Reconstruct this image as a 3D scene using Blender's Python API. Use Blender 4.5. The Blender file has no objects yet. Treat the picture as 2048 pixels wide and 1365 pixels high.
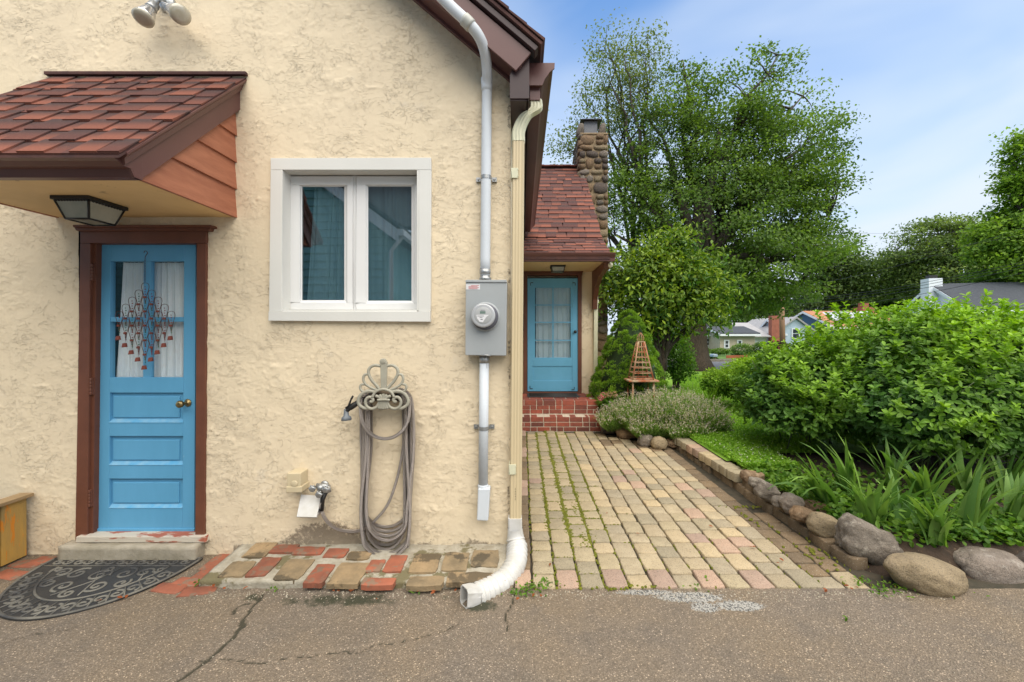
import bpy, bmesh, math, random
import numpy as np
from mathutils import Vector, Matrix, noise as mnoise
random.seed(7); RNG = np.random.default_rng(11)
R = math.radians
scene = bpy.context.scene
col = scene.collection
# ------------------------------------------------------------------ camera
F, CX, CY, HC, DC = 830.0, 1045.0, 662.0, 1.55, 2.88
cd = bpy.data.cameras.new('camera'); cam = bpy.data.objects.new('camera', cd); col.objects.link(cam)
cam.location = (0, -DC, HC); cam.rotation_euler = (R(90), 0, 0)
cd.sensor_width = 36; cd.lens = F/2048*36
cd.shift_x = -(CX-1024)/2048; cd.shift_y = (CY-682.5)/2048
cd.clip_start = .05; cd.clip_end = 800
scene.camera = cam
# ------------------------------------------------------------------ sky, sun, exposure
SUN_EL, SUN_AZ = 62, 155      # azimuth clockwise from +Y
wd = bpy.data.worlds.new('World'); scene.world = wd; wd.use_nodes = True
nt = wd.node_tree; N = nt.nodes; Lk = nt.links; N.clear()
wo = N.new('ShaderNodeOutputWorld'); bg = N.new('ShaderNodeBackground')
sky = N.new('ShaderNodeTexSky'); sky.sky_type = 'NISHITA'; sky.sun_disc = False
sky.sun_elevation = R(SUN_EL); sky.sun_rotation = R(SUN_AZ); sky.air_density = 1.15; sky.dust_density = .6; sky.ozone_density = 1.6
tc = N.new('ShaderNodeTexCoord'); mp = N.new('ShaderNodeMapping'); mp.inputs['Scale'].default_value = (1.0, 1.3, 2.6)
mp.inputs['Rotation'].default_value = (0, R(-38), R(20))
n1 = N.new('ShaderNodeTexNoise'); n1.inputs['Scale'].default_value = 1.3; n1.inputs['Detail'].default_value = 4; n1.inputs['Roughness'].default_value = .48; n1.inputs['Distortion'].default_value = .5
cr = N.new('ShaderNodeValToRGB'); cr.color_ramp.elements[0].position = .40; cr.color_ramp.elements[1].position = .74
cr.color_ramp.elements[0].color = (0, 0, 0, 1); cr.color_ramp.elements[1].color = (.85, .85, .85, 1)
sx = N.new('ShaderNodeSeparateXYZ')
hz = N.new('ShaderNodeMapRange'); hz.inputs[1].default_value = 0.0; hz.inputs[2].default_value = .62; hz.inputs[3].default_value = .86; hz.inputs[4].default_value = .10
ad = N.new('ShaderNodeMath'); ad.operation = 'MAXIMUM'; ad.use_clamp = True
mulc = N.new('ShaderNodeMath'); mulc.operation = 'MULTIPLY'; mulc.inputs[1].default_value = .95
sm = N.new('ShaderNodeMath'); sm.operation = 'ADD'; sm.use_clamp = True
mx = N.new('ShaderNodeMix'); mx.data_type = 'RGBA'; mx.inputs['B'].default_value = (5.9, 6.7, 7.7, 1)
gm = N.new('ShaderNodeMix'); gm.data_type = 'RGBA'; gm.blend_type = 'MULTIPLY'; gm.inputs['Factor'].default_value = 1; gm.inputs['B'].default_value = (.80, 1.36, 1.8, 1)
bg.inputs['Strength'].default_value = .060
Lk.new(tc.outputs['Generated'], mp.inputs['Vector']); Lk.new(mp.outputs[0], n1.inputs['Vector']); Lk.new(n1.outputs[0], cr.inputs[0])
Lk.new(tc.outputs['Generated'], sx.inputs[0]); Lk.new(sx.outputs['Z'], hz.inputs[0])
Lk.new(cr.outputs[0], mulc.inputs[0]); Lk.new(mulc.outputs[0], sm.inputs[0]); Lk.new(hz.outputs[0], sm.inputs[1])
Lk.new(sm.outputs[0], mx.inputs['Factor']); Lk.new(sky.outputs[0], gm.inputs['A']); Lk.new(gm.outputs['Result'], mx.inputs['A'])
Lk.new(mx.outputs['Result'], bg.inputs[0]); Lk.new(bg.outputs[0], wo.inputs[0])
sd = bpy.data.lights.new('sun', 'SUN'); sun = bpy.data.objects.new('sun', sd); col.objects.link(sun)
sd.energy = 2.7; sd.angle = R(85); sd.color = (1, .88, .70)
sv = Vector((math.sin(R(SUN_AZ))*math.cos(R(SUN_EL)), math.cos(R(SUN_AZ))*math.cos(R(SUN_EL)), math.sin(R(SUN_EL))))
sun.rotation_euler = sv.to_track_quat('Z', 'Y').to_euler(); sun.location = (3, -6, 12)
scene.view_settings.view_transform = 'Standard'; scene.view_settings.look = 'None'
scene.view_settings.gamma = 1; scene.view_settings.use_curve_mapping = False
scene.view_settings.exposure = 1.2
# ------------------------------------------------------------------ helpers
def P(px, py, Y): d = Y+DC; return Vector(((px-CX)/F*d, Y, HC-(py-CY)/F*d))
def XatZ(px, py, z=0.0): d = F*(HC-z)/(py-CY); return Vector(((px-CX)/F*d, d-DC, z))
W = {}
def setp(o, label=None, cat=None, group=None, kind=None):
    for k, v in (('label', label), ('category', cat), ('group', group), ('kind', kind)):
        if v: o[k] = v
    return o
def root(name, label, cat, loc, group=None, kind=None):
    o = bpy.data.objects.new(name, None); o.empty_display_size = .1; col.objects.link(o)
    o.location = loc; W[o.name] = Vector(loc); return setp(o, label, cat, group, kind)
def link(name, me, parent=None, origin=None):
    """mesh data given in world coordinates; moved to its origin"""
    if parent is not None: og = W[parent.name]
    elif origin is not None: og = Vector(origin)
    else:
        n = len(me.vertices); a = np.empty(n*3, 'f'); me.vertices.foreach_get('co', a); a = a.reshape(-1, 3)
        og = Vector(((a[:, 0].min()+a[:, 0].max())/2, (a[:, 1].min()+a[:, 1].max())/2, a[:, 2].min()))
    if og.length: me.transform(Matrix.Translation(-og))
    o = bpy.data.objects.new(name, me); col.objects.link(o); W[o.name] = Vector(og)
    if parent is not None: o.parent = parent
    else: o.location = og
    return o
def inst(me, name, parent, loc, rot=(0, 0, 0), sc=(1, 1, 1)):
    o = bpy.data.objects.new(name, me); col.objects.link(o); loc = Vector(loc)
    o.rotation_euler = rot; o.scale = sc if hasattr(sc, '__len__') else (sc,)*3
    if parent is not None: o.parent = parent; o.location = loc-W[parent.name]
    else: o.location = loc
    W[o.name] = loc; return o
class MB:
    def __init__(s): s.v = []; s.f = []; s.m = []; s.sm = []
    def add(s, vs, fs, m=0, smooth=False):
        b = len(s.v); s.v += [tuple(p) for p in vs]
        for f in fs: s.f.append([b+i for i in f]); s.m.append(m); s.sm.append(smooth)
        return s
    def box(s, x0, x1, y0, y1, z0, z1, m=0):
        return s.hexa([(x0,y0,z0),(x1,y0,z0),(x1,y1,z0),(x0,y1,z0),(x0,y0,z1),(x1,y0,z1),(x1,y1,z1),(x0,y1,z1)], m)
    def hexa(s, p, m=0): return s.add(p, [(3,2,1,0),(4,5,6,7),(0,1,5,4),(1,2,6,5),(2,3,7,6),(3,0,4,7)], m)
    def px(s, x0, y0, x1, y1, Yf, Yb, m=0):   # rectangle on the plane Y=Yf, reaching back to Yb
        a = P(x0, y1, Yf); b = P(x1, y0, Yf); return s.box(a.x, b.x, Yf, Yb, a.z, b.z, m)
    def q(s, c, Yf, Yb, m=0):                 # corner pixels: bottom-left, bottom-right, top-right, top-left
        a = [P(x, y, Yf) for x, y in c]
        lo = [a[0], a[1], Vector((a[1].x, Yb, a[1].z)), Vector((a[0].x, Yb, a[0].z))]
        hi = [a[3], a[2], Vector((a[2].x, Yb, a[2].z)), Vector((a[3].x, Yb, a[3].z))]
        return s.hexa(lo+hi, m)
    def prism(s, pts, vec, m=0):
        n = len(pts); v = Vector(vec); a = [Vector(p) for p in pts]
        return s.add(a+[p+v for p in a], [tuple(range(n))[::-1], tuple(range(n, 2*n))]+[(i, (i+1) % n, n+(i+1) % n, n+i) for i in range(n)], m)
    def tube(s, pts, r, n=8, caps=True, m=0, flat=None, closed=False, up=None):
        pts = [Vector(p) for p in pts]; k = len(pts); rr = r if hasattr(r, '__len__') else [r]*k
        vs = []; u = None
        for i, p in enumerate(pts):
            if closed: t = pts[(i+1) % k]-pts[i-1]
            else: t = pts[min(i+1, k-1)]-pts[max(i-1, 0)]
            if t.length < 1e-9: t = Vector((0, 0, 1))
            t.normalize()
            if u is None:
                u = Vector(up) if up is not None else (Vector((0, 1, 0)) if abs(t.y) < .9 else Vector((1, 0, 0)))
            u = (u-t*u.dot(t)); u = u.normalized() if u.length > 1e-6 else t.orthogonal().normalized()
            w = t.cross(u)
            for j in range(n):
                a = 2*math.pi*(j+.5)/n; fu = flat if flat else 1
                vs.append(p+u*(math.cos(a)*rr[i]*fu)+w*(math.sin(a)*rr[i]))
        fs = [(i*n+j, i*n+(j+1) % n, ((i+1) % k)*n+(j+1) % n, ((i+1) % k)*n+j) for i in range(k if closed else k-1) for j in range(n)]
        if caps and not closed: fs += [tuple(range(n))[::-1], tuple(range((k-1)*n, k*n))]
        return s.add(vs, fs, m, True)
    def lathe(s, prof, o, axis, n=24, m=0):   # prof: (distance along the axis, radius)
        ax = Vector(axis).normalized(); u = ax.orthogonal().normalized(); w = ax.cross(u); o = Vector(o); vs = []
        for t, r in prof:
            for j in range(n): a = 2*math.pi*j/n; vs.append(o+ax*t+(u*math.cos(a)+w*math.sin(a))*r)
        k = len(prof)
        return s.add(vs, [(i*n+j, i*n+(j+1) % n, (i+1)*n+(j+1) % n, (i+1)*n+j) for i in range(k-1) for j in range(n)]+[tuple(range(n))[::-1], tuple(range((k-1)*n, k*n))], m, True)
    def ball(s, c, r, n=8, sc=(1, 1, 1), m=0):
        c = Vector(c); vs = []; fs = []; k = n//2+1
        for i in range(k):
            th = math.pi*i/(k-1)
            for j in range(n): a = 2*math.pi*j/n; vs.append(c+Vector((math.sin(th)*math.cos(a)*sc[0], math.sin(th)*math.sin(a)*sc[1], math.cos(th)*sc[2]))*r)
        for i in range(k-1):
            for j in range(n): fs.append((i*n+j, (i+1)*n+j, (i+1)*n+(j+1) % n, i*n+(j+1) % n))
        return s.add(vs, fs, m, True)
    def mesh(s, name, mats):
        me = bpy.data.meshes.new(name); me.from_pydata(s.v, [], s.f)
        for m in (mats if isinstance(mats, (list, tuple)) else [mats]): me.materials.append(m)
        me.polygons.foreach_set('material_index', s.m); me.polygons.foreach_set('use_smooth', s.sm)
        if len(s.f) < 30000:
            bm = bmesh.new(); bm.from_mesh(me); bmesh.ops.remove_doubles(bm, verts=bm.verts, dist=1e-6)
            bmesh.ops.recalc_face_normals(bm, faces=bm.faces); bm.to_mesh(me); bm.free()
        me.update(); return me
    def build(s, name, mats, parent=None, bev=0, seg=2, **kw):
        o = link(name, s.mesh(name, mats), parent, kw.pop('origin', None)); setp(o, **kw)
        if bev:
            b = o.modifiers.new('bevel', 'BEVEL'); b.width = bev; b.segments = seg; b.limit_method = 'ANGLE'; b.angle_limit = R(35)
        return o
def cr_path(pts, n=6):
    """smooth curve through points"""
    p = [Vector(a) for a in pts]; p = [p[0]*2-p[1]]+p+[p[-1]*2-p[-2]]; out = []
    for i in range(1, len(p)-2):
        for k in range(n):
            t = k/n; a, b, c, d = p[i-1], p[i], p[i+1], p[i+2]
            out.append(.5*((2*b)+(c-a)*t+(2*a-5*b+4*c-d)*t*t+(3*b-a-3*c+d)*t**3))
    out.append(p[-2]); return out
def vnoise(x, y, seed=0):
    """smooth value noise for numpy arrays"""
    r = np.random.default_rng(seed); T = r.random((257, 257)); xi = np.floor(x).astype(int); yi = np.floor(y).astype(int)
    fx = x-xi; fy = y-yi; fx = fx*fx*(3-2*fx); fy = fy*fy*(3-2*fy); a = xi % 256; b = yi % 256
    return (T[a, b]*(1-fx)+T[a+1, b]*fx)*(1-fy)+(T[a, b+1]*(1-fx)+T[a+1, b+1]*fx)*fy
def fbm(x, y, seed=0, o=4, g=.5):
    s = 0; a = 1; t = 0
    for i in range(o): s = s+a*vnoise(x*2**i+17.3*i, y*2**i+9.1*i, seed+i); t += a; a *= g
    return s/t
def sstep(a, b, x): t = np.clip((x-a)/(b-a), 0, 1); return t*t*(3-2*t)
def npmesh(name, V, Fc, mats, smooth=True, attr=None, uvq=None):
    """V (n,3), Fc (m,k) faces all of one size"""
    me = bpy.data.meshes.new(name); m, k = Fc.shape
    me.vertices.add(len(V)); me.vertices.foreach_set('co', np.ascontiguousarray(V, 'f').ravel())
    me.loops.add(m*k); me.loops.foreach_set('vertex_index', np.ascontiguousarray(Fc, 'i').ravel())
    me.polygons.add(m); me.polygons.foreach_set('loop_start', np.arange(0, m*k, k, dtype='i')); me.polygons.foreach_set('loop_total', np.full(m, k, 'i'))
    me.polygons.foreach_set('use_smooth', np.full(m, smooth))
    for q in (mats if isinstance(mats, (list, tuple)) else [mats]): me.materials.append(q)
    me.update(calc_edges=True)
    if attr is not None:
        for an, A in attr.items():
            at = me.attributes.new(an, 'FLOAT_COLOR', 'POINT'); C4 = np.ones((len(V), 4), 'f'); C4[:, :3] = A; at.data.foreach_set('color', C4.ravel())
    return me
KITE = (np.array([(0,0,0),(.45,.5,.07),(1,0,-.04),(.45,-.5,.07)]), np.array([(0,1,2),(0,2,3)]))
OVAL = (np.array([(0,0,0),(.22,.34,.06),(.55,.5,.09),(.84,.3,.05),(1,0,-.03),(.84,-.3,.05),(.55,-.5,.09),(.22,-.34,.06),(.5,0,.0)]),
        np.array([(0,8,2,1),(8,4,3,2),(0,7,6,8),(8,6,5,4)]))
QUAD = (np.array([(0,-.4,0),(.5,-.5,.1),(1,.0,0),(.5,.5,.1)]), np.array([(0,1,2,3)]))
BLADE = (np.array([(0,-.5,0),(0,.5,0),(.55,.4,.0),(.55,-.4,.0),(1,0,-.12)]), np.array([(0,3,2,1),(3,4,4,2)]))
def unit(a): return a/np.maximum(np.linalg.norm(a, axis=1, keepdims=True), 1e-9)
def leafmesh(name, pos, axis, nrm, L, Wd, cols, mat, tpl=KITE):
    T, FF = tpl; k = len(T); n = len(pos); ax = unit(axis); nr = unit(nrm-ax*np.sum(nrm*ax, 1, keepdims=True)); sd_ = np.cross(nr, ax)
    L = np.broadcast_to(L, (n,))[:, None, None]; Wd = np.broadcast_to(Wd, (n,))[:, None, None]
    V = pos[:, None, :]+ax[:, None, :]*T[None, :, 0:1]*L+sd_[:, None, :]*T[None, :, 1:2]*Wd+nr[:, None, :]*T[None, :, 2:3]*L
    Fc = (FF[None]+(np.arange(n)*k)[:, None, None]).reshape(-1, FF.shape[1])
    return npmesh(name, V.reshape(-1, 3), Fc, mat, False, {'tint': np.repeat(cols, k, 0)})
# ------------------------------------------------------------------ materials
def newmat(name):
    m = bpy.data.materials.new(name); m.use_nodes = True; t = m.node_tree; b = t.nodes['Principled BSDF']; return m, t, b
def nd(t, ty, **kw):
    n = t.nodes.new(ty)
    for k, v in kw.items():
        if k in n.inputs: n.inputs[k].default_value = v
        else: setattr(n, k, v)
    return n
def ramp(t, src, pts):
    r = t.nodes.new('ShaderNodeValToRGB'); e = r.color_ramp.elements
    while len(e) < len(pts): e.new(.5)
    for i, (p, c) in enumerate(pts): e[i].position = p; e[i].color = (*c, 1) if hasattr(c, '__len__') else (c, c, c, 1)
    t.links.new(src, r.inputs[0]); return r.outputs[0]
def mixc(t, fac, a, b, mode='MIX'):
    m = t.nodes.new('ShaderNodeMix'); m.data_type = 'RGBA'; m.blend_type = mode
    for s, v in (('Factor', fac), ('A', a), ('B', b)):
        if isinstance(v, bpy.types.NodeSocket): t.links.new(v, m.inputs[s])
        elif s == 'Factor': m.inputs[0].default_value = v
        else: m.inputs[s].default_value = (*v, 1) if len(v) == 3 else v
    return m.outputs['Result']
def coords(t, scale=(1, 1, 1), src='Object', rnd=False):
    c = t.nodes.new('ShaderNodeTexCoord'); mp_ = t.nodes.new('ShaderNodeMapping'); mp_.inputs['Scale'].default_value = scale
    t.links.new(c.outputs[src], mp_.inputs[0])
    if rnd:
        oi = t.nodes.new('ShaderNodeObjectInfo'); ml = nd(t, 'ShaderNodeMath', operation='MULTIPLY'); ml.inputs[1].default_value = 37.0
        t.links.new(oi.outputs['Random'], ml.inputs[0]); t.links.new(ml.outputs[0], mp_.inputs['Location'])
    return mp_.outputs[0]
def noise_(t, vec, scale, detail=4, rough=.55, dist=0):
    n = nd(t, 'ShaderNodeTexNoise', Scale=scale, Detail=detail, Roughness=rough, Distortion=dist); t.links.new(vec, n.inputs['Vector']); return n.outputs['Fac']
def bump(t, b, h, dist=.01, strength=1.0, chain=None):
    n = nd(t, 'ShaderNodeBump', Distance=dist, Strength=strength); t.links.new(h, n.inputs['Height'])
    if chain is not None: t.links.new(chain, n.inputs['Normal'])
    t.links.new(n.outputs[0], b.inputs['Normal']); return n.outputs[0]
def pm(name, c1, c2=None, scale=6, rough=.6, metal=0, bs=0, bd=.002, spots=None, stretch=(1, 1, 1), rnd=None, spec=.4, lo=.35, hi=.65):
    """paint / metal / wood: two tones mixed by noise, fine bump, optional dirt spots, optional per-object shift"""
    m, t, b = newmat(name); v = coords(t, stretch, rnd=bool(rnd)); c2 = c2 or tuple(x*.82 for x in c1)
    f = noise_(t, v, scale, 6, .6); cc = mixc(t, ramp(t, f, [(lo, 0), (hi, 1)]), c1, c2)
    if spots:
        sc, th, scol = spots; g = noise_(t, v, sc, 5, .65); cc = mixc(t, ramp(t, g, [(th, 0), (th+.05, 1)]), cc, scol)
    if rnd:
        oi = t.nodes.new('ShaderNodeObjectInfo'); cc = mixc(t, .85, cc, ramp(t, oi.outputs['Random'], rnd), 'MULTIPLY')
    t.links.new(cc, b.inputs['Base Color']); b.inputs['Roughness'].default_value = rough; b.inputs['Metallic'].default_value = metal
    b.inputs['Specular IOR Level'].default_value = spec
    if bs: bump(t, b, noise_(t, v, bs, 5, .6), bd)
    return m
def leafmat(name, trans=.35, rough=.45, spec=.35):
    m, t, b = newmat(name); a = nd(t, 'ShaderNodeAttribute', attribute_name='tint'); v = coords(t)
    cc = mixc(t, ramp(t, noise_(t, v, 3, 2), [(.3, (.82, .85, .8)), (.7, (1.15, 1.12, 1.0))]), (1, 1, 1), (1, 1, 1)); 
    cc = mixc(t, 1.0, a.outputs['Color'], ramp(t, noise_(t, v, 3, 2), [(.3, (.85, .87, .85)), (.7, (1.0, 1.0, .95))]), 'MULTIPLY')
    t.links.new(cc, b.inputs['Base Color']); b.inputs['Roughness'].default_value = rough; b.inputs['Specular IOR Level'].default_value = spec
    tr = t.nodes.new('ShaderNodeBsdfTranslucent'); ms = t.nodes.new('ShaderNodeMixShader'); ms.inputs[0].default_value = trans+.1
    tcx = mixc(t, 1.0, cc, (1.3, 1.35, .6), 'MULTIPLY'); t.links.new(tcx, tr.inputs[0])
    t.links.new(b.outputs[0], ms.inputs[1]); t.links.new(tr.outputs[0], ms.inputs[2]); t.links.new(ms.outputs[0], t.nodes['Material Output'].inputs[0]); return m
def glassmat(name, f0=.12, tint=(.9, .95, .95)):
    m, t, b = newmat(name); t.nodes.remove(b); tr = nd(t, 'ShaderNodeBsdfTransparent'); tr.inputs[0].default_value = (*tint, 1)
    gl = nd(t, 'ShaderNodeBsdfGlossy', Roughness=.01); ms = t.nodes.new('ShaderNodeMixShader'); ge = t.nodes.new('ShaderNodeNewGeometry')
    dp = nd(t, 'ShaderNodeVectorMath', operation='DOT_PRODUCT'); t.links.new(ge.outputs['Normal'], dp.inputs[0]); t.links.new(ge.outputs['Incoming'], dp.inputs[1])
    ab = nd(t, 'ShaderNodeMath', operation='ABSOLUTE'); t.links.new(dp.outputs['Value'], ab.inputs[0]); om = nd(t, 'ShaderNodeMath', operation='SUBTRACT'); om.inputs[0].default_value = 1; t.links.new(ab.outputs[0], om.inputs[1])
    pw = nd(t, 'ShaderNodeMath', operation='POWER'); pw.inputs[1].default_value = 5; t.links.new(om.outputs[0], pw.inputs[0])
    ma = nd(t, 'ShaderNodeMath', operation='MULTIPLY_ADD'); ma.inputs[1].default_value = 1-f0; ma.inputs[2].default_value = f0; t.links.new(pw.outputs[0], ma.inputs[0])
    t.links.new(ma.outputs[0], ms.inputs[0]); t.links.new(tr.outputs[0], ms.inputs[1]); t.links.new(gl.outputs[0], ms.inputs[2]); t.links.new(ms.outputs[0], t.nodes['Material Output'].inputs[0]); return m
# stucco -------------------------------------------------
def stucco(name, far=False):
    m, t, b = newmat(name); v = coords(t); base = mixc(t, ramp(t, noise_(t, v, 1.3, 5), [(.35, 0), (.65, 1)]), (.73, .615, .435), (.685, .575, .41))
    base = mixc(t, ramp(t, noise_(t, v, 14, 6, .7), [(.52, 0), (.7, .35)]), base, (.60, .50, .35))
    base = mixc(t, ramp(t, noise_(t, v, 3.1, 4, .7), [(.62, 0), (.78, .5)]), base, (.64, .58, .48))
    if not far:
        a = nd(t, 'ShaderNodeAttribute', attribute_name='mask'); s = t.nodes.new('ShaderNodeSeparateColor'); t.links.new(a.outputs['Color'], s.inputs[0])
        d = nd(t, 'ShaderNodeMath', operation='MULTIPLY_ADD'); t.links.new(noise_(t, v, 34, 7, .75), d.inputs[0]); d.inputs[1].default_value = 2.4; 
        t.links.new(s.outputs[0], d.inputs[2]); base = mixc(t, ramp(t, _scale(t, d.outputs[0], .4, -.42), [(.22, 0), (.38, .85)]), base, (.11, .085, .06))
        base = mixc(t, s.outputs[1], base, (.42, .35, .26))
    t.links.new(base, b.inputs['Base Color']); b.inputs['Roughness'].default_value = .75; b.inputs['Specular IOR Level'].default_value = .3
    def mul(p, q): m_ = nd(t, 'ShaderNodeMath', operation='MULTIPLY'); t.links.new(p, m_.inputs[0]); t.links.new(q, m_.inputs[1]); return m_.outputs[0]
    w = noise_(t, coords(t, (1, 1, 1.4)), 5.0, 11, .72, .7); r1 = mul(ramp(t, w, [(.50, 0), (.512, .9), (.60, 1)]), ramp(t, noise_(t, v, 3.1, 2), [(.46, 0), (.58, 1)]))
    g = noise_(t, coords(t, (1, 1, 1.6)), 22, 8, .68, 1.0); r2 = mul(ramp(t, g, [(.545, 0), (.565, .8), (.66, 1)]), ramp(t, noise_(t, v, 4.2, 4, .6), [(.53, 0), (.64, 1)]))
    w2 = noise_(t, coords(t, (1, 1, 2.4)), 13, 9, .66, 1.4); r3 = mul(ramp(t, w2, [(.56, 0), (.572, 1)]), ramp(t, noise_(t, v, 2.6, 3), [(.44, .1), (.6, 1)]))
    c1 = bump(t, b, r1, .0026 if not far else .008, .8); c2 = bump(t, b, r2, .0026, .9, c1); c2 = bump(t, b, r3, .0018, .8, c2); bump(t, b, noise_(t, v, 70, 5, .6), .0011, .8, c2); return m
def _scale(t, s, k, o):
    n = nd(t, 'ShaderNodeMath', operation='MULTIPLY_ADD'); n.inputs[1].default_value = k; n.inputs[2].default_value = o; t.links.new(s, n.inputs[0]); return n.outputs[0]
M = {}
M['stucco'] = stucco('stucco'); M['stucco_far'] = stucco('stucco_plain', True)
M['brown'] = pm('brown_paint', (.150, .054, .030), (.115, .042, .024), 5, .5, bs=60, bd=.0008, spots=(26, .70, (.20, .10, .07)))
M['metalbrown'] = pm('brown_metal', (.135, .060, .052), (.105, .046, .042), 1.5, .38, bs=0)
M['darkbrown'] = pm('dark_brown_metal', (.055, .030, .030), (.040, .024, .025), 2, .45)
M['siding'] = pm('redwood_siding', (.41, .160, .088), (.31, .11, .06), 4, .55, stretch=(1, 1, 6), bs=70, bd=.001, spots=(30, .68, (.20, .07, .04)))
M['soffit'] = pm('cream_soffit', (.76, .54, .27), (.66, .46, .22), 2.2, .6, bs=20, bd=.001, spots=(9, .66, (.42, .27, .14)))
M['blue'] = pm('blue_door_paint', (.115, .355, .57), (.095, .31, .50), 3, .42, stretch=(1, 1, .25), bs=90, bd=.0006, spots=(19, .685, (.30, .47, .58)))
M['blue_far'] = pm('blue_storm_door_paint', (.135, .40, .60), (.115, .36, .54), 3, .4)
M['white'] = pm('white_trim', (.67, .665, .625), (.62, .615, .575), 1.5, .35, spots=(12, .72, (.55, .54, .47)))
M['vinyl'] = pm('white_vinyl', (.70, .70, .69), (.66, .66, .65), 2, .3)
M['glass'] = glassmat('window_glass', .20, (.72, .80, .82)); M['glass2'] = glassmat('door_glass', .05, (.95, .97, .97)); M['glass3'] = glassmat('storm_glass', .13, (.88, .92, .93))
M['curtain'] = pm('white_curtain', (.84, .85, .86), (.76, .77, .80), 8, .85)
M['curtain2'] = pm('blue_grey_curtain', (.36, .42, .44), (.27, .33, .36), 4, .85, stretch=(6, 1, .5))
M['dark'] = pm('dark_interior', (.012, .012, .013), None, 2, .9)
M['black'] = pm('black_iron', (.012, .012, .013), (.02, .018, .016), 20, .45)
M['frost'] = pm('frosted_lamp_glass', (.36, .36, .30), (.26, .27, .23), 5, .25, spec=.7)
M['rust'] = pm('rusty_wire', (.075, .040, .030), (.12, .05, .03), 40, .6, metal=.4)
M['bell'] = pm('rusty_bell', (.22, .055, .03), (.13, .03, .02), 60, .6)
M['bead'] = pm('green_bead', (.04, .16, .09), None, 10, .2); M['bead2'] = pm('red_bead', (.22, .03, .04), None, 10, .2)
M['brass'] = pm('worn_brass', (.42, .32, .14), (.16, .12, .06), 30, .35, metal=.9)
M['conduit'] = pm('grey_conduit', (.58, .62, .66), (.53, .57, .60), 2, .65, spots=(14, .74, (.30, .31, .30)))
M['meterbox'] = pm('grey_meter_box_paint', (.35, .37, .375), (.315, .335, .34), 3, .35)
M['steel'] = pm('galvanised_steel', (.42, .43, .43), (.28, .29, .29), 30, .38, metal=.7)
M['chrome'] = pm('aluminium', (.72, .72, .72), (.6, .6, .6), 10, .25, metal=.85)
M['lens'] = pm('lamp_lens', (.50, .47, .38), (.40, .37, .28), 16, .15, spec=.8)
M['lcd'] = pm('lcd_screen', (.16, .22, .19), None, 3, .2)
M['paperw'] = pm('white_label', (.66, .66, .67), None, 3, .5); M['redink'] = pm('red_ink', (.5, .12, .12), None, 3, .5); M['ink'] = pm('dark_ink', (.1, .1, .12), None, 3, .5)
M['tan'] = pm('tan_aluminium', (.58, .475, .295), (.53, .435, .27), 2, .4, stretch=(1, 1, .3), spots=(40, .74, (.42, .33, .2)))
M['cream'] = pm('cream_elbow', (.66, .645, .47), (.56, .55, .39), 8, .4)
M['whitepl'] = pm('white_plastic', (.56, .555, .54), (.46, .45, .41), 9, .35, spots=(15, .68, (.45, .40, .33)))
M['holder'] = pm('khaki_cast_metal', (.36, .345, .275), (.30, .285, .225), 9, .5, bs=60, bd=.0006)
M['hose'] = None
M['wood'] = pm('yellow_stained_wood', (.46, .27, .06), (.27, .19, .07), 5, .6, stretch=(3, 3, .5), bs=60, bd=.0012, spots=(9, .56, (.55, .20, .02)))
M['woodrim'] = pm('weathered_rim', (.33, .23, .12), (.24, .16, .08), 6, .7, stretch=(3, .6, 3), bs=50, bd=.001)
M['mat'] = pm('black_rubber', (.022, .023, .025), (.035, .035, .035), 8, .55, bs=150, bd=.0008)
M['mattop'] = pm('scuffed_rubber', (.045, .045, .045), (.16, .15, .125), 2.6, .6, bs=120, bd=.0006, lo=.40, hi=.58)
M['mortar'] = pm('rough_mortar', (.40, .37, .30), (.27, .24, .18), 16, .9, bs=70, bd=.006, spots=(5, .56, (.15, .13, .07)))
M['concrete'] = pm('old_concrete', (.36, .32, .25), (.25, .22, .16), 9, .85, bs=60, bd=.003, spots=(8, .62, (.16, .13, .09)))
M['brickmortar'] = pm('pale_mortar', (.55, .49, .40), (.42, .36, .28), 20, .9, bs=120, bd=.002)
M['terracotta'] = pm('red_brick', (.31, .10, .055), (.20, .075, .045), 9, .75, bs=90, bd=.0015, spots=(12, .53, (.19, .12, .08)), rnd=[(0, (.8, .8, .8)), (1, (1.15, 1.15, 1.15))])
M['brick'] = pm('stoop_brick', (.29, .080, .050), (.20, .060, .042), 18, .7, bs=100, bd=.0015, rnd=[(0, (.45, .55, .65)), (.35, (.85, .85, .85)), (1, (1.3, 1.1, 1.0))])
M['sandstone'] = pm('brown_sandstone', (.30, .225, .13), (.18, .14, .085), 9, .85, bs=50, bd=.005, spots=(4, .55, (.10, .08, .05)), rnd=[(0, (.8, .8, .8)), (1, (1.2, 1.1, 1.0))])
def paver_mat(name, c1, c2):
    m, t, b = newmat(name); v = coords(t, rnd=True); oi = t.nodes.new('ShaderNodeObjectInfo')
    cc = mixc(t, ramp(t, noise_(t, v, 13, 6, .65), [(.32, 0), (.68, 1)]), c1, c2)
    cc = mixc(t, 1.0, cc, ramp(t, oi.outputs['Random'], [(0, (.82, .84, .88)), (.5, (1, 1, 1)), (1, (1.14, 1.11, 1.05))]), 'MULTIPLY')
    cc = mixc(t, ramp(t, noise_(t, v, 170, 2, .5), [(.36, .55), (.44, 0)]), cc, (.07, .055, .04))
    cc = mixc(t, ramp(t, noise_(t, v, 130, 2, .5), [(.62, 0), (.70, .5)]), cc, (.42, .38, .30))
    t.links.new(cc, b.inputs['Base Color']); b.inputs['Roughness'].default_value = .9; b.inputs['Specular IOR Level'].default_value = .2
    c1_ = bump(t, b, noise_(t, v, 40, 5, .6), .003); bump(t, b, noise_(t, v, 220, 2), .0012, 1, c1_); return m
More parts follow.
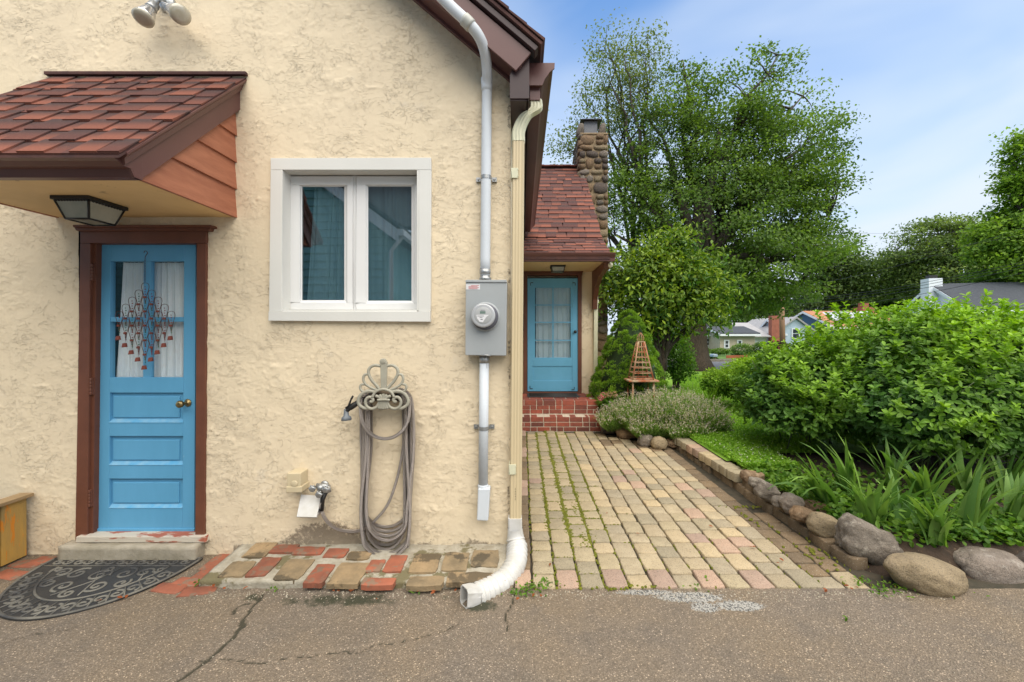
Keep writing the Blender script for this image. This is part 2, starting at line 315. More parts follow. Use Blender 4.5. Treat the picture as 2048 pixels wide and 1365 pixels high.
M['paver'] = paver_mat('buff_paver', (.385, .322, .218), (.31, .255, .168))
M['paver_b'] = paver_mat('tan_paver', (.41, .330, .212), (.35, .28, .175))
M['paver_c'] = paver_mat('grey_paver', (.35, .295, .195), (.28, .235, .155))
M['paver_p'] = paver_mat('pink_paver', (.39, .275, .205), (.33, .235, .175))
M['paver_d'] = paver_mat('dark_edge_paver', (.20, .145, .09), (.145, .105, .065))
M['soil'] = pm('bare_soil', (.060, .038, .024), (.030, .021, .014), 14, .95, bs=60, bd=.012, spots=(40, .64, (.16, .11, .07)))
M['joint'] = pm('joint_sand', (.065, .052, .035), (.035, .032, .02), 18, .95, bs=80, bd=.004)
M['lawn'] = pm('lawn_ground', (.20, .36, .03), (.15, .28, .025), 9, .9, bs=60, bd=.02)
M['farlawn'] = pm('far_lawn', (.10, .19, .03), (.075, .14, .028), .6, .9, bs=8, bd=.03)
M['street'] = pm('street_asphalt', (.19, .19, .20), (.16, .16, .17), 2, .85, bs=30, bd=.004)
def asphalt():
    m, t, b = newmat('driveway_asphalt'); v = coords(t); a = nd(t, 'ShaderNodeAttribute', attribute_name='mask'); s = t.nodes.new('ShaderNodeSeparateColor'); t.links.new(a.outputs['Color'], s.inputs[0])
    cc = mixc(t, ramp(t, noise_(t, v, 1.1, 5, .6), [(.38, 0), (.62, 1)]), (.215, .180, .142), (.235, .187, .132))
    cc = mixc(t, ramp(t, noise_(t, v, 3.3, 5, .65), [(.5, 0), (.72, .6)]), cc, (.15, .13, .108))
    vo = nd(t, 'ShaderNodeTexVoronoi', Scale=150.0); t.links.new(v, vo.inputs['Vector'])
    sc_ = t.nodes.new('ShaderNodeSeparateColor'); t.links.new(vo.outputs['Color'], sc_.inputs[0])
    peb = mixc(t, 1.0, cc, ramp(t, sc_.outputs[0], [(0, (.42, .42, .42)), (.4, (.95, .95, .95)), (.86, (1.25, 1.22, 1.18)), (.94, (1.9, 1.85, 1.8)), (1, (3.0, 2.9, 2.8))]), 'MULTIPLY')
    cc = mixc(t, ramp(t, vo.outputs['Distance'], [(.0, 1), (.75, 0)]), mixc(t, 1, cc, (.62, .60, .58), 'MULTIPLY'), peb)
    # white aggregate patch
    pn = nd(t, 'ShaderNodeMath', operation='MULTIPLY'); t.links.new(noise_(t, v, 60, 3, .6), pn.inputs[0]); pn.inputs[1].default_value = 1.0
    pa = nd(t, 'ShaderNodeMath', operation='ADD'); t.links.new(pn.outputs[0], pa.inputs[0]); t.links.new(s.outputs[2], pa.inputs[1])
    cc = mixc(t, ramp(t, _scale(t, pa.outputs[0], .6, 0), [(.50, 0), (.58, 1)]), cc, mixc(t, ramp(t, sc_.outputs[1], [(.25, 0), (.5, 1)]), (.08, .08, .075), (.34, .325, .29)))
    # damp moss stain
    ga = nd(t, 'ShaderNodeMath', operation='ADD'); t.links.new(noise_(t, v, 9, 6, .7), ga.inputs[0]); t.links.new(s.outputs[1], ga.inputs[1])
    cc = mixc(t, ramp(t, _scale(t, ga.outputs[0], .6, 0), [(.50, 0), (.60, .9)]), cc, (.030, .034, .018))
    cc = mixc(t, ramp(t, s.outputs[0], [(.3, 0), (.8, .9)]), cc, (.035, .034, .022))
    t.links.new(cc, b.inputs['Base Color']); b.inputs['Roughness'].default_value = .82; b.inputs['Specular IOR Level'].default_value = .3
    c1 = bump(t, b, vo.outputs['Distance'], .004, .8); bump(t, b, noise_(t, v, 26, 5, .6), .006, .7, c1); return m
M['asphalt'] = asphalt()
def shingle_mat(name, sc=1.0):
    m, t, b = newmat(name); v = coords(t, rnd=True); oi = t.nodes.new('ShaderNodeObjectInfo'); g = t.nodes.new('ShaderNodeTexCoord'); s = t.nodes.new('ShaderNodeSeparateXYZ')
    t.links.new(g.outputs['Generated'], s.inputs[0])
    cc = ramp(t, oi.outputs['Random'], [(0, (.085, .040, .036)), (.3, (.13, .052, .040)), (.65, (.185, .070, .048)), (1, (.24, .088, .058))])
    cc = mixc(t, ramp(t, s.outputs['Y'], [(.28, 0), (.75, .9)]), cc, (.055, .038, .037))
    cc = mixc(t, ramp(t, noise_(t, v, 420*sc, 2, .5), [(.3, .6), (.45, 0)]), cc, (.035, .025, .025))
    cc = mixc(t, ramp(t, noise_(t, v, 380*sc, 2, .5), [(.6, 0), (.72, .5)]), cc, (.42, .20, .14))
    t.links.new(cc, b.inputs['Base Color']); b.inputs['Roughness'].default_value = .9; b.inputs['Specular IOR Level'].default_value = .15
    bump(t, b, noise_(t, v, 400*sc, 2), .0015); return m
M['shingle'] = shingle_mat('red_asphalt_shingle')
M['shingle_under'] = pm('dark_shingle', (.062, .032, .030), (.10, .045, .036), 9, .9, bs=160, bd=.002)
M['greyroof'] = pm('charcoal_shingles', (.060, .068, .078), (.045, .050, .06), 8, .9, stretch=(1, 1, 1), bs=20, bd=.01)
M['orangeroof'] = pm('orange_shingles', (.42, .20, .10), (.32, .15, .08), 5, .9)
M['blueroof'] = pm('dark_blue_roof', (.035, .07, .13), None, 5, .8)
def rockmat(name, c1, c2, c3):
    m, t, b = newmat(name); v = coords(t, rnd=True)
    cc = mixc(t, ramp(t, noise_(t, v, 5, 7, .65), [(.35, 0), (.65, 1)]), c1, c2); cc = mixc(t, ramp(t, noise_(t, v, 15, 7, .75), [(.53, 0), (.66, .8)]), cc, c3)
    cc = mixc(t, ramp(t, noise_(t, v, 160, 2, .5), [(.36, .5), (.44, 0)]), cc, (.05, .045, .04))
    b.inputs['Roughness'].default_value = .8; b.inputs['Specular IOR Level'].default_value = .25
    cc = mixc(t, ramp(t, noise_(t, v, 9, 9, .8), [(.60, 0), (.64, .7)]), cc, tuple(x*.45 for x in c2)); t.links.new(cc, b.inputs['Base Color'])
    c = bump(t, b, noise_(t, v, 7, 10, .72), .045, .9); bump(t, b, noise_(t, v, 120, 3), .0015, 1, c); return m
M['rock_tan'] = rockmat('tan_boulder', (.32, .25, .155), (.25, .195, .12), (.17, .13, .085))
M['rock_grey'] = rockmat('grey_boulder', (.235, .20, .16), (.12, .10, .08), (.37, .33, .27))
M['rock_pink'] = rockmat('pinkish_boulder', (.27, .225, .185), (.19, .155, .125), (.38, .34, .29))
M['rock_brown'] = rockmat('brown_stone', (.26, .165, .09), (.17, .115, .07), (.35, .26, .17))
M['rock_dark'] = rockmat('dark_stone', (.085, .070, .060), (.13, .10, .08), (.22, .18, .14))
M['bark'] = pm('rough_bark', (.085, .060, .042), (.045, .032, .024), 9, .95, stretch=(3, 3, .6), bs=12, bd=.05)
M['branch'] = pm('branch_bark', (.060, .048, .036), (.035, .028, .022), 12, .9)
M['leaf'] = leafmat('leaf', .35, .5, .25); M['leaf_gloss'] = leafmat('glossy_leaf', .25, .45, .3); M['needle'] = leafmat('needle_leaf', .15, .6, .2)
M['moss'] = pm('yellow_green_moss', (.145, .15, .010), (.075, .085, .008), 40, .95, bs=200, bd=.002)
M['cobble'] = pm('weathered_cedar', (.30, .09, .035), (.36, .27, .17), 9, .8, stretch=(1, 1, .4), lo=.4, hi=.6)
M['teal'] = pm('teal_siding', (.20, .42, .44), (.17, .37, .39), 1.2, .55)
M['housewhite'] = pm('white_house_paint', (.70, .73, .77), (.64, .67, .72), 3, .6)
M['houseblue'] = pm('pale_blue_siding', (.42, .52, .62), None, 3, .6); M['housedeep'] = pm('deep_blue_siding', (.055, .12, .21), None, 3, .6)
M['housetan'] = pm('tan_siding', (.46, .40, .31), None, 3, .6); M['metalroof'] = pm('pale_metal_roof', (.36, .35, .345), (.30, .29, .285), 2, .6)
M['farbrick'] = pm('far_brick', (.34, .12, .08), (.25, .09, .06), 6, .9); M['redfence'] = pm('red_fence', (.40, .11, .05), (.33, .09, .04), 4, .7)
M['pole'] = pm('brown_pole', (.33, .19, .11), (.24, .14, .09), 3, .8, stretch=(4, 4, .5)); M['bin'] = pm('blue_bin', (.05, .16, .36), None, 3, .4)
M['darkwin'] = pm('dark_window', (.03, .035, .045), None, 3, .15, spec=.8); M['plum'] = pm('plum', (.04, .01, .015))
M['pot'] = pm('basket_pot', (.30, .19, .09), (.2, .12, .06), 30, .8); M['orange_leaf'] = pm('dead_leaf', (.36, .10, .035), (.20, .07, .03), 30, .7)
# ================================================================== THE HOUSE
house = root('stucco_house', 'cream stucco cottage with brown trim, blue doors and red shingled roofs', 'house', (0, 0, 0))
XC = -.082                                             # right corner of the front wall
RB = lambda X: 3.257+(XC-X)*.846                       # bottom line of the rake trim on the wall
# front wall: a fine grid of trowelled plaster with openings for door and window
DOOR = (P(158, 1085, 0).x, P(410, 1085, 0).x, P(0, 456, 0).z); WIN = (P(566, 0, 0).x, P(838, 0, 0).x, P(0, 622, 0).z, P(0, 340, 0).z)
def wall_grid():
    st = .0068
    xs = np.concatenate([np.arange(-6.0, -3.8, .1), np.arange(-3.8, XC+.001, st)]); xs[-1] = XC; zs = np.arange(-.03, 4.05, st)
    xs = np.concatenate([xs[:np.searchsorted(xs, -3.8)], xs[np.searchsorted(xs, -3.8):]])
    for e in (DOOR[0], DOOR[1], WIN[0], WIN[1]): xs[np.argmin(abs(xs-e))] = e
    for e in (DOOR[2], WIN[2], WIN[3]): zs[np.argmin(abs(zs-e))] = e
    X, Z = np.meshgrid(xs, zs, indexing='ij')
    wx = fbm(X*7, Z*7, 3, 4)*1.3; wz = fbm(X*7+40, Z*7, 8, 4)*1.3
    t = fbm(X*3.4+wx*.9, Z*4.6+wz*.9, 21, 5, .55)*9.0; fr = t-np.floor(t); ledge = (np.floor(t)+sstep(0, .16, fr))/9.0-fr*.06
    patch = sstep(.40, .60, fbm(X*2.2, Z*2.2, 5, 3)); lump = np.maximum(fbm(X*24, Z*30, 31, 3)-.60, 0)*.045*sstep(.42, .62, fbm(X*4, Z*4, 77, 3))
    rid = fbm(X*9+wx*2, Z*12+wz*2, 51, 4); rid = np.exp(-((rid-.5)/.014)**2)*.0034*sstep(.45, .6, fbm(X*3+9, Z*3, 61, 3))
    pl_ = fbm(X*8+wx*.6, Z*10+wz*.6, 121, 5, .62); plate = sstep(.50, .53, pl_)*.0022+sstep(.60, .625, pl_)*.002
    h = ledge*.005*(.35+.65*patch)+lump*.4+rid*.6+plate*.7*(.25+.75*patch)+fbm(X*1.1, Z*1.1, 91, 3)*.012+fbm(X*60, Z*60, 99, 2)*.0012
    h -= h.mean(); edge = sstep(0, .03, XC-X); h = h*edge
    b = sstep(.12, .0, Z)*0
    V = np.stack([X, -.004-h, Z], -1).reshape(-1, 3); nx, nz = X.shape
    idx = np.arange(nx*nz).reshape(nx, nz); Q = np.stack([idx[:-1, :-1], idx[1:, :-1], idx[1:, 1:], idx[:-1, 1:]], -1).reshape(-1, 4)
    cx = V[Q, 0].mean(1); cz = V[Q, 2].mean(1)
    keep = ~((cx > DOOR[0]) & (cx < DOOR[1]) & (cz < DOOR[2])) & ~((cx > WIN[0]) & (cx < WIN[1]) & (cz > WIN[2]) & (cz < WIN[3])) & (cz < RB(cx)+.10)
    Q = Q[keep]; used = np.zeros(len(V), bool); used[Q.ravel()] = True; mp_ = np.cumsum(used)-1; V = V[used]; Q = mp_[Q]
    x, z = V[:, 0], V[:, 2]; w = fbm(x*6, z*6, 44, 4)
    dirt = sstep(.20, .06, z-.10*np.exp(-((x+1.35)/.28)**2)+(w-.5)*.10)*(.25+.75*np.exp(-((x+1.33)/.42)**2))
    dirt = np.maximum(dirt, .95*sstep(.115, .045, z+(w-.5)*.09)*(x > -2.0))
    dirt = np.maximum(dirt, .6*sstep(.035, .01, abs(x-XC))*sstep(.45, .62, fbm(x*0+3, z*9, 45, 3)))
    wash = sstep(.35, .05, z+(w-.5)*.3)*.22
    return npmesh('wall', V, Q, M['stucco'], True, {'mask': np.stack([dirt, wash, z*0], -1)})
link('wall', wall_grid(), house)
mb = MB()                                             # reveal returns, side wall, inner room walls
mb.box(XC-.18, XC, .02, 4.62, -.05, 3.2); mb.build('side_wall', M['stucco_far'], house)
mb = MB(); mb.box(-6, XC-.2, .30, .34, 0, 6); mb.box(-6, -3.0, 0.03, .3, 0, 3.9); mb.build('backing_wall', M['dark'], house)
# ---- wing wall beside the far door
YW = 4.6
mb = MB(); L0, L1, T0 = P(1047, 0, YW).x, P(1163, 0, YW).x, P(0, 545, YW).z; XR = P(1186, 0, YW).x
mb.box(XC, L0+.02, YW, YW+.2, 0, 2.9); mb.box(L1-.02, XR, YW, YW+.2, 0, 2.9); mb.box(L0+.02, L1-.02, YW, YW+.2, T0-.02, 2.9); mb.box(XR-.2, XR, YW+.2, 8.6, 0, 3.4)
mb.box(L0, L1, YW+.19, YW+.25, .3, T0)
mb.build('wing_wall', M['stucco_far'], house)
# ---- gable trim, roof, gutter
SL = math.atan(.85); ux, uz = -math.cos(SL), math.sin(SL); nx_, nz_ = math.sin(SL), math.cos(SL)
def rake_bar(name, o, w, Y0, Y1, L, mat, bev=.003, ext=0, parent=house):
    """a board running up the gable from point o=(x,z); w = width across the slope"""
    a = Vector((o[0]-ux*ext, 0, o[1]-uz*ext)); b = a+Vector((ux, 0, uz))*L; n = Vector((nx_, 0, nz_))*w; mb = MB()
    mb.hexa([(a.x, Y0, a.z), (b.x, Y0, b.z), (b.x, Y1, b.z), (a.x, Y1, a.z), (a.x+n.x, Y0, a.z+n.z), (b.x+n.x, Y0, b.z+n.z), (b.x+n.x, Y1, b.z+n.z), (a.x+n.x, Y1, a.z+n.z)])
    return mb.build(name, mat, parent, bev)
rake_bar('frieze_board', (-.084, 3.262), .125, -.035, .01, 2.2, M['metalbrown'])
a2 = P(1032, 143, -.22); rake_bar('rake_soffit', (a2.x+.02, a2.z+.02), .03, -.215, -.036, 2.2, M['metalbrown'])
rake_bar('rake_fascia', (a2.x, a2.z-.005), .150, -.235, -.216, 2.2, M['metalbrown'])
rake_bar('rake_drip_edge', (a2.x+.105, a2.z+.117), .035, -.262, -.18, 2.3, M['darkbrown'], ext=.02)
mr = rake_bar('main_roof', (a2.x+.135, a2.z+.150), .02, -.28, 8.0, 3.6, M['shingle_under'], .002, .03)
sh_v = []                                            # shingle butt edges seen along the rake
for i in range(16):
    w = .24; mb = MB(); o = Vector((a2.x+.158, 0, a2.z+.166))+Vector((ux, 0, uz))*(i*w*.62-.02)
    a = o; b = o+Vector((ux, 0, uz))*w; n = Vector((nx_, 0, nz_)); jy = -.285-random.random()*.012
    p = [(a.x, a.z, .018), (b.x, b.z, .0)]
    mb.hexa([(a.x, jy, a.z), (b.x, jy, b.z), (b.x, 1.5, b.z), (a.x, 1.5, a.z), (a.x+n.x*.016, jy, a.z+n.z*.016), (b.x+n.x*.004, jy, b.z+n.z*.004), (b.x+n.x*.004, 1.5, b.z+n.z*.004), (a.x+n.x*.016, 1.5, a.z+n.z*.016)])
    o_ = link('shingle', mb.mesh('shingle', M['shingle_under']), house); o_.parent = mr
# eave soffit box + gutter along the right side
GZ = P(0, 130, -.1).z; gy0, gy1 = -.1, 4.0; xg = P(1058, 0, -.1).x
mb = MB(); mb.box(XC+.002, xg-.006, -.19, 4.3, 3.04, 3.07); mb.box(xg-.02, xg-.004, -.19, 4.3, 3.04, GZ-.02); mb.build('eave_soffit', M['darkbrown'], house, .002)
mb = MB(); e0 = [(P(1020, 166, -.2)), P(1030, 150, -.2), P(1058, 126, -.2), P(1058, 180, -.2), P(1040, 215, -.2), P(1024, 235, -.2)]
mb.prism([(XC, -.2, 3.2), (XC+.03, -.2, 3.28), (xg, -.2, GZ-.02), (xg, -.2, 3.05), (XC, -.2, 3.05)], (0, .018, 0)); mb.build('eave_return', M['darkbrown'], house, .002)
prof = [(0, GZ), (0, GZ-.14), (.085, GZ-.14), (.10, GZ-.105), (.135, GZ-.055), (.160, GZ-.035), (.164, GZ), (.150, GZ), (.150, GZ-.028), (.125, GZ-.045), (.09, GZ-.10), (.078, GZ-.128), (.008, GZ-.128), (.008, GZ)]
mb = MB(); pv = [(xg+a, gy0, z) for a, z in prof]; mb.prism(pv, (0, gy1-gy0, 0)); gut = mb.build('gutter', M['metalbrown'], house, .0015)
mb = MB(); mb.prism([(xg-.004, gy0-.012, GZ+.006), (xg-.004, gy0-.012, GZ-.145), (xg+.088, gy0-.012, GZ-.145), (xg+.105, gy0-.012, GZ-.105), (xg+.14, gy0-.012, GZ-.055), (xg+.17, gy0-.012, GZ-.032), (xg+.172, gy0-.012, GZ+.006)], (0, .011, 0))
mb.build('gutter_end_cap', M['metalbrown'], house, .0015)
mb = MB(); mb.box(xg+.005, xg+.075, gy0+.02, gy0+.10, GZ-.225, GZ-.138); mb.build('gutter_outlet', M['metalbrown'], house, .002)
# ---- downspout at the corner
def rect_tube(mb, pts, w, d, ribs=True, m=0):
    """corrugated rectangular pipe"""
    n = 28; prof = []
    for i in range(n):
        a = 2*math.pi*i/n; c, s_ = math.cos(a), math.sin(a); k = 1/max(abs(c), abs(s_)); u, v = c*k, s_*k
        q = 1-(.09 if (ribs and i % 2) else 0); prof.append((u*w/2*(q if abs(v) < .99 else 1), v*d/2*(q if abs(v) > .99 or True else 1)))
    vs = []
    for p in pts:
        p = Vector(p)
        for u, v in prof: vs.append((p.x+u, p.y+v, p.z))
    k = len(pts); fs = [(i*n+j, i*n+(j+1) % n, (i+1)*n+(j+1) % n, (i+1)*n+j) for i in range(k-1) for j in range(n)]
    mb.add(vs, fs+[tuple(range(n)), tuple(range((k-1)*n, k*n))], m, False)
YD = -.045; wpx = F/(DC+YD)
xt, xb = P(1037, 0, YD).x, P(1031, 0, YD).x
dsp = root('downspout', 'tan corrugated downspout at the house corner with a cream elbow under the brown gutter', 'downspout', (xb, YD, .15))
mb = MB(); rect_tube(mb, [(xt, YD, P(0, 272, YD).z), (xb, YD, P(0, 1056, YD).z)], .082, .058); mb.build('pipe', M['tan'], dsp)
e = cr_path([(xg+.045, gy0+.06, GZ-.21), (xg+.045, gy0+.06, GZ-.27), (xt+.045, YD, P(0, 235, YD).z), (xt+.002, YD, P(0, 262, YD).z), (xt, YD, P(0, 285, YD).z)], 5)
mb = MB(); rect_tube(mb, e, .088, .064); mb.build('elbow', M['cream'], dsp)
for y0, y1 in ((340, 360), (926, 946)):
    x_ = xt+(xb-xt)*(y0-272)/784; mb = MB(); a = P(0, y1, YD).z; b = P(0, y0, YD).z
    mb.box(x_-.048, x_-.0, YD-.036, YD-.031, a, b); mb.box(x_-.048, x_-.042, YD-.036, .0, a, b); mb.box(x_-.003, x_+.003, YD-.04, YD-.036, a+.01, a+.016); mb.box(x_-.003, x_+.003, YD-.04, YD-.036, b-.016, b-.01); mb.build('strap', M['cream'], dsp, .001)
mb = MB()
for i in range(5): mb.ball((xb+.0, YD-.031, P(0, 975+i*5, YD).z), .003, 6)
mb.build('drill_hole', M['black'], dsp)
# white flexible extension
ext = root('flexible_downspout_extension', 'white ribbed flexible downspout extension lying on the driveway edge', 'downspout extension', (XatZ(1000, 1180).x, -.4, 0))
cp = [P(1030, 1040, YD), P(1031, 1075, YD), (P(1034, 1100, -.10)), P(1030, 1130, -.2), P(1010, 1160, -.30), P(980, 1180, -.40), P(950, 1193, -.47)]
pts = cr_path(cp, 14); rad = [(.067 if i > 22 else .060)+(.0042 if i % 4 < 2 else -.0040) for i in range(len(pts))]
for i in range(16): rad[i] = .052+(.0 if i < 8 else .001*(i-8))
for i in (39, 40, 41, 42, 62, 63, 64): rad[i] = .069
mb = MB(); mb.tube(pts[6:], rad[6:], 20, False); mb.build('ribbed_tube', M['whitepl'], ext)
mb = MB(); rect_tube(mb, [pts[0]+Vector((0, 0, .02)), pts[14]], .094, .070, False); mb.build('upper_cuff', M['whitepl'], ext)
# rectangular mouth
tdir = (pts[-1]-pts[-4]).normalized(); c0 = pts[-1]-tdir*.03; c1 = P(928, 1196, -.545); c1.z = .052; up = Vector((0, 0, 1)); sdv = tdir.cross(up).normalized(); up = sdv.cross(tdir).normalized()
mb = MB(); rings = []
for k, (cc, w, h, sq) in enumerate([(c0, .062, .062, 0), (c0.lerp(c1, .45), .055, .06, .6), (c1, .040, .056, 1), (c1, .034, .050, 1), (c0.lerp(c1, .4), .03, .045, 1)]):
    for j in range(16):
        a = 2*math.pi*(j+.5)/16; c_, s_ = math.cos(a), math.sin(a); kk = 1/max(abs(c_), abs(s_)); kk = 1+(kk-1)*sq
        rings.append(cc+sdv*c_*kk*w+up*s_*kk*h)
mb.add(rings, [(i*16+j, i*16+(j+1) % 16, (i+1)*16+(j+1) % 16, (i+1)*16+j) for i in range(4) for j in range(16)]+[tuple(range(64, 80))]); mb.build('rectangular_outlet', M['whitepl'], ext)
# ---- window

mb = MB(); mb.box(WIN[0]-.01, WIN[1]+.01, .16, .17, WIN[2], WIN[3]); 
YT = -.030
win = mb.build('window', M['dark'], house)
def wpart(name, mbx, mat, bev=.002): o = mbx.build(name, mat, house, bev); o.parent = win; return o
mb = MB(); mb.q([(541, 340), (862.5, 340), (862, 315.5), (541, 316.5)], YT, .0); wpart('head_trim', mb, M['white'])
mb = MB(); mb.q([(538, 623), (563, 623), (565, 340.4), (541, 340.4)], YT, .0); wpart('side_trim', mb, M['white'])
mb = MB(); mb.q([(837, 623), (861, 623), (862.5, 340.4), (838, 340.4)], YT, .0); wpart('side_trim', mb, M['white'])
mb = MB(); mb.q([(536.5, 642), (860.5, 644), (860.5, 623.2), (537, 623.2)], YT-.008, .0); wpart('sill', mb, M['white'])
mb = MB(); mb.box(WIN[0]-.004, WIN[0]+.01, YT+.003, .13, WIN[2], WIN[3]); mb.box(WIN[1]-.008, WIN[1]+.01, YT+.003, .13, WIN[2], WIN[3]); mb.box(WIN[0]+.01, WIN[1]-.008, YT+.003, .13, WIN[3]-.008, WIN[3]+.012); mb.box(WIN[0]+.01, WIN[1]-.008, YT+.003, .13, WIN[2]-.01, WIN[2]+.006)
wpart('jamb_liner', mb, M['white'], .001)
YS = .075
def sash(x0, x1, y0, y1, gx0, gx1, gy0_, gy1_):
    mb = MB(); mb.px(x0, y0, x1, gy0_-4, YS, YS+.05); mb.px(x0, gy1_+5, x1, y1, YS, YS+.05); mb.px(x0, gy0_-4, gx0-5, gy1_+5, YS, YS+.05); mb.px(gx1+5, gy0_-4, x1, gy1_+5, YS, YS+.05)
    wpart('sash_frame', mb, M['vinyl'], .004)
    mb = MB(); q = [(gx0, gy0_), (gx1, gy0_), (gx1, gy1_), (gx0, gy1_)]; o = [(gx0-5, gy0_-4), (gx1+5, gy0_-4), (gx1+5, gy1_+5), (gx0-5, gy1_+5)]
    vs = [P(x, y, YS+.008) for x, y in o]+[P(x, y, YS+.02) for x, y in q]; mb.add(vs, [(i, (i+1) % 4, 4+(i+1) % 4, 4+i) for i in range(4)]); wpart('glazing_bead', mb, M['vinyl'], 0)
    mb = MB(); mb.px(gx0-1, gy0_-1, gx1+1, gy1_+1, YS+.022, YS+.026); wpart('pane', mb, M['glass'], 0)
sash(580.5, 705.5, 352.5, 620, 604.5, 688.5, 374, 601); sash(712.5, 839.5, 352.5, 620, 736.5, 823, 373.5, 602)
mb = MB(); mb.px(705.5, 352, 712.5, 620, YS+.012, YS+.05); wpart('mullion', mb, M['vinyl'])
def curtain(name, x0, x1, z0, z1, Y, amp, n, mat, label, lean=0, cat='curtain'):
    nx, nz = 90, 10; X = np.linspace(0, 1, nx); Z = np.linspace(0, 1, nz); A, B = np.meshgrid(X, Z, indexing='ij')
    ph = A*n*2*math.pi+np.sin(A*13)*1.2+B*.6*np.sin(A*7+2); yy = Y+amp*np.sin(ph)*(.55+.45*(1-B))+amp*.4*np.sin(ph*2.3+B)
    xx = x0+(x1-x0)*(A+lean*(B)*(A-1)*-.0)+lean*B*(1-A); zz = z0+(z1-z0)*B
    V = np.stack([xx, yy, zz], -1).reshape(-1, 3); idx = np.arange(nx*nz).reshape(nx, nz); Q = np.stack([idx[:-1, :-1], idx[1:, :-1], idx[1:, 1:], idx[:-1, 1:]], -1).reshape(-1, 4)
    return setp(link(name, npmesh(name, V, Q, mat)), label, cat)
curtain('window_curtain', WIN[0]+.09, (WIN[0]+WIN[1])/2-.005, WIN[2]+.02, WIN[3]-.02, .150-.01+.0, .010, 4, M['curtain2'], 'blue grey curtain behind the left pane of the white casement window', .06)
curtain('window_curtain', (WIN[0]+WIN[1])/2+.005, WIN[1]-.01, WIN[2]+.02, WIN[3]-.02, .150-.01, .010, 4.5, M['curtain2'], 'blue grey curtain behind the right pane of the white casement window')
# ---- near door
Yd = .035
mb = MB(); mb.box(DOOR[0], DOOR[1], .26, .27, .1, DOOR[2]); door = mb.build('door', M['dark'], house)
def dpart(name, mbx, mat, bev=.002): o = mbx.build(name, mat, house, bev); o.parent = door; return o
mb = MB(); mb.q([(150, 1086), (174, 1086), (181, 487), (160, 487)], -.022, .06); dpart('jamb_casing', mb, M['brown'], .003)
mb = MB(); mb.q([(390, 1086), (408.5, 1086), (412, 487), (393, 487)], -.022, .06); dpart('jamb_casing', mb, M['brown'], .003)
mb = MB(); mb.q([(160, 486.6), (412, 486.6), (412.5, 462), (160, 462)], -.023, .06); dpart('head_casing', mb, M['brown'], .003)
mb = MB(); mb.q([(152, 461.6), (418, 461.6), (421, 455), (148, 455)], -.045, .02); mb.q([(146, 454.8), (422, 454.8), (422, 450), (145, 450)], -.06, .02); dpart('drip_cap', mb, M['brown'], .002)
mb = MB(); mb.q([(172, 1076), (186, 1076), (193, 486), (180, 486)], -.002, .10); dpart('door_stop', mb, M['brown'], .001)
def dq(x0, y0, x1, y1, Yf, Yb, mb):               # the leaf narrows a little towards its foot
    f = lambda x, y: x-(y-487)/585*3.5
    mb.q([(f(x0, y1), y1), (f(x1, y1), y1), (f(x1, y0), y0), (f(x0, y0), y0)], Yf, Yb); return mb
dx0, dx1 = 190, 391.5
for nm, r in (('stile', (dx0, 487, 221, 1070)), ('stile', (368, 487, dx1, 1070)), ('rail', (221, 487, 368, 523)), ('rail', (221, 755.5, 368, 786)), ('rail', (221, 846, 368, 873)), ('rail', (221, 931, 368, 958)), ('rail', (221, 1017, 368, 1070))):
    dpart(nm, dq(*r, Yd, Yd+.04, MB()), M['blue'], .0025)
for r in ((287.5, 523, 302.5, 755.5), ):
    dpart('muntin', dq(*r, Yd+.005, Yd+.035, MB()), M['blue'], .002)
for r in ((221, 634.5, 287.2, 644), (302.8, 634.5, 368, 644)): dpart('muntin', dq(*r, Yd+.005, Yd+.035, MB()), M['blue'], .002)
for r in ((226, 523, 287, 634.5), (226, 644, 287, 755.5), (303, 523, 368, 634.5), (303, 644, 368, 755.5)):
    dpart('pane', dq(r[0]-4, r[1]-1, r[2]+1, r[3]+1, Yd+.020, Yd+.024, MB()), M['glass2'], 0)
for y0, y1 in ((786, 846), (873, 931), (958, 1017)):
    dpart('panel', dq(220, y0-1, 369, y1+1, Yd+.022, Yd+.032, MB()), M['blue'], 0)
    dpart('raised_field', dq(228, y0+7, 361, y1-10, Yd+.012, Yd+.024, MB()), M['blue'], .006)
    mb = MB(); f = lambda x, y: x-(y-487)/585*3.5
    a, b = P(f(221, y1), y1-1, Yd), P(f(368, y1), y1-1, Yd); mb.prism([(a.x, Yd-.003, a.z), (a.x, Yd+.022, a.z+.022), (a.x, Yd+.022, a.z-.003), (a.x, Yd-.003, a.z-.004)], (b.x-a.x, 0, 0)); dpart('panel_bead', mb, pm('worn_blue_bead', (.20, .40, .55), (.085, .325, .545), 16, .5), .001)
dpart('weather_strip', dq(dx0-1, 1058, dx1, 1069, Yd-.008, Yd+.01, MB()), M['blue'], .003)
for y in (545, 773, 997):
    mb = MB(); f = 187-(y-487)/585*7; mb.q([(f-4, y+17), (f+2, y+17), (f+2, y-17), (f-4, y-17)], -.012, .03); c = P(f-1, y, -.012)
    for k in range(5): mb.tube([(c.x, -.016, c.z-.058+k*.0235), (c.x, -.016, c.z-.058+k*.0235+.021)], .0075, 8)
    dpart('hinge', mb, M['brown'], .001)
c = P(376, 806, Yd); mb = MB(); mb.lathe([(0, .027), (.004, .028), (.008, .022), (.012, .012), (.035, .010), (.042, .016), (.052, .025), (.066, .026), (.076, .018), (.078, .008)], (c.x, Yd, c.z), (-.12, -1, 0)); dpart('doorknob', mb, M['brass'], 0)
M['sillwood'] = pm('peeling_sill_paint', (.30, .085, .05), (.38, .13, .08), 8, .7, spots=(11, .47, (.50, .45, .37)), stretch=(.35, 1, 2), bs=40, bd=.003)
mb = MB(); mb.q([(150, 1086), (411, 1086), (409, 1074), (152, 1074)], -.05, .1); dpart('wooden_sill', mb, M['sillwood'], .004)
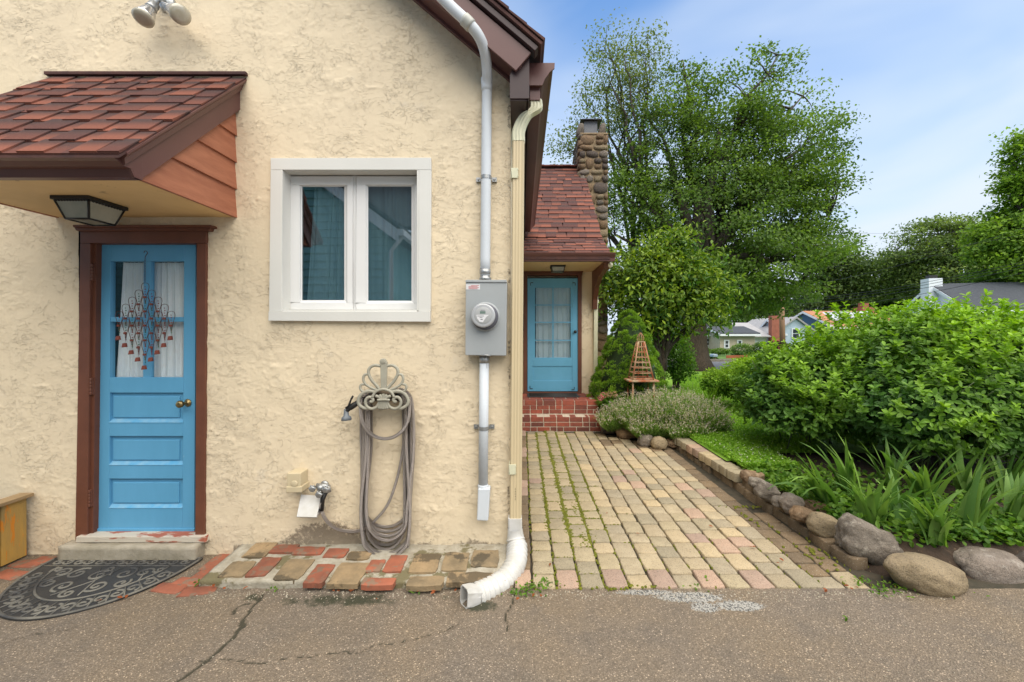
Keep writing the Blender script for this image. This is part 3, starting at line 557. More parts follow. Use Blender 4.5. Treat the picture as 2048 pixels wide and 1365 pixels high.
mb = MB(); mb.q([(184, 1074), (392, 1074), (392, 1070), (184, 1070)], Yd+.01, Yd+.05); dpart('threshold', mb, M['dark'], .0)
for nm, x0, x1, z0, z1, lean, lb in (('door_curtain', 233, 292, 526, 762, .0, 'white gathered curtain behind the left panes of the near blue door'), ('door_curtain', 300, 372, 526, 762, 0, 'white gathered curtain behind the right panes of the near blue door')):
    a = P(x0, z1, .11); b = P(x1, z0, .11); curtain(nm, a.x, b.x, a.z, b.z, .105, .012, 5, M['curtain'], lb, .05 if x0 < 290 else 0)
# concrete doorstep
def rough_block(name, mats, x0, x1, y0, y1, z0, z1, st=.03, amp=.008, parent=None, seed=0, **kw):
    nx = max(2, int((x1-x0)/st)); ny = max(2, int((y1-y0)/st)); nz = max(2, int((z1-z0)/st)); bm = bmesh.new()
    bmesh.ops.create_cube(bm, size=1); me = bpy.data.meshes.new(name)
    bmesh.ops.subdivide_edges(bm, edges=[e for e in bm.edges if abs(e.verts[0].co.x-e.verts[1].co.x) > .5], cuts=nx)
    bmesh.ops.subdivide_edges(bm, edges=[e for e in bm.edges if abs(e.verts[0].co.y-e.verts[1].co.y) > .5], cuts=ny, use_grid_fill=True)
    bmesh.ops.subdivide_edges(bm, edges=[e for e in bm.edges if abs(e.verts[0].co.z-e.verts[1].co.z) > .5], cuts=nz, use_grid_fill=True)
    for v in bm.verts:
        c = v.co; c = Vector((x0+(c.x+.5)*(x1-x0), y0+(c.y+.5)*(y1-y0), z0+(c.z+.5)*(z1-z0))); ce = Vector(((x0+x1)/2, (y0+y1)/2, (z0+z1)/2))
        d = mnoise.noise_vector((c+Vector((seed*3.1, seed, 0)))*9)*amp+mnoise.noise_vector(c*31)*amp*.5; v.co = c+d
    bm.to_mesh(me); bm.free(); me.materials.append(mats)
    for p in me.polygons: p.use_smooth = True
    return setp(link(name, me, parent), **kw)
a = XatZ(148, 1112); b = XatZ(412, 1112)
rough_block('doorstep', M['concrete'], P(146, 0, 0).x, P(412, 0, 0).x, -.095, .03, -.03, P(0, 1087, -.05).z, .03, .006, None, 3, label='low cracked concrete doorstep under the near blue door', cat='doorstep')
# ---- canopy over the near door
cz0, Xr, Xl, Yf = 2.337, -1.993, -3.22, -.75
mb = MB(); mb.box(Xl, Xr, Yf, 0.0, cz0, cz0+.02); can = mb.build('door_canopy', M['soffit'], house)
def cpart(name, mbx, mat, bev=.002): o = mbx.build(name, mat, house, bev); o.parent = can; return o
zt = lambda y: 2.409+(3.32-2.409)*(y+.9)/.9         # roof top surface height at y
def side_boards(X, sgn):
    hs = [cz0-.004, 2.53, 2.715, 2.90, 3.085, 3.24]
    for i in range(5):
        z0, z1 = hs[i], hs[i+1]+.012
        yb = lambda z: (z-2.409)/(3.32-2.409)*.9-.9+.07
        y0 = max(yb(z0), Yf+.0); y1 = max(yb(z1), Yf)
        if y1 > -.01: y1 = -.01
        mb = MB(); t0, t1 = .022, .006
        p = [(X, y0, z0), (X+sgn*t0, y0, z0), (X+sgn*t0, .01, z0), (X, .01, z0), (X, y1, z1), (X+sgn*t1, y1, z1), (X+sgn*t1, .01, z1), (X, .01, z1)]
        mb.hexa(p); cpart('siding_board', mb, M['siding'], .0015)
side_boards(Xr-.006, 1); side_boards(Xl+.006, -1)
def rake(X, sgn, Xt):      # sloping fascia with a flared crown
    mb = MB(); k = (3.32-2.409)/.9; zb_ = cz0-.012; bot = lambda y: zt(y)-.235; yc = (zb_+.235-2.409)/k-.9
    top = lambda y: zt(y)-.035
    pl = [(-.845, top(-.845)), (-.0, top(0)), (-.0, bot(0)), (yc, zb_), (Yf-.035, zb_)]
    mb.prism([(X, y, z) for y, z in pl], (sgn*.016, 0, 0)); cpart('rake_fascia', mb, M['metalbrown'], .001)
    mb = MB(); secs = [(.016, -.105), (.030, -.098), (.040, -.06), (.062, -.038), (.064, -.022), (.0, -.022), (.0, -.105)]; vs = []
    for y in (-.875, 0.0):
        for dx, dz in secs: vs.append((X+sgn*dx, y+(.0 if y == 0 else (-dz-.022)*.35), zt(y)+dz+(.0 if y == 0 else (-dz-.022)*.35)))
    n = len(secs); mb.add(vs, [(i, (i+1) % n, n+(i+1) % n, n+i) for i in range(n)]+[tuple(range(n)), tuple(range(n, 2*n))]); cpart('rake_crown', mb, M['metalbrown'], .001)
rake(Xr+.018, 1, Xr+.018); rake(Xl-.018, -1, Xl-.018)
mb = MB(); yo, zo = -.90, zt(-.9)-.006                # front fascia, flared profile
pr = [(yo, zo), (yo+.005, zo-.028), (yo+.05, zo-.034), (yo+.07, zo-.05), (Yf-.035, cz0+.035), (Yf-.03, cz0-.012), (Yf+.0, cz0-.012), (Yf+.02, cz0+.03), (yo+.12, zo+.02)]
pr = [(yo, zo), (yo+.002, zo-.022), (yo+.03, zo-.03), (yo+.055, zo-.045), (Yf-.045, cz0+.026), (Yf-.03, cz0-.012), (Yf+.01, cz0-.012), (Yf+.01, zo+.04), (yo+.04, zo+.03)]
mb.prism([(Xl-.04, y, z) for y, z in pr], (Xr+.035-(Xl-.04), 0, 0)); cpart('front_fascia', mb, M['metalbrown'], .001)
mb = MB(); s_ = [(-.905, zt(-.905)-.014), (0, zt(0)-.014), (0, zt(0)-.03), (-.905, zt(-.905)-.03)]
mb.prism([(Xl-.062, y, z) for y, z in s_], (Xr+.075-(Xl-.062), 0, 0)); cpart('roof_deck', mb, M['shingle_under'], .0)
# shingles
th = math.atan2(3.32-2.409, .9); SLn = .9/math.cos(th)
def tab_mesh(nm, w, l, t0, t1, skew, mat):
    mb = MB(); p = [(0, 0, t0*0), (w, 0, 0), (w+skew, l, 0), (skew, l, 0)]
    mb.hexa([(0, 0, -.001), (w, 0, -.001), (w+skew, l, -.001), (skew, l, -.001), (0, 0, t0), (w, 0, t0), (w+skew, l, t1), (skew, l, t1)]); return mb.mesh(nm, mat)
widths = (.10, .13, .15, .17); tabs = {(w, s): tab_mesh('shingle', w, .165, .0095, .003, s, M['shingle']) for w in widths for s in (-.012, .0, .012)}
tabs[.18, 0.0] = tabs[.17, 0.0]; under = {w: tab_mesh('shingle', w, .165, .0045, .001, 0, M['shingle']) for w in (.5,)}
rows = 9; ex = SLn/rows; rr = random.Random(5)
xL, xR_ = Xl-.06, Xr+.078
for r in range(rows):
    y = -.905+math.cos(th)*ex*r; z = zt(-.905)+math.sin(th)*ex*r-.012
    xr = xR_+(.0-.0)*(r/rows)
    x = xL; 
    while x < xr-.02:                                 # plain base course
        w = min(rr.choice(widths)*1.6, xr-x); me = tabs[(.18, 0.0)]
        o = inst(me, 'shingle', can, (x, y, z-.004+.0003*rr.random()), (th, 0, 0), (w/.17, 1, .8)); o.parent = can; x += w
    x = xL+rr.random()*.1
    while x < xr-.05:
        w = rr.choice(widths); 
        if x+w > xr: w = xr-x
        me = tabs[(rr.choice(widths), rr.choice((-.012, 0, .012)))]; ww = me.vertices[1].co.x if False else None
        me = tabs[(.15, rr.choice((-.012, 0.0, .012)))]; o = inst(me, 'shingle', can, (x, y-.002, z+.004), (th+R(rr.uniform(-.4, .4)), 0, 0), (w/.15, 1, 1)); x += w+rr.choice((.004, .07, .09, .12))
mb = MB(); a = P(105, 148, 0); mb.box(-3.29, Xr+.09, -.03, -.002, 3.312, 3.335); cpart('flashing', mb, M['shingle_under'], .004)
# ---- wing roof over the far door
dE, zE = 6.2, P(0, 506, 6.2-DC).z; yE = dE-DC; yB = 6.9-DC; zB = P(0, 474, yB).z; yR = 9.0-DC; zR = P(0, 335, yR).z; XE = 1.315; XW = -.4
mb = MB(); mb.prism([(XW, yE-.02, zE-.03), (XW, yB, zB-.03), (XW, yR, zR-.03), (XW, yR+3.2, zR-2.6), (XW, yR+3.2, zR-2.75), (XW, yR, zR-.15), (XW, yB, zB-.15), (XW, yE-.02, zE-.10)], (XE-.01-XW, 0, 0)); wr = mb.build('wing_roof', M['shingle_under'], house, .003)
small = [tab_mesh('shingle', .2, .16, .008, .002, s, M['shingle']) for s in (-.01, 0, .01)]
def wing_rows(y0, z0, y1, z1, n, left):
    global wcount
    t = math.atan2(z1-z0, y1-y0); L = math.hypot(z1-z0, y1-y0); e_ = L/n; out = []
    for r in range(n):
        y = y0+math.cos(t)*e_*r; z = z0+math.sin(t)*e_*r; x = left(y)-rr.random()*.15
        while x < XE-.03:
            w = rr.choice((.13, .17, .2, .25)); w = min(w, XE-x+rr.choice((0, .006))); raised = rr.random() < .55
            out.append((x, y-.002*raised, z-.014+.007*raised, t, w, e_)); x += w+.002
    return out
lf = lambda y: (1042-CX)/F*(y+DC)-.02 if y < yB else (1068-CX)/F*(y+DC)
al = wing_rows(yE-.03, zE-.012, yB, zB, 6, lf)+wing_rows(yB-.05, zB-.01, yR, zR, 18, lf)
cnt = 0; rest = MB()
for (x, y, z, t, w, e_) in al:
    if cnt < 190: o = inst(rr.choice(small), 'shingle', wr, (x, y, z), (t, 0, 0), (w/.2, e_/.15, 1)); cnt += 1
    else:
        c, s_ = math.cos(t), math.sin(t); l = e_*1.08; q = [(x, y, z), (x+w, y, z), (x+w, y+c*l, z+s_*l), (x, y+c*l, z+s_*l)]
        up_ = Vector((0, -s_, c)); rest.hexa([Vector(p) for p in q]+[Vector(q[0])+up_*.008, Vector(q[1])+up_*.008, Vector(q[2])+up_*.002, Vector(q[3])+up_*.002], rr.choice((0, 0, 0, 1, 1, 2)))
sha = [pm('shingle_red', (.24, .072, .045), (.19, .06, .04), 30, .9), pm('shingle_mid', (.17, .06, .042), (.13, .05, .04), 30, .9), pm('shingle_dark', (.085, .042, .036), (.07, .04, .035), 30, .9)]
o = rest.build('shingle', sha, house, kind='stuff'); o.parent = wr
mb = MB()
for i in range(9): x = P(1060, 0, yR).x+i*.14; mb.box(x, x+.16, yR-.09, yR+.09, zR-.005+.006*(i % 2), zR+.022+.006*(i % 2))
o = mb.build('ridge_cap', sha[1], house, .003); o.parent = wr
mb = MB(); rg = [(0, 0), (.015, -.03), (.035, -.05), (.055, -.075), (.06, -.12), (.14, -.12), (.14, 0)]
mb.prism([(XC+.01, yE-.06+a, zE-.005+b) for a, b in rg], (P(1232, 0, yE-.06).x-XC-.01, 0, 0)); o = mb.build('wing_gutter', M['metalbrown'], house, .003)
mb = MB(); mb.box(XC+.01, XE-.02, yE+.09, YW, 2.615, 2.635); mb.build('porch_soffit', M['soffit'], house)
mb = MB(); mb.prism([(XE-.01, yE+.1, zE-.13), (XE-.01, yE+.1, zE-.05), (XE-.01, yB, zB-.05), (XE-.01, yR, zR-.05), (XE-.01, yR, zR-.22), (XE-.01, yB, zB-.22)], (.02, 0, 0)); mb.build('wing_rake_board', M['metalbrown'], house)
# bracket under the wing eave
xk = P(1190, 0, YW-.1).x; mb = MB()
bp = [(YW, 2.61), (yE+.12, 2.61), (yE+.16, 2.50), (YW-.62, 2.44), (YW-.30, 2.30), (YW-.14, 2.10), (YW-.10, 1.93), (YW, 1.93)]
mb.prism([(xk-.04, y, z) for y, z in bp], (.08, 0, 0)); mb.build('eave_bracket', M['brown'], house, .006)
# far storm door
mb = MB(); mb.px(1053, 556, 1157, 784, YW+.12, YW+.13); fd = mb.build('storm_door', M['dark'], house)
def fpart(name, mbx, mat, bev=.002): o = mbx.build(name, mat, house, bev); o.parent = fd; return o
Y0 = YW-.02
for r in ((1047, 551, 1054.5, 785), (1156, 551, 1163.5, 785), (1046, 544, 1165, 551)): mb = MB(); mb.px(*r, Y0-.02, Y0+.1); fpart('casing', mb, M['brown'], .004)
mb = MB(); mb.px(1044.5, 542, 1166.5, 544.5, Y0-.045, Y0+.05); fpart('drip_cap', mb, M['brown'])
mb = MB(); mb.px(1047, 784.5, 1163, 787.5, Y0-.03, Y0+.1); fpart('sill', mb, M['brown'])
for nm, r in (('stile', (1055, 557, 1066, 783)), ('stile', (1144.5, 557, 1155.5, 783)), ('rail', (1066, 557, 1144.5, 571)), ('rail', (1066, 720, 1144.5, 733)), ('rail', (1066, 762, 1144.5, 783))): mb = MB(); mb.px(*r, Y0, Y0+.03); fpart(nm, mb, M['blue_far'], .003)
for nm, r in (('stile', (1066, 571, 1070, 720)), ('stile', (1141.5, 571, 1144.5, 720)), ('rail', (1070, 571, 1141.5, 576)), ('rail', (1070, 715.5, 1141.5, 720)), ('muntin', (1104.8, 576, 1107.2, 715.5))): mb = MB(); mb.px(*r, Y0+.006, Y0+.028); fpart(nm, mb, M['blue_far'], .001)
for y in (610.5, 645, 681): mb = MB(); mb.px(1070, y-1, 1104.6, y+1, Y0+.008, Y0+.026); mb.px(1107.4, y-1, 1141.5, y+1, Y0+.008, Y0+.026); fpart('muntin', mb, M['blue_far'], .001)
mb = MB(); mb.px(1066, 733, 1144.5, 762, Y0+.014, Y0+.024); fpart('panel', mb, M['blue_far'])
for x0, x1 in ((1070, 1104.8), (1107.2, 1141.5)):
    for y0, y1 in ((576, 609.5), (611.5, 644), (646, 680), (682, 715.5)): mb = MB(); mb.px(x0, y0, x1, y1, Y0+.016, Y0+.019); fpart('pane', mb, M['glass3'], 0)
for x, y, sx_, sy_ in ((1061, 566, 1, 1), (1150.5, 566, -1, 1), (1060, 778, 1, -1), (1148.5, 780, -1, -1)):
    mb = MB(); a = P(x, y, Y0-.003); mb.box(min(a.x, a.x+sx_*.05), max(a.x, a.x+sx_*.05), Y0-.004, Y0, a.z-.007, a.z+.007); mb.box(a.x-.006, a.x+.006, Y0-.004, Y0, min(a.z+.007*-sy_, a.z-sy_*.05), max(a.z-.007*sy_, a.z-sy_*.05)); fpart('corner_bracket', mb, M['black'], 0)
mb = MB(); c = P(1150, 664, Y0); mb.lathe([(0, .024), (.008, .024), (.012, .012), (.03, .012), (.036, .024), (.05, .028), (.06, .018)], c, (0, -1, 0), 14); fpart('doorknob', mb, M['black'], 0)
a = P(1072, 718, YW+.07); b = P(1141, 574, YW+.07); curtain('storm_door_curtain', a.x, b.x, a.z, b.z, YW+.07, .008, 7, M['curtain'], 'pale curtain hanging behind the glass of the far blue storm door')
# chimney
YC0, YC1, XC0, XC1, ZC = 8.6-DC, 9.55-DC, 1.18, P(1220, 0, 5.72).x-.03, P(0, 268, 5.72).z
mb = MB(); mb.box(XC0+.03, XC1-.01, YC0+.03, YC1, 0, ZC-.01); chim = mb.build('chimney', M['mortar'], house, .01)
M['chimmortar'] = pm('sandy_mortar', (.30, .22, .13), (.20, .15, .09), 14, .95, bs=60, bd=.01); chim.data.materials[0] = M['chimmortar']
def rock_me(name, mat, seed, sub=2, sc=(1, 1, 1), rough=.22, box=.5):
    bm = bmesh.new(); bmesh.ops.create_icosphere(bm, subdivisions=sub, radius=1); off = Vector((seed*7.7, seed*3.3, seed*1.9))
    for v in bm.verts:
        c = v.co.normalized(); m_ = max(abs(c.x), abs(c.y), abs(c.z)); c = c.lerp(c/m_, box)
        d = mnoise.noise(c*1.1+off)*rough+mnoise.noise(c*2.6+off)*rough*.45+mnoise.noise(c*6+off)*rough*.22+mnoise.noise(c*13+off)*rough*.10
        c = c*(1+d); v.co = Vector((c.x*sc[0], c.y*sc[1], c.z*sc[2]))
    me = bpy.data.meshes.new(name); bm.to_mesh(me); bm.free(); me.materials.append(mat)
    for p in me.polygons: p.use_smooth = True
    return me
cst = [rock_me('stone', M[k], i, 2, (1, 1, 1), .26, .62) for i, k in enumerate(('rock_dark', 'rock_brown', 'rock_brown', 'rock_grey', 'rock_dark', 'rock_brown', 'rock_tan', 'rock_pink'))]
rr = random.Random(9); z = 1.1
while z < ZC-.02:
    h = rr.choice((.12, .15, .19, .24)); x = XC0
    if z+h > ZC: h = ZC-z
    while x < XC1-.03:
        w = min(rr.choice((.13, .17, .22, .28, .34)), XC1-x)
        if XC1-(x+w) < .08: w = XC1-x
        split = h > .17 and w < .2 and rr.random() < .4
        for (zz, hh) in (((z, h/2), (z+h/2, h/2)) if split else ((z, h),)):
            inst(rr.choice(cst), 'stone', chim, (x+w/2, YC0+.035+rr.uniform(0, .02), zz+hh/2), (rr.uniform(-.1, .1), rr.choice((0, math.pi))+rr.uniform(-.16, .16), 0), (w*.47, .07, hh*.46))
        x += w
    z += h
z = 3.95
while z < ZC-.02:
    h = min(rr.choice((.13, .18, .24)), ZC-z); y = YC0
    while y < YC1-.03:
        w = min(rr.choice((.18, .25, .33)), YC1-y); inst(rr.choice(cst), 'stone', chim, (XC0+.03, y+w/2, z+h/2), (rr.uniform(-.2, .2), 0, 0), (.06, w*.47, h*.46)); y += w
    z += h
mb = MB(); mb.box(XC0+.01, XC1, YC0+.01, YC1, ZC-.01, ZC+.035); o = mb.build('chimney_crown', M['chimmortar'], house, .02); o.parent = chim
cm = (XC0+XC1)/2-.02; zb = ZC+.035
mb = MB(); mb.box(cm-.16, cm+.14, YC0+.22, YC0+.55, zb, zb+.08); o = mb.build('flue_tile', M['terracotta'], house, .01); o.parent = chim
M['mesh'] = pm('cap_mesh', (.19, .20, .21), (.10, .10, .11), 260, .6, lo=.48, hi=.52)
mb = MB(); mb.box(cm-.15, cm+.13, YC0+.23, YC0+.54, zb+.08, zb+.34); o = mb.build('chimney_cap_screen', M['mesh'], house); o.parent = chim
mb = MB(); mb.hexa([(cm-.24, YC0+.14, zb+.34), (cm+.22, YC0+.14, zb+.34), (cm+.22, YC0+.63, zb+.34), (cm-.24, YC0+.63, zb+.34), (cm-.19, YC0+.2, zb+.385), (cm+.17, YC0+.2, zb+.385), (cm+.17, YC0+.57, zb+.385), (cm-.19, YC0+.57, zb+.385)]); o = mb.build('chimney_cap', M['black'], house, .004); o.parent = chim
for sx_ in (-.24, .22): inst(cst[3], 'stone', chim, (cm+sx_*1.0, YC0+.2, zb+.12), (0, .2, 0), (.075, .1, .15))
# small downspout at the wing corner
wd_ = root('wing_downspout', 'white downspout down the corner of the porch wing', 'downspout', (XR+.03, YW-.05, .42))
mb = MB(); rect_tube(mb, [(XR+.045, YW-.045, 2.3), (XR+.03, YW-.045, .50)], .075, .06); mb.build('pipe', M['cream'], wd_)
mb = MB(); mb.tube(cr_path([(XR+.07, yE+.1, zE-.16), (XR+.07, YW-.5, 2.5), (XR+.05, YW-.12, 2.38), (XR+.045, YW-.045, 2.26)], 5), .035, 8); mb.build('elbow', M['cream'], wd_)
mb = MB(); mb.box(XR-.012, XR+.075, YW-.10, YW-.0, .40, .53); mb.build('shoe', M['whitepl'], wd_, .01)
for z in (.72, 2.05): mb = MB(); mb.box(XR-.01, XR+.09, YW-.082, YW-.0, z, z+.05); mb.build('strap', M['cream'], wd_, .002)
# ================================================================== THINGS ON THE HOUSE
# flood light
c = P(322, 12, -.06); fl = root('flood_light', 'twin head silver flood light high on the stucco wall above the canopy', 'flood light', (c.x, 0, c.z+.02))
mb = MB(); mb.lathe([(0, .055), (.02, .055), (.03, .04)], (c.x, 0, c.z+.055), (0, -1, 0)); mb.tube(cr_path([(c.x, -.02, c.z+.055), (c.x+.0, -.07, c.z+.04), (c.x-.02, -.08, c.z)]), .014, 8); mb.tube(cr_path([(c.x, -.05, c.z+.04), (c.x+.03, -.08, c.z+.0), (c.x+.06, -.09, c.z-.01)]), .010, 8); mb.build('wall_bracket', M['steel'], fl)
for (p0, p1, rl) in ((P(305, 14, -.09), P(285, 38, -.17), 1), (P(338, 18, -.10), P(362, 30, -.19), 0)):
    ax = (p1-p0).normalized(); L = (p1-p0).length
    mb = MB(); mb.lathe([(-.035, .022), (-.03, .03), (.01, .031), (.03, .034), (.034, .028)], p0, ax); sk = mb.build('lamp_socket', M['steel'], fl)
    mb = MB(); mb.lathe([(.030, .028), (.06, .038), (L*.8, .054), (L*.93, .058)], p0, ax, 28); mb.build('reflector', M['chrome'], fl)
    mb = MB(); mb.lathe([(L*.90, .059), (L*.96, .059), (L*1.02, .049), (L*1.05, .03), (L*1.06, .005)], p0, ax, 28); mb.build('lamp_lens', M['lens'], fl)
# canopy lantern
def lantern(name, label, X0, X1, Ya, Yb, Zt, h, inset, fat=.009, glass='frost'):
    r = root(name, label, 'ceiling light', ((X0+X1)/2, (Ya+Yb)/2, Zt-h))
    mb = MB(); mb.box(X0, X1, Ya, Yb, Zt-.022, Zt-.001); mb.build('ceiling_plate', M['black'], r, .002)
    i0 = .014; z1 = Zt-.022; z0 = Zt-h; T = [(X0+i0, Ya+i0), (X1-i0, Ya+i0), (X1-i0, Yb-i0), (X0+i0, Yb-i0)]; B = [(X0+inset, Ya+inset), (X1-inset, Ya+inset), (X1-inset, Yb-inset), (X0+inset, Yb-inset)]
    for i in range(4): mb = MB(); mb.tube([(*T[i], z1), (*B[i], z0)], fat*.7, 4); mb.build('corner_bar', M['black'], r)
    for i in range(4): mb = MB(); mb.tube([(*B[i], z0), (*B[(i+1) % 4], z0)], fat*.7, 4); mb.build('bottom_bar', M['black'], r)
    for i in range(4):
        a, b = T[i], T[(i+1) % 4]; c, d = B[i], B[(i+1) % 4]; mb = MB(); mb.add([(*a, z1), (*b, z1), (*d, z0), (*c, z0)], [(0, 1, 2, 3)]); mb.build('glass_pane', M[glass], r)
        mb = MB(); n = 12
        for k in range(n):
            t = (k+.5)/n; x = a[0]+(b[0]-a[0])*t; y = a[1]+(b[1]-a[1])*t; mb.ball((x, y, z1-.002), .009, 6, (1, 1, .9))
        mb.build('scalloped_edge', M['black'], r)
    mb = MB(); mb.add([(*B[0], z0+.002), (*B[1], z0+.002), (*B[2], z0+.002), (*B[3], z0+.002)], [(3, 2, 1, 0)]); mb.build('bottom_glass', M[glass], r); return r
lantern('canopy_lantern', 'black framed frosted glass lantern flush under the door canopy', -2.742, -2.515, -.475, -.23, cz0, .125, .045)
a = P(1101, 0, yE+.55); b = P(1131, 0, yE+.55); lantern('porch_lantern', 'small black square glass light on the porch ceiling above the far blue door', a.x, b.x, yE+.5, yE+.72, 2.615, .10, .03, .012)
# wind chime on the door
YH = -.012; cc0 = P(291, 507, YH); wc = root('wind_chime', 'rusty wire wind chime of teardrop loops and square bells hanging on the near blue door', 'wind chime', (cc0.x, YH, P(0, 755, YH).z))
def pxp(x, y, Y=YH): return P(x, y, Y)
mb = MB(); mb.tube(cr_path([pxp(288, 506), pxp(289, 503), pxp(293, 503), pxp(295, 507), pxp(292, 511), pxp(290, 516)]), .0022, 5); mb.build('hook', M['rust'], wc)
mb = MB()
for i in range(9):
    y = 517+i*5.2; mb.tube([pxp(290.2-1.8*(i % 2), y-.2), pxp(290.2, y-.6), pxp(290.2+1.6, y+2.5), pxp(290.2, y+6), pxp(290.2-1.8, y+2.5)], .0011, 4, closed=True)
mb.build('chain', M['rust'], wc)
def drop_pts(x, y, w=7.2, h=41, Y=YH): return [pxp(x+a*w, y+b*h, Y) for a, b in ((0, 0), (.75, .05), (1, .2), (.78, .40), (.34, .68), (.05, 1), (-.05, 1), (-.34, .68), (-.78, .40), (-1, .2), (-.75, .05))]
cols_ = [0, 1, 2, 3, 4, 3, 2, 1, 0]
k = 0
for r in range(9):
    n = min(r, 8-r)+1; y = 566+r*14.2
    for i in range(n):
        x = 290.5+(i-(n-1)/2)*26.0*(1 if True else 1)+(r-4)*.0; x += 0
        yy = y+(r > 4)*1.0
        mb = MB(); mb.tube(cr_path(drop_pts(x, yy, 7.6, 40, YH-.004*((i+r) % 2))+[drop_pts(x, yy, 7.6, 40, YH-.004*((i+r) % 2))[0]], 3), .0018, 5); mb.build('teardrop_loop', M['rust'], wc)
        mb = MB()
        for q in range(4): mb.ball(pxp(x+(q % 2)*.8-.4, yy+8+q*5, YH-.003), .0045 if q % 2 else .0036, 6)
        mb.build('bead_string', M['bead'] if (i+r) % 2 else M['bead2'], wc)
        mb = MB(); a = pxp(x-2.2, yy+31, YH); mb.box(a.x, a.x+.016, YH-.012, YH+.0, a.z, a.z+.014); mb.build('small_bell', M['bell'], wc, .002)
for i in range(9):                                    # bells along the lower edge
    x = 238.5+i*13.0; n = abs(i-4); y = 607+(4-n)*14.2+40
    if i in (4,): y += 2
    mb = MB(); mb.tube([pxp(x, y), pxp(x, y+24)], .0008, 4); 
    for q in range(4): mb.ball(pxp(x+(q % 2)*.8-.4, y+4+q*5), .0042, 6)
    mb.build('bead_string', M['bead2'] if i % 2 else M['bead'], wc)
    mb = MB(); a = pxp(x-4, y+34); s_ = .028; vs = [(a.x, YH-.018, a.z), (a.x+s_, YH-.018, a.z+.003), (a.x+s_, YH+.0, a.z+.003), (a.x, YH+.0, a.z), (a.x+.003, YH-.014, a.z+.028), (a.x+s_-.003, YH-.014, a.z+.031), (a.x+s_-.003, YH-.003, a.z+.031), (a.x+.003, YH-.003, a.z+.028)]; mb.hexa(vs); mb.build('square_bell', M['bell'], wc, .0015)
# electric meter and conduit
YP = -.055
mt = root('electric_meter', 'grey electric meter box with round glass meter on the stucco wall left of the downspout', 'electric meter', (P(972, 0, YP).x, YP, P(0, 712, YP).z))
Ym = -.115
mb = MB(); mb.q([(930.5, 711), (1012, 712), (1014, 566), (931.5, 565.5)], Ym, -.001); bx = mb.build('meter_box', M['meterbox'], mt, .004)
mb = MB(); mb.q([(930.5, 565), (1014, 565.5), (1013, 560), (931.5, 560)], Ym-.006, -.001); mb.build('box_hood', M['meterbox'], mt, .003)
mb = MB(); mb.px(932, 569, 960, 579.5, Ym-.0012, Ym); lb = mb.build('sticker', M['paperw'], mt)
mb = MB()
for i in range(4): mb.px(937 if i else 942, 571+i*2.1, 958-(i % 2)*3, 571.9+i*2.1, Ym-.0022, Ym-.0013)
o = mb.build('print', M['redink'], mt); o.parent = lb
mc = P(970.5, 634, Ym)
mb = MB(); mb.lathe([(0, .098), (.006, .097), (.010, .090)], mc, (0, -1, 0), 40); mb.build('socket_ring', M['meterbox'], mt)
mb = MB(); mb.lathe([(.008, .088), (.035, .087), (.040, .084), (.043, .077)], mc, (0, -1, 0), 40); mb.build('seal_ring', M['ink'], mt)
mc2 = mc+Vector((-.008, 0, .006))
M['mglass'] = pm('meter_cover', (.42, .43, .44), (.36, .37, .38), 6, .12, spec=.9)
mb = MB(); mb.lathe([(.03, .080), (.060, .079), (.068, .076), (.070, .070), (.0705, .055)], mc2, (0, -1, 0), 40); mb.build('meter_cover', M['mglass'], mt)
mb = MB(); mb.lathe([(.0706, .056), (.0715, .054), (.0716, .001)], mc2, (0, -1, 0), 40); fc = mb.build('dial_face', pm('dial_grey', (.38, .39, .39), None, 3, .4), mt)
yf = mc2.y-.0725
def fq(nm, pts, mat, y=yf): mb = MB(); mb.prism([(mc2.x+a, y, mc2.z+b) for a, b in pts], (0, .0006, 0)); o = mb.build(nm, mat, mt); o.parent = fc
fq('display', [(-.020, .012), (.016, .012), (.016, .028), (-.020, .028)], M['lcd'])
fq('paper_label', [(-.044, .004), (.040, .004), (.02, -.012), (.008, -.030), (.0, -.044), (-.022, -.041), (-.038, -.02)], M['paperw'])
fq('print_line', [(-.036, -.005), (.006, -.005), (.006, -.002), (-.036, -.002)], M['ink'], yf-.0007); fq('print_line', [(-.022, -.014), (-.004, -.014), (-.004, -.011), (-.022, -.011)], M['ink'], yf-.0007); fq('print_line', [(-.016, -.028), (-.002, -.028), (-.002, -.023), (-.016, -.023)], M['ink'], yf-.0007); fq('print_line', [(-.014, .033), (.012, .033), (.012, .035), (-.014, .035)], M['ink'], yf-.0007)
mb = MB(); a = P(973, 712, Ym+.01); mb.tube([a+Vector((-.03, -.01, .002)), a+Vector((-.005, -.018, .006)), a+Vector((.03, -.01, .002))], .006, 6); mb.tube([a+Vector((0, -.01, 0)), a+Vector((.0, -.012, -.03)), a+Vector((.004, -.012, -.085))], .0012, 5); mb.build('wire_seal', M['steel'], mt)
def vc(y): return P(974.5-(y-110)/(1000-110)*8.5, y, YP)
cn = root('conduit', 'upper grey electrical conduit running from the gable down to the meter box', 'conduit', vc(555))
mb = MB(); top = cr_path([P(850, -40, -.30), P(900, 12, -.30), P(936, 46, -.295), P(957, 72, -.26), P(969, 102, -.20), P(974, 140, -.125), vc(190), vc(300), vc(552)], 8); mb.tube(top, .034, 20); mb.build('pipe', M['conduit'], cn)
i1 = min(range(len(top)), key=lambda i: (top[i]-P(936, 46, -.295)).length)
for seg, rd in ((top[i1-2:i1+3], .040), ): mb = MB(); mb.tube(seg, rd, 20); mb.build('coupling', pm('coupling_grey', (.47, .48, .44), None, 4, .4), cn)
mb = MB(); mb.tube([vc(160)+Vector((0, -.025, 0)), vc(176)+Vector((0, -.008, 0)), vc(186)], [.038, .038, .035], 20); mb.build('coupling', M['conduit'], cn)
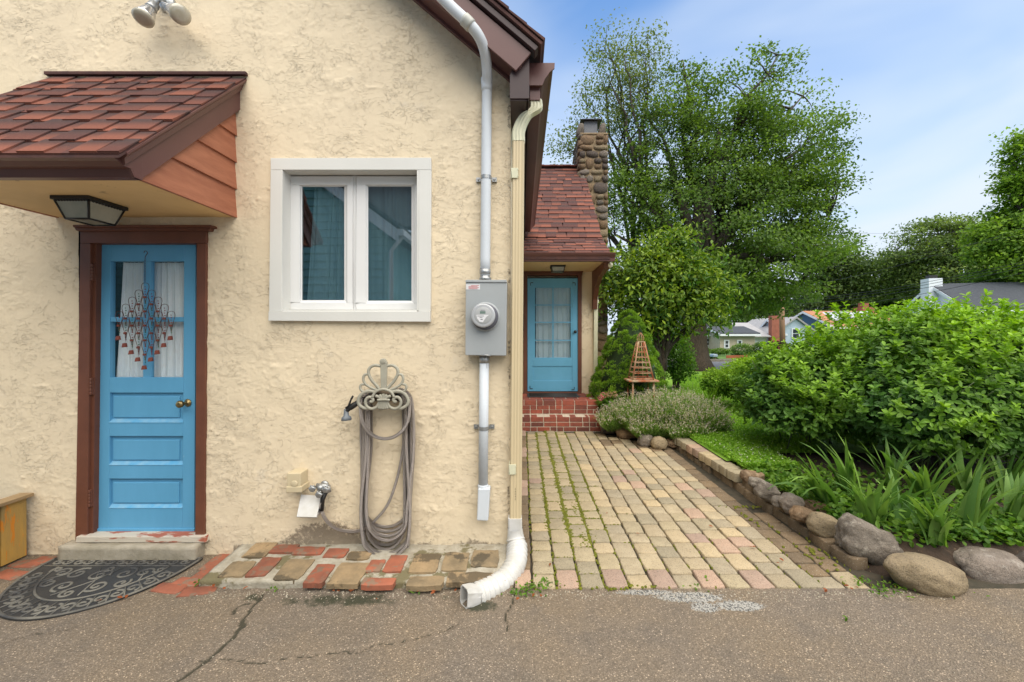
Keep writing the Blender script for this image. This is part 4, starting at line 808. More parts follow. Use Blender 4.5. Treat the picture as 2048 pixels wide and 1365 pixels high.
mb = MB(); mb.lathe([(0, .038), (.03, .038), (.036, .033), (.055, .033), (.058, .040), (.072, .040)], vc(539), (0, 0, -1), 20); mb.build('conduit_connector', M['steel'], cn)
def clamp(y, par):
    c = vc(y); r_ = .037; mb = MB(); pts = [(c.x-.068, -.004, c.z), (c.x-.042, -.006, c.z)]+[(c.x-math.cos(math.pi*i/10)*r_, YP-math.sin(math.pi*i/10)*r_, c.z) for i in range(11)]+[(c.x+.042, -.006, c.z), (c.x+.068, -.004, c.z)]
    vs = [];
    for p in pts: vs += [(p[0], p[1], p[2]-.012), (p[0], p[1], p[2]+.012)]
    mb.add(vs, [(2*i, 2*i+1, 2*i+3, 2*i+2) for i in range(len(pts)-1)])
    for s_ in (-1, 1): mb.box(c.x+s_*.055-.016, c.x+s_*.055+.016, -.022, -.002, c.z-.014, c.z+.014)
    for s_ in (-1, 1): mb.lathe([(0, .007), (.005, .006)], (c.x+s_*.055, -.022, c.z), (0, -1, 0), 10)
    mb.build('pipe_clamp', M['steel'], par)
clamp(356, cn)
c2 = root('conduit', 'lower grey electrical conduit running from the meter box to a conduit body near the ground', 'conduit', vc(1040))
mb = MB(); mb.tube([vc(713), vc(970)], .0325, 20); mb.build('pipe', M['conduit'], c2)
mb = MB(); mb.tube([vc(713)+Vector((0, 0, .0)), vc(726)], .036, 20); mb.build('conduit_connector', M['steel'], c2); clamp(856, c2)
mb = MB(); mb.q([(953.5, 1042), (976, 1043), (980, 978), (956, 978)], -.095, -.02); mb.tube([vc(968), vc(982)], .036, 20); mb.build('conduit_body', M['conduit'], c2, .008)
# tan outlet box, spigot and white flap
ob = root('outdoor_outlet_box', 'tan weatherproof outlet box on the stucco wall above the white flap', 'outlet box', (P(593, 0, 0).x, 0, P(0, 987, -.08).z))
M['beige'] = pm('beige_plastic', (.58, .49, .32), (.52, .44, .29), 6, .4)
mb = MB(); mb.q([(573, 980), (601, 980), (601, 947), (573, 947)], -.10, -.001); mb.build('box', M['beige'], ob, .006)
mb = MB(); mb.q([(571, 986), (603, 986), (603, 974), (571, 974)], -.106, -.0); mb.build('cover_lip', M['beige'], ob, .005)
mb = MB(); a = P(589, 968, -.10); mb.lathe([(0, .022), (.004, .022), (.006, .018)], a, (0, -1, 0), 20); mb.build('finger_tab', M['beige'], ob)
mb = MB(); mb.tube([P(607, 950, -.012), P(607, 975, -.012)], .010, 8); mb.build('hinge_barrel', M['beige'], ob)
wf = root('white_flap', 'white tilted metal flap sticking out of the wall below the outlet box', 'vent flap', (P(617, 0, 0).x, 0, P(0, 1036, -.05).z))
a, b, c, d = P(593, 1034, -.13), P(633, 1035, -.13), P(643, 992, -.03), P(602, 989, -.03); n = (b-a).cross(d-a).normalized()*-.012
mb = MB(); mb.hexa([a, b, c, d, a+n, b+n, c+n, d+n]); mb.build('flap', M['whitepl'], wf, .002)
mb = MB(); mb.hexa([b+Vector((-.004, .004, .002)), b, Vector((b.x, -.001, b.z+.01)), Vector((b.x-.004, -.001, b.z+.01)), c+Vector((-.004, .004, -.006)), c+Vector((0, .004, -.006)), Vector((c.x, -.001, c.z-.01)), Vector((c.x-.004, -.001, c.z-.01))]); mb.build('side_cheek', M['chrome'], wf)
sp = root('spigot', 'grey metal double outdoor spigot coming out of the wall beside the tan outlet box', 'spigot', (P(645, 0, 0).x, 0, P(0, 995, -.06).z))
mb = MB(); c = P(643, 975, -.05); mb.tube([(c.x, 0, c.z), (c.x, -.07, c.z)], .016, 12); mb.lathe([(0, .03), (.008, .028)], (c.x, -.004, c.z), (0, -1, 0), 16)
mb.ball((c.x, -.06, c.z), .026, 12); mb.tube([(c.x-.03, -.055, c.z+.012), (c.x+.05, -.055, c.z+.01)], .017, 12); mb.tube([(c.x+.045, -.055, c.z+.01), (c.x+.055, -.055, c.z-.03)], .016, 12); mb.build('valve_body', M['steel'], sp)
for dx, dz in ((-.036, .012), (.008, -.028), (.052, .006)):
    mb = MB(); o_ = Vector((c.x+dx, -.075, c.z+dz)); mb.lathe([(0, .009), (.02, .009), (.022, .02), (.032, .021), (.036, .014)], o_, (0, -1, -.15), 12)
    for q in range(6): a_ = q*math.pi/3; mb.ball(o_+Vector((math.cos(a_)*.018, -.028, math.sin(a_)*.018)), .008, 6)
    mb.build('valve_handle', M['steel'], sp)
# decorative hose holder
hh = root('hose_holder', 'khaki cast metal fan shaped hose holder on the stucco wall', 'hose holder', P(767, 823, 0))
def hc(x, y, Y=-.125): return P(680+x/6.82, 700+y/6.82, Y)
def curve(nm, pts, r, mir=True, fl=.8, Y=-.125, n=5):
    for s_ in ((1, -1) if mir else (1,)):
        q = [hc(590+(x-590)*s_, y, Y) for x, y in pts]; mb = MB(); mb.tube(cr_path(q, n), r, 8, flat=fl, up=(0, 1, 0)); mb.build(nm, M['holder'], hh)
mb = MB(); mb.q([(761, 780), (772.5, 780), (774, 724), (760, 724)], -.137, -.117); mb.lathe([(-.01, .0235), (.01, .0235)], hc(590, 165, -.127), (0, -1, 0), 16); mb.build('centre_spike', M['holder'], hh, .005)
curve('scroll_loop', [(553, 222), (470, 212), (405, 250), (390, 320), (430, 410), (500, 490), (548, 545)], .0105)
curve('scroll_loop', [(400, 335), (340, 340), (318, 400), (350, 470), (430, 520), (520, 555)], .009)
curve('scroll_loop', [(330, 468), (285, 480), (278, 530), (320, 575), (400, 575), (490, 560)], .0085)
curve('outer_scroll', [(470, 575), (390, 562), (300, 600), (252, 680), (262, 750), (330, 795), (400, 800)], .0115)
curve('collar_arc', [(440, 650), (480, 580), (540, 548), (590, 540), (640, 548), (700, 580), (740, 650)], .009, False, Y=-.135)
curve('inner_scroll', [(455, 700), (440, 655), (385, 650), (348, 700), (365, 770), (430, 805), (500, 780), (535, 720), (548, 690)], .0105, Y=-.130)
curve('scroll_tip', [(440, 660), (452, 690), (430, 712), (408, 700)], .010, Y=-.132)
for i in range(-2, 3): curve('sheaf_stem', [(590+i*52, 600+abs(i)*14), (590+i*24, 650), (590+i*17, 690), (590+i*19, 740), (590+i*30, 812-abs(i)*4)], .0105, False, Y=-.132)
curve('sheaf_band', [(508, 686), (590, 682), (680, 686)], .008, False, Y=-.146)
mb = MB(); ce = P(770, 797, 0); mb.tube([ce+Vector((.0, -.01, 0)), ce+Vector((0, -.118, 0))], .125, 24, flat=1.0, up=(1, 0, 0)); drum = MB()
vs = []; n = 18
for Yy in (-.118, -.006):
    for i in range(n+1): a = math.pi*i/n; vs.append((ce.x+math.cos(a)*.135, Yy, ce.z+math.sin(a)*.075-.02))
fs = [(i, i+1, n+2+i, n+1+i) for i in range(n)]+[tuple(range(n+1, 2*n+2))]; drum.add(vs, fs, 0, True); drum.build('saddle', pm('saddle_brown', (.12, .09, .06), None, 6, .6), hh)
# hose
def hosemat():
    m, t, b = newmat('grey_metal_hose'); b.inputs['Base Color'].default_value = (.36, .325, .30, 1); b.inputs['Metallic'].default_value = .85; b.inputs['Roughness'].default_value = .30; v = coords(t)
    w = nd(t, 'ShaderNodeTexWave', Scale=190.0, bands_direction='Z'); t.links.new(v, w.inputs['Vector']); bump(t, b, w.outputs['Fac'], .0012, .8); return m
M['hose'] = hosemat()
hs = root('garden_hose', 'silver grey garden hose looped over the fan shaped holder and joined to the spigot', 'garden hose', P(770, 1125, -.06))
rr = random.Random(3); nl = 9
for i in range(nl):
    xl = 723+(i % 5)*4.6+rr.random(); xr = 806+((i*3) % 5)*4.8; yb = 1052+i*9.0; Yl = -.028-.021*(i % 4); xm = (xl+xr)/2
    x2l = 722+i*1.2+rr.random()*7; x2r = 822-i*.8-rr.random()*10
    if i > 5: x2l = 722+rr.random()*5; x2r = 820
    pts = [P(xm-20, 779, Yl), P(xl+6, 787, Yl), P(xl, 812, Yl), P(xl, 900, Yl), P(x2l, 1010, Yl)]
    hgt = 46+i*2
    for k in range(1, 8): a = math.pi*k/8; pts.append(P((x2l+x2r)/2-math.cos(a)*(x2r-x2l)/2, yb-hgt+math.sin(a)*hgt+2, Yl-.004*math.sin(a)*i))
    pts += [P(x2r, 1010, Yl), P(xr+2, 900, Yl), P(xr, 815, Yl), P(xr-8, 788, Yl), P(xm+18, 778, Yl)]
    mb = MB(); mb.tube(cr_path(pts, 6), .0106, 10); mb.build('hose_loop', M['hose'], hs)
q = []
for k in range(9): a = math.pi*k/8; q.append(P(770-math.cos(a)*49, 822+math.sin(a)*56, -.118))
mb = MB(); mb.tube(cr_path([P(722, 790, -.112)]+q+[P(818, 795, -.11)], 5), .0115, 10); mb.build('short_loop', M['hose'], hs)
mb = MB(); mb.tube(cr_path([P(812, 820, -.05), P(808, 880, -.05), P(796, 950, -.05), P(775, 1010, -.05), P(742, 1050, -.045)], 5), .0095, 10); mb.build('diagonal_strand', M['hose'], hs)
mb = MB(); mb.tube(cr_path([P(742, 1048, -.04), P(718, 1062, -.045), P(680, 1060, -.06), P(655, 1044, -.07), P(643, 1020, -.075), P(643, 1005, -.075)], 6), .0115, 10); mb.build('supply_end', M['hose'], hs)
mb = MB(); mb.tube([P(643, 1022, -.075), P(645, 1000, -.07), P(650, 985, -.06)], [.014, .015, .019], 12); mb.build('hose_coupling', M['black'], hs)
nz = root('spray_nozzle', 'black pistol grip spray nozzle hanging left of the hose holder', 'spray nozzle', P(697, 845, -.11))
mb = MB(); mb.tube(cr_path([P(726, 798, -.10), P(712, 808, -.11), P(700, 816, -.115), P(693, 822, -.12)], 5), [.017]*6+[.020]*5+[.016]*5, 12); mb.build('grip', M['black'], nz)
mb = MB(); mb.tube(cr_path([P(706, 792, -.125), P(702, 800, -.128), P(697, 812, -.128), P(692, 816, -.125)], 4), [.005, .006, .006, .0065]*3+[.006], 8, flat=1.8); mb.build('trigger', M['black'], nz)
mb = MB(); a = P(692, 818, -.12); mb.lathe([(0, .012), (.02, .015), (.045, .018), (.055, .030), (.075, .033), (.078, .028)], a, (.08, -.1, -1), 18); mb.build('spray_head', pm('grey_plastic', (.16, .18, .20), (.10, .11, .12), 30, .4), nz)
# mailbox strip by the far door
mbx = root('wall_mailbox', 'small dark mailbox on the side wall beside the far blue door', 'mailbox', (-.02, 4.2, 1.0))
mb = MB(); xx = XC+.0; mb.box(xx, xx+.10, 4.25, 4.5, 1.55, 1.85); mb.build('box', M['black'], mbx, .01)
mb = MB(); mb.box(xx, xx+.04, 4.3, 4.45, 1.30, 1.545); mb.build('lower_plate', M['brown'], mbx, .005)
mb = MB(); mb.box(xx+.04, xx+.06, 4.3, 4.36, 1.45, 1.52); mb.build('yellow_tag', M['brass'], mbx, .002)
# ================================================================== GROUND
YE = XatZ(1000, 1180).y                                # far edge of the asphalt
def grid_sheet(name, xs, ys, zf, mat, keep=None, attr=None, kind='structure'):
    X, Y = np.meshgrid(xs, ys, indexing='ij'); Z = zf(X, Y); V = np.stack([X, Y, Z], -1).reshape(-1, 3); nx, ny = X.shape; idx = np.arange(nx*ny).reshape(nx, ny)
    Q = np.stack([idx[:-1, :-1], idx[1:, :-1], idx[1:, 1:], idx[:-1, 1:]], -1).reshape(-1, 4)
    if keep is not None: Q = Q[keep(V[Q, 0].mean(1), V[Q, 1].mean(1))]
    at = {'mask': attr(V[:, 0], V[:, 1])} if attr else None
    return setp(link(name, npmesh(name, V, Q, mat, True, at), None, (0, 0, 0)), kind=kind)
def pdist(x, y, pl):
    d = np.full(x.shape, 9.0)
    for a, b in zip(pl[:-1], pl[1:]):
        vx, vy = b.x-a.x, b.y-a.y; L2 = vx*vx+vy*vy+1e-9; t = np.clip(((x-a.x)*vx+(y-a.y)*vy)/L2, 0, 1); d = np.minimum(d, np.hypot(x-a.x-t*vx, y-a.y-t*vy))
    return d
crk = [([(528, 1188), (505, 1212), (484, 1252), (462, 1275), (432, 1300), (398, 1332), (345, 1368), (300, 1400)], .013), ([(500, 1205), (470, 1215), (462, 1228)], .010), ([(922, 1242), (890, 1258), (850, 1272), (800, 1284), (760, 1286), (700, 1304), (640, 1310), (560, 1316)], .0048), ([(1026, 1190), (1012, 1230), (1020, 1260)], .006), ([(0, 1290), (60, 1270), (140, 1262)], .005), ([(400, 1320), (470, 1318), (530, 1322)], .005)]
crk = [([XatZ(*p) for p in c], w) for c, w in crk]
def crack(x, y):
    w_ = (fbm(x*14, y*14, 71, 3)-.5); xx = x+w_*.05; yy = y+(fbm(x*14+9, y*14, 72, 3)-.5)*.05; m = 0
    for c, w in crk: m = np.maximum(m, 1-sstep(w*.4, w*1.3, pdist(xx, yy, c)*(1.0+.8*w_)))
    return m
def drive_attr(x, y):
    c = crack(x, y); n = fbm(x*5, y*5, 81, 4)
    mo = np.zeros_like(x)
    for px_, py_, rx, ry, k in ((700, 1200, .42, .085, .55), (610, 1200, .25, .10, .45), (880, 1195, .3, .05, .4), (960, 1212, .14, .07, .6), (505, 1195, .08, .06, .5), (390, 1190, .12, .05, .3), (1100, 1182, .3, .03, .3), (1740, 1180, .3, .04, .35)):
        p = XatZ(px_, py_); mo = np.maximum(mo, k*np.exp(-((x-p.x)/rx)**2-((y-p.y)/ry)**2))
    wp = np.zeros_like(x)
    for px_, py_, rx, ry, k in ((1380, 1195, .22, .055, .75), (1480, 1212, .15, .05, .8), (1290, 1185, .2, .03, .7), (1410, 1215, .10, .06, .6)):
        p = XatZ(px_, py_); wp = np.maximum(wp, k*np.exp(-(((x-p.x)/rx)**2+((y-p.y)/ry)**2)**1.5))
    return np.stack([c, mo, wp], -1)
xs = np.concatenate([np.arange(-16, -3.2, .4), np.arange(-3.2, 2.9, .012), np.arange(2.9, 16, .4)]); ys = np.concatenate([np.arange(-9.5, -1.2, .3), np.arange(-1.2, .03, .012)])
drive = grid_sheet('driveway', xs, ys, lambda x, y: -crack(x, y)*.012+(fbm(x*1.3, y*1.3, 3, 3)-.5)*.012+(fbm(x*40, y*40, 4, 2)-.5)*.003+.0, M['asphalt'], lambda x, y: (x < -.06) | (y < YE+.01), drive_attr)
grid_sheet('soil', np.arange(-1, 9.01, .25), np.arange(YE, 16.1, .25), lambda x, y: x*0-.012, M['joint'], None)
# border line of the patio: its x at a given y
bx_ = lambda y: 2.16-.05*(y+.3)
rr = random.Random(21)
# ---- patio of tumbled pavers
pat = root('paver_patio', None, None, (0, YE, 0), kind='structure')
def paver_mesh(w, l, h, mat, seed, rough=.004, name='paver'):
    q = random.Random(seed); mb = MB(); n = 12; out = []
    def oc(ins, z):
        pts = []
        for i in range(n):
            a = 2*math.pi*(i+.5)/n; c, s_ = math.cos(a), math.sin(a); k = 1/max(abs(c), abs(s_)); k = min(k, 1.37)
            pts.append([c*k*(w/2-ins), s_*k*(l/2-ins), z])
        return pts
    jit = [(q.uniform(-rough, rough), q.uniform(-rough, rough), q.uniform(-rough, rough)*.5) for _ in range(n)]; rings = []
    for ins, z in ((0, -h), (0, -.007), (.002, -.0025), (.008, 0)):
        r = oc(ins, z); rings += [(p[0]+j[0], p[1]+j[1], p[2]+(j[2] if z > -.02 else 0)) for p, j in zip(r, jit)]
    rings.append((q.uniform(-.01, .01), q.uniform(-.01, .01), q.uniform(-.001, .003)))
    fs = [(k*n+i, k*n+(i+1) % n, (k+1)*n+(i+1) % n, (k+1)*n+i) for k in range(3) for i in range(n)]+[(3*n+i, 3*n+(i+1) % n, 4*n) for i in range(n)]
    mb.add(rings, fs, 0, True); me = mb.mesh(name, M[mat]); return me
PW = .1465; LENS = {.142: 's', .196: 'l'}
pm_lib = {}
for mt_ in ('paver', 'paver_b', 'paver_c', 'paver_p', 'paver_d'):
    for ln in LENS: pm_lib[mt_, ln] = [paver_mesh(PW-.012, ln-.010, .05, mt_, hash((mt_, ln, k)) % 1000 if False else int(ln*1000)+k*7+len(mt_)*31) for k in range(4)]
joints = []; npv = 0
YB_ = 6.40-DC                                         # foot of the steps
def back_edge(x):                                     # curved back edge along the stones
    return np.where(np.asarray(x) < 1.22, YB_-.01, YB_-.15-(np.asarray(x)-1.22)*1.05)
cands = []
for c in range(16):
    x = .06+PW*(c+.5); y = YE+.004; k = 0
    seq = rr.random() < .5 if c > 1 else True
    while True:
        if k == 0: ln = (.142 if c % 2 == 0 else .196)
        else: ln = .142 if (c == 0 or rr.random() < .45) else .196
        if y+ln > back_edge(x)+.04 or x > bx_(y)-.075: 
            if y+ln > back_edge(x)+.04 or y > 3: break
        if x <= bx_(y)-.10+.02: cands.append((x, y+ln/2, ln, c, k))
        joints.append((x-PW/2, y, PW, ln, c)); y += ln; k += 1
cands.sort(key=lambda a: a[1])
for i, (x, y, ln, c, k) in enumerate(cands):
    if k == 0: mt_ = 'paver_p' if c in (1, 3, 5, 7, 9) else ('paver', 'paver_b', 'paver_c')[c % 3]
    else:
        u = rr.random(); edge = (c <= 3 and rr.random() < .75)
        if x > 1.75 and rr.random() < .55 or (x > bx_(y)-.28): mt_ = 'paver_d'
        elif edge: mt_ = 'paver_c'
        else: mt_ = 'paver_p' if u < .06 else 'paver' if u < .5 else 'paver_b' if u < .78 else 'paver_c'
    if y > 2.6 and x > 1.1: mt_ = 'paver_d' if rr.random() < .5 else mt_
    inst(rr.choice(pm_lib[mt_, ln]), 'paver', pat, (x+rr.uniform(-.003, .003), y, .010+rr.uniform(-.003, .003)-.012*(x > 1.85)), (R(rr.uniform(-.8, .8)), R(rr.uniform(-.8, .8)), R(rr.uniform(-1.2, 1.2))+(math.pi if rr.random() < .5 else 0)))
print('pavers', len(cands))
# left border course of pinkish bricks
bme = [paver_mesh(.095, .193, .05, 'paver_p', 500+k) for k in range(4)]+[paver_mesh(.095, .193, .05, 'paver_d', 510+k) for k in range(3)]
for b_ in bme[4:]: pass
y = YE+.0
while y < YB_-.1:
    inst(rr.choice(bme), 'brick', pat, (.005+rr.uniform(-.003, .003), y+.1, .012+rr.uniform(-.002, .003)), (0, 0, R(rr.uniform(-1.5, 1.5)))); y += .2
# moss in the joints
def mossblobs(lst, name, label=None, mat='moss'):
    n = len(lst); A = np.array(lst); ang = np.arange(6)*math.pi/3
    V = np.zeros((n, 13, 3)); rnd = RNG.uniform(.75, 1.25, (n, 6))
    for j in range(6):
        V[:, j, 0] = A[:, 0]+np.cos(ang[j])*A[:, 3]*rnd[:, j]; V[:, j, 1] = A[:, 1]+np.sin(ang[j])*A[:, 3]*rnd[:, j]; V[:, j, 2] = A[:, 2]
        V[:, 6+j, 0] = A[:, 0]+np.cos(ang[j]+.5)*A[:, 3]*.6*rnd[:, j]; V[:, 6+j, 1] = A[:, 1]+np.sin(ang[j]+.5)*A[:, 3]*.6*rnd[:, j]; V[:, 6+j, 2] = A[:, 2]+A[:, 4]*.75
    V[:, 12, :2] = A[:, :2]; V[:, 12, 2] = A[:, 2]+A[:, 4]
    f = [(j, (j+1) % 6, 6+j) for j in range(6)]+[((j+1) % 6, 6+(j+1) % 6, 6+j) for j in range(6)]+[(6+j, 6+(j+1) % 6, 12) for j in range(6)]
    Fc = (np.array(f)[None]+(np.arange(n)*13)[:, None, None]).reshape(-1, 3)
    o = link(name, npmesh(name, V.reshape(-1, 3), Fc, M[mat], True), None); o['kind'] = 'stuff'
    if label: o['label'] = label
    return o
ml = []
for (x, y, w, l, c) in joints:
    d = {0: .2, 1: 1.6, 2: 2.2, 3: 1.4, 4: .5}.get(c, .10); d *= 1.0 if y > .2 else .35
    if c in (1, 2) and y < .1: d *= .6
    if c >= 5: d = .12 if vnoise(np.array([x*2.0]), np.array([y*1.2]), 5)[0] > .6 else .03
    for q in range(int(26*d)):                         # side joint
        t = rr.random(); ml.append((x+rr.gauss(0, .004+.004*d), y+l*t, .0, rr.uniform(.005, .010)+.004*d*rr.random(), rr.uniform(.011, .017)))
    if rr.random() < d*.8:
        for q in range(int(18*d)+3): ml.append((x+w*rr.random(), y+rr.gauss(0, .005), .0, rr.uniform(.004, .009), rr.uniform(.007, .013)))
for p, n_, sx_, sy_ in ((XatZ(1175, 1082), 60, .04, .05), (XatZ(1150, 1020), 30, .02, .06), (XatZ(1630, 1110), 30, .05, .07), (XatZ(1480, 1015), 30, .14, .012), (XatZ(1500, 1040), 20, .012, .06), (XatZ(1280, 1176), 30, .2, .01)):
    for q in range(n_): ml.append((p.x+rr.gauss(0, sx_), p.y+rr.gauss(0, sy_), .004, rr.uniform(.006, .013), rr.uniform(.007, .012)))
mossblobs(ml, 'moss', 'yellow green moss growing in the joints of the paver patio')
# ---- apron of red brick and brown stone set in mortar
ax0 = XatZ(398, 1172).x; zA = lambda y: .034+.03*((y-YE)/(-YE))
apr = rough_block('brick_apron', M['mortar'], ax0+.02, -.10, YE+.015, .02, -.03, .044, .022, .006, None, 5, kind='structure')
for v in apr.data.vertices:
    w = v.co+W[apr.name]
    if v.co.z > .03: v.co.z += .028*((w.y-YE)/(-YE))
    if w.y < YE+.06: v.co.y += mnoise.noise(Vector((w.x*5, 0, 3)))*.03
def slab(x0, x1, yt, yb, mat, name='brick', jit=.0, hz=.010):
    zz = .045; B = XatZ(x0, yb, zz); T = XatZ(x0, yt, zz+.015); xl, xr = B.x, XatZ(x1, yb, zz).x; yb_, yt_ = B.y, T.y; k = 5; mb = MB()
    nx, ny = 6, 5; idx = {}; vs = []; q = random.Random(int(x0*7+yt))
    for i in range(nx):
        for j in range(ny):
            u, v = i/(nx-1), j/(ny-1); e_ = (i in (0, nx-1))+(j in (0, ny-1)); x = xl+(xr-xl)*u+q.uniform(-1, 1)*jit; y = yb_+(yt_-yb_)*v+q.uniform(-1, 1)*jit
            if e_ == 2: x += (.5-u)*jit*1.6; y += (.5-v)*jit*1.6
            vs.append((x, y, zA(y)+.012+hz-(.003 if e_ else 0)+q.uniform(-1, 1)*jit*.25))
    top = len(vs); ring = [(i, 0) for i in range(nx)]+[(nx-1, j) for j in range(1, ny)]+[(i, ny-1) for i in range(nx-2, -1, -1)]+[(0, j) for j in range(ny-2, 0, -1)]
    r0 = [i*ny+j for i, j in ring]
    for a in r0: p = vs[a]; vs.append((p[0], p[1], p[2]-.03))
    fs = [(i*ny+j, (i+1)*ny+j, (i+1)*ny+j+1, i*ny+j+1) for i in range(nx-1) for j in range(ny-1)]; n = len(r0)
    fs += [(r0[i], r0[(i+1) % n], top+(i+1) % n, top+i) for i in range(n)]
    mb.add(vs, fs, 0, False); o = mb.build(name, M[mat], apr); return o
for a in ((535, 585, 1095, 1114), (582, 640, 1099, 1117), (645, 688, 1102, 1122), (489, 530, 1118, 1156), (605, 645, 1130, 1169), (728, 760, 1122, 1148), (764, 802, 1114, 1148), (720, 786, 1154, 1173)): slab(*a, 'terracotta', jit=.003)
for a in ((482, 528, 1090, 1122), (690, 736, 1107, 1126), (434, 484, 1125, 1157), (542, 598, 1121, 1162), (652, 716, 1127, 1171), (815, 872, 1112, 1149), (880, 932, 1109, 1146), (940, 996, 1105, 1139), (812, 884, 1151, 1174), (892, 985, 1144, 1168)): slab(*a, 'sandstone', 'stone', .0045)
# flush bricks around the mat
fb = root('flush_brick_strip', None, None, (-2.2, -.3, 0), kind='structure')
fbm_ = [paver_mesh(.092, .19, .05, 'terracotta', 900+k, .004, 'brick') for k in range(4)]
for px_, py_, rz in ((430, 1125, 0), (405, 1150, -6), (378, 1165, 84), (398, 1182, -80), (425, 1152, -4), (340, 1177, 84), (95, 1122, 85), (55, 1128, 86), (20, 1150, 80)):
    p = XatZ(px_, py_); inst(rr.choice(fbm_), 'brick', fb, (p.x, p.y, .008), (0, 0, R(rz)))
# ---- brick stoop
st = root('brick_stoop', 'two red brick steps with pale mortar below the far blue door', 'brick steps', (.55, 3.6, 0))
XS0, XS1, XS2 = XC+.01, 1.225, 1.212; y1_, y2_ = YB_, 6.63-DC+.0; h1, h2 = .224, .428
mb = MB(); mb.box(XS0, XS1-.006, y1_+.006, YW, -.03, h1-.005); mb.box(XS0, XS2-.006, y2_+.006, YW, h1-.006, h2-.005); mb.build('mortar_core', M['brickmortar'], st)
bm_l = {}
def bk(x0, x1, y0, y1, z0, z1):
    w, d, h = x1-x0, y1-y0, z1-z0; k = (round(w, 2), round(d, 2), round(h, 2))
    if k not in bm_l:
        mb = MB(); c = .004; a, b, e_ = w/2, d/2, h/2
        vs = []; 
        for sx_, sy_, sz_ in [(x, y, z) for z in (-1, 1) for y in (-1, 1) for x in (-1, 1)]: vs += [(sx_*(a-c), sy_*(b-c), sz_*e_), (sx_*a, sy_*(b-c), sz_*(e_-c)), (sx_*(a-c), sy_*b, sz_*(e_-c))]
        bm = bmesh.new(); [bm.verts.new(v) for v in vs]; bmesh.ops.convex_hull(bm, input=bm.verts); me = bpy.data.meshes.new('brick'); bm.to_mesh(me); bm.free(); me.materials.append(M['brick']); bm_l[k] = me
    inst(bm_l[k], 'brick', st, ((x0+x1)/2, (y0+y1)/2+rr.uniform(-.002, .002), (z0+z1)/2), (0, R(rr.uniform(-.3, .3)), R(rr.uniform(-.4, .4))))
def brick_face(x1, y, z0, rows, dep, top):
    z = z0
    for r, hh_ in enumerate(rows):
        x = XS0; last = r == len(rows)-1
        while x < x1-.02:
            w = rr.choice((.19, .19, .092)); 
            if x1-x-w < .06: w = x1-x
            bk(x, x+w, y, y+(dep if last else .09), z, z+hh_); 
            if last and dep < .2 and w > .15: pass
            x += w+.011
        z += hh_+.010
brick_face(XS1, y1_, 0, (.062, .062, .075), .19, h1); brick_face(XS2, y2_, h1+.004, (.057, .057, .066), .19, h2)
y = y1_+.2
while y < YW-.1:                                       # right flank and platform paving
    for r, (z0, z1) in enumerate(((0, .062), (.072, .134), (.144, .219))): bk(XS1-.09, XS1, y, min(y+.19, YW), z0, z1)
    if y > y2_+.18:
        for z0, z1 in ((.228, .285), (.295, .352), (.362, .428)): bk(XS2-.09, XS2, y, min(y+.19, YW), z0, z1)
    y += .2
for i in range(6):
    for j in range(4): bk(XS0+i*.2+.0, XS0+i*.2+.19, y2_+.2+j*.19, y2_+.2+j*.19+.18, .37, .427)
pmt = root('porch_mat', 'small black rubber mat on the brick stoop below the far blue door', 'doormat', (.4, 4.35, h2))
mb = MB(); a = P(1055, 0, 4.2).x; b = P(1158, 0, 4.2).x; mb.box(a, b, 4.10, 4.50, h2+.002, h2+.014); mb.build('base', M['mat'], pmt, .003)
for i in range(7): mb = MB(); mb.tube([(a+.03, 4.13+i*.055, h2+.015), (b-.03, 4.13+i*.055, h2+.015)], .006, 5); mb.build('rib', M['mat'], pmt)
# ---- half-round scroll doormat
cm_ = XatZ(264, 1114, .02); mx0, my0 = cm_.x-.02, cm_.y; A_, B_ = .50, .60
dm = root('scroll_doormat', 'black half round rubber scroll doormat in front of the near blue door', 'doormat', (mx0, my0-.2, 0))
mb = MB(); n = 40; ring = [(mx0-math.cos(math.pi*i/n)*A_, my0-math.sin(math.pi*i/n)*B_) for i in range(n+1)]
zt0 = .012
mb.prism([(x, y, .004) for x, y in ring], (0, 0, .007)); mb.build('base', M['mat'], dm)
def mtube(nm, pts, r, mat='mattop', zz=.0125): mb = MB(); mb.tube([(mx0+a, my0+b, zz) for a, b in pts], r, 6, flat=.55, up=(0, 0, 1)); return mb.build(nm, M[mat], dm)
def epts(k, a0=0, a1=180, n=44): return [(-math.cos(R(a0+(a1-a0)*i/n))*A_*k, -math.sin(R(a0+(a1-a0)*i/n))*B_*k) for i in range(n+1)]
mtube('border', epts(.985), .010); mtube('border', [(-A_*.985, 0), (A_*.985, 0)], .010); mtube('inner_border', [(-A_*.93, -.095), (A_*.93, -.095)], .006)
mtube('inner_border', [(x, y-.0) for x, y in epts(.74) if y < -.09], .007)
def spiral(cx, cy, r, turns, a0, sgn=1, n=26): return [(cx+math.cos(a0+sgn*turns*2*math.pi*i/n)*r*(1-.85*i/n), cy+math.sin(a0+sgn*turns*2*math.pi*i/n)*r*(1-.85*i/n)) for i in range(n+1)]
for i in range(13):
    x = -.42+i*.07
    mtube('scroll', spiral(x, -.048, .032, 1.15, math.pi*(i % 2), 1 if i % 2 else -1), .0075)
for i in range(19):                                  # ring of scrolls
    a = R(14+i*8.45); x, y = -math.cos(a)*A_*.865, -math.sin(a)*B_*.865
    if y > -.13: continue
    mtube('scroll', spiral(x, y, .040, 1.2, a*1+(math.pi*(i % 2)), 1 if i % 2 else -1), .0085)
    a2_ = a+R(4.2); mtube('divider', [(-math.cos(a2_)*A_*.76, -math.sin(a2_)*B_*.76), (-math.cos(a2_)*A_*.97, -math.sin(a2_)*B_*.97)], .004)
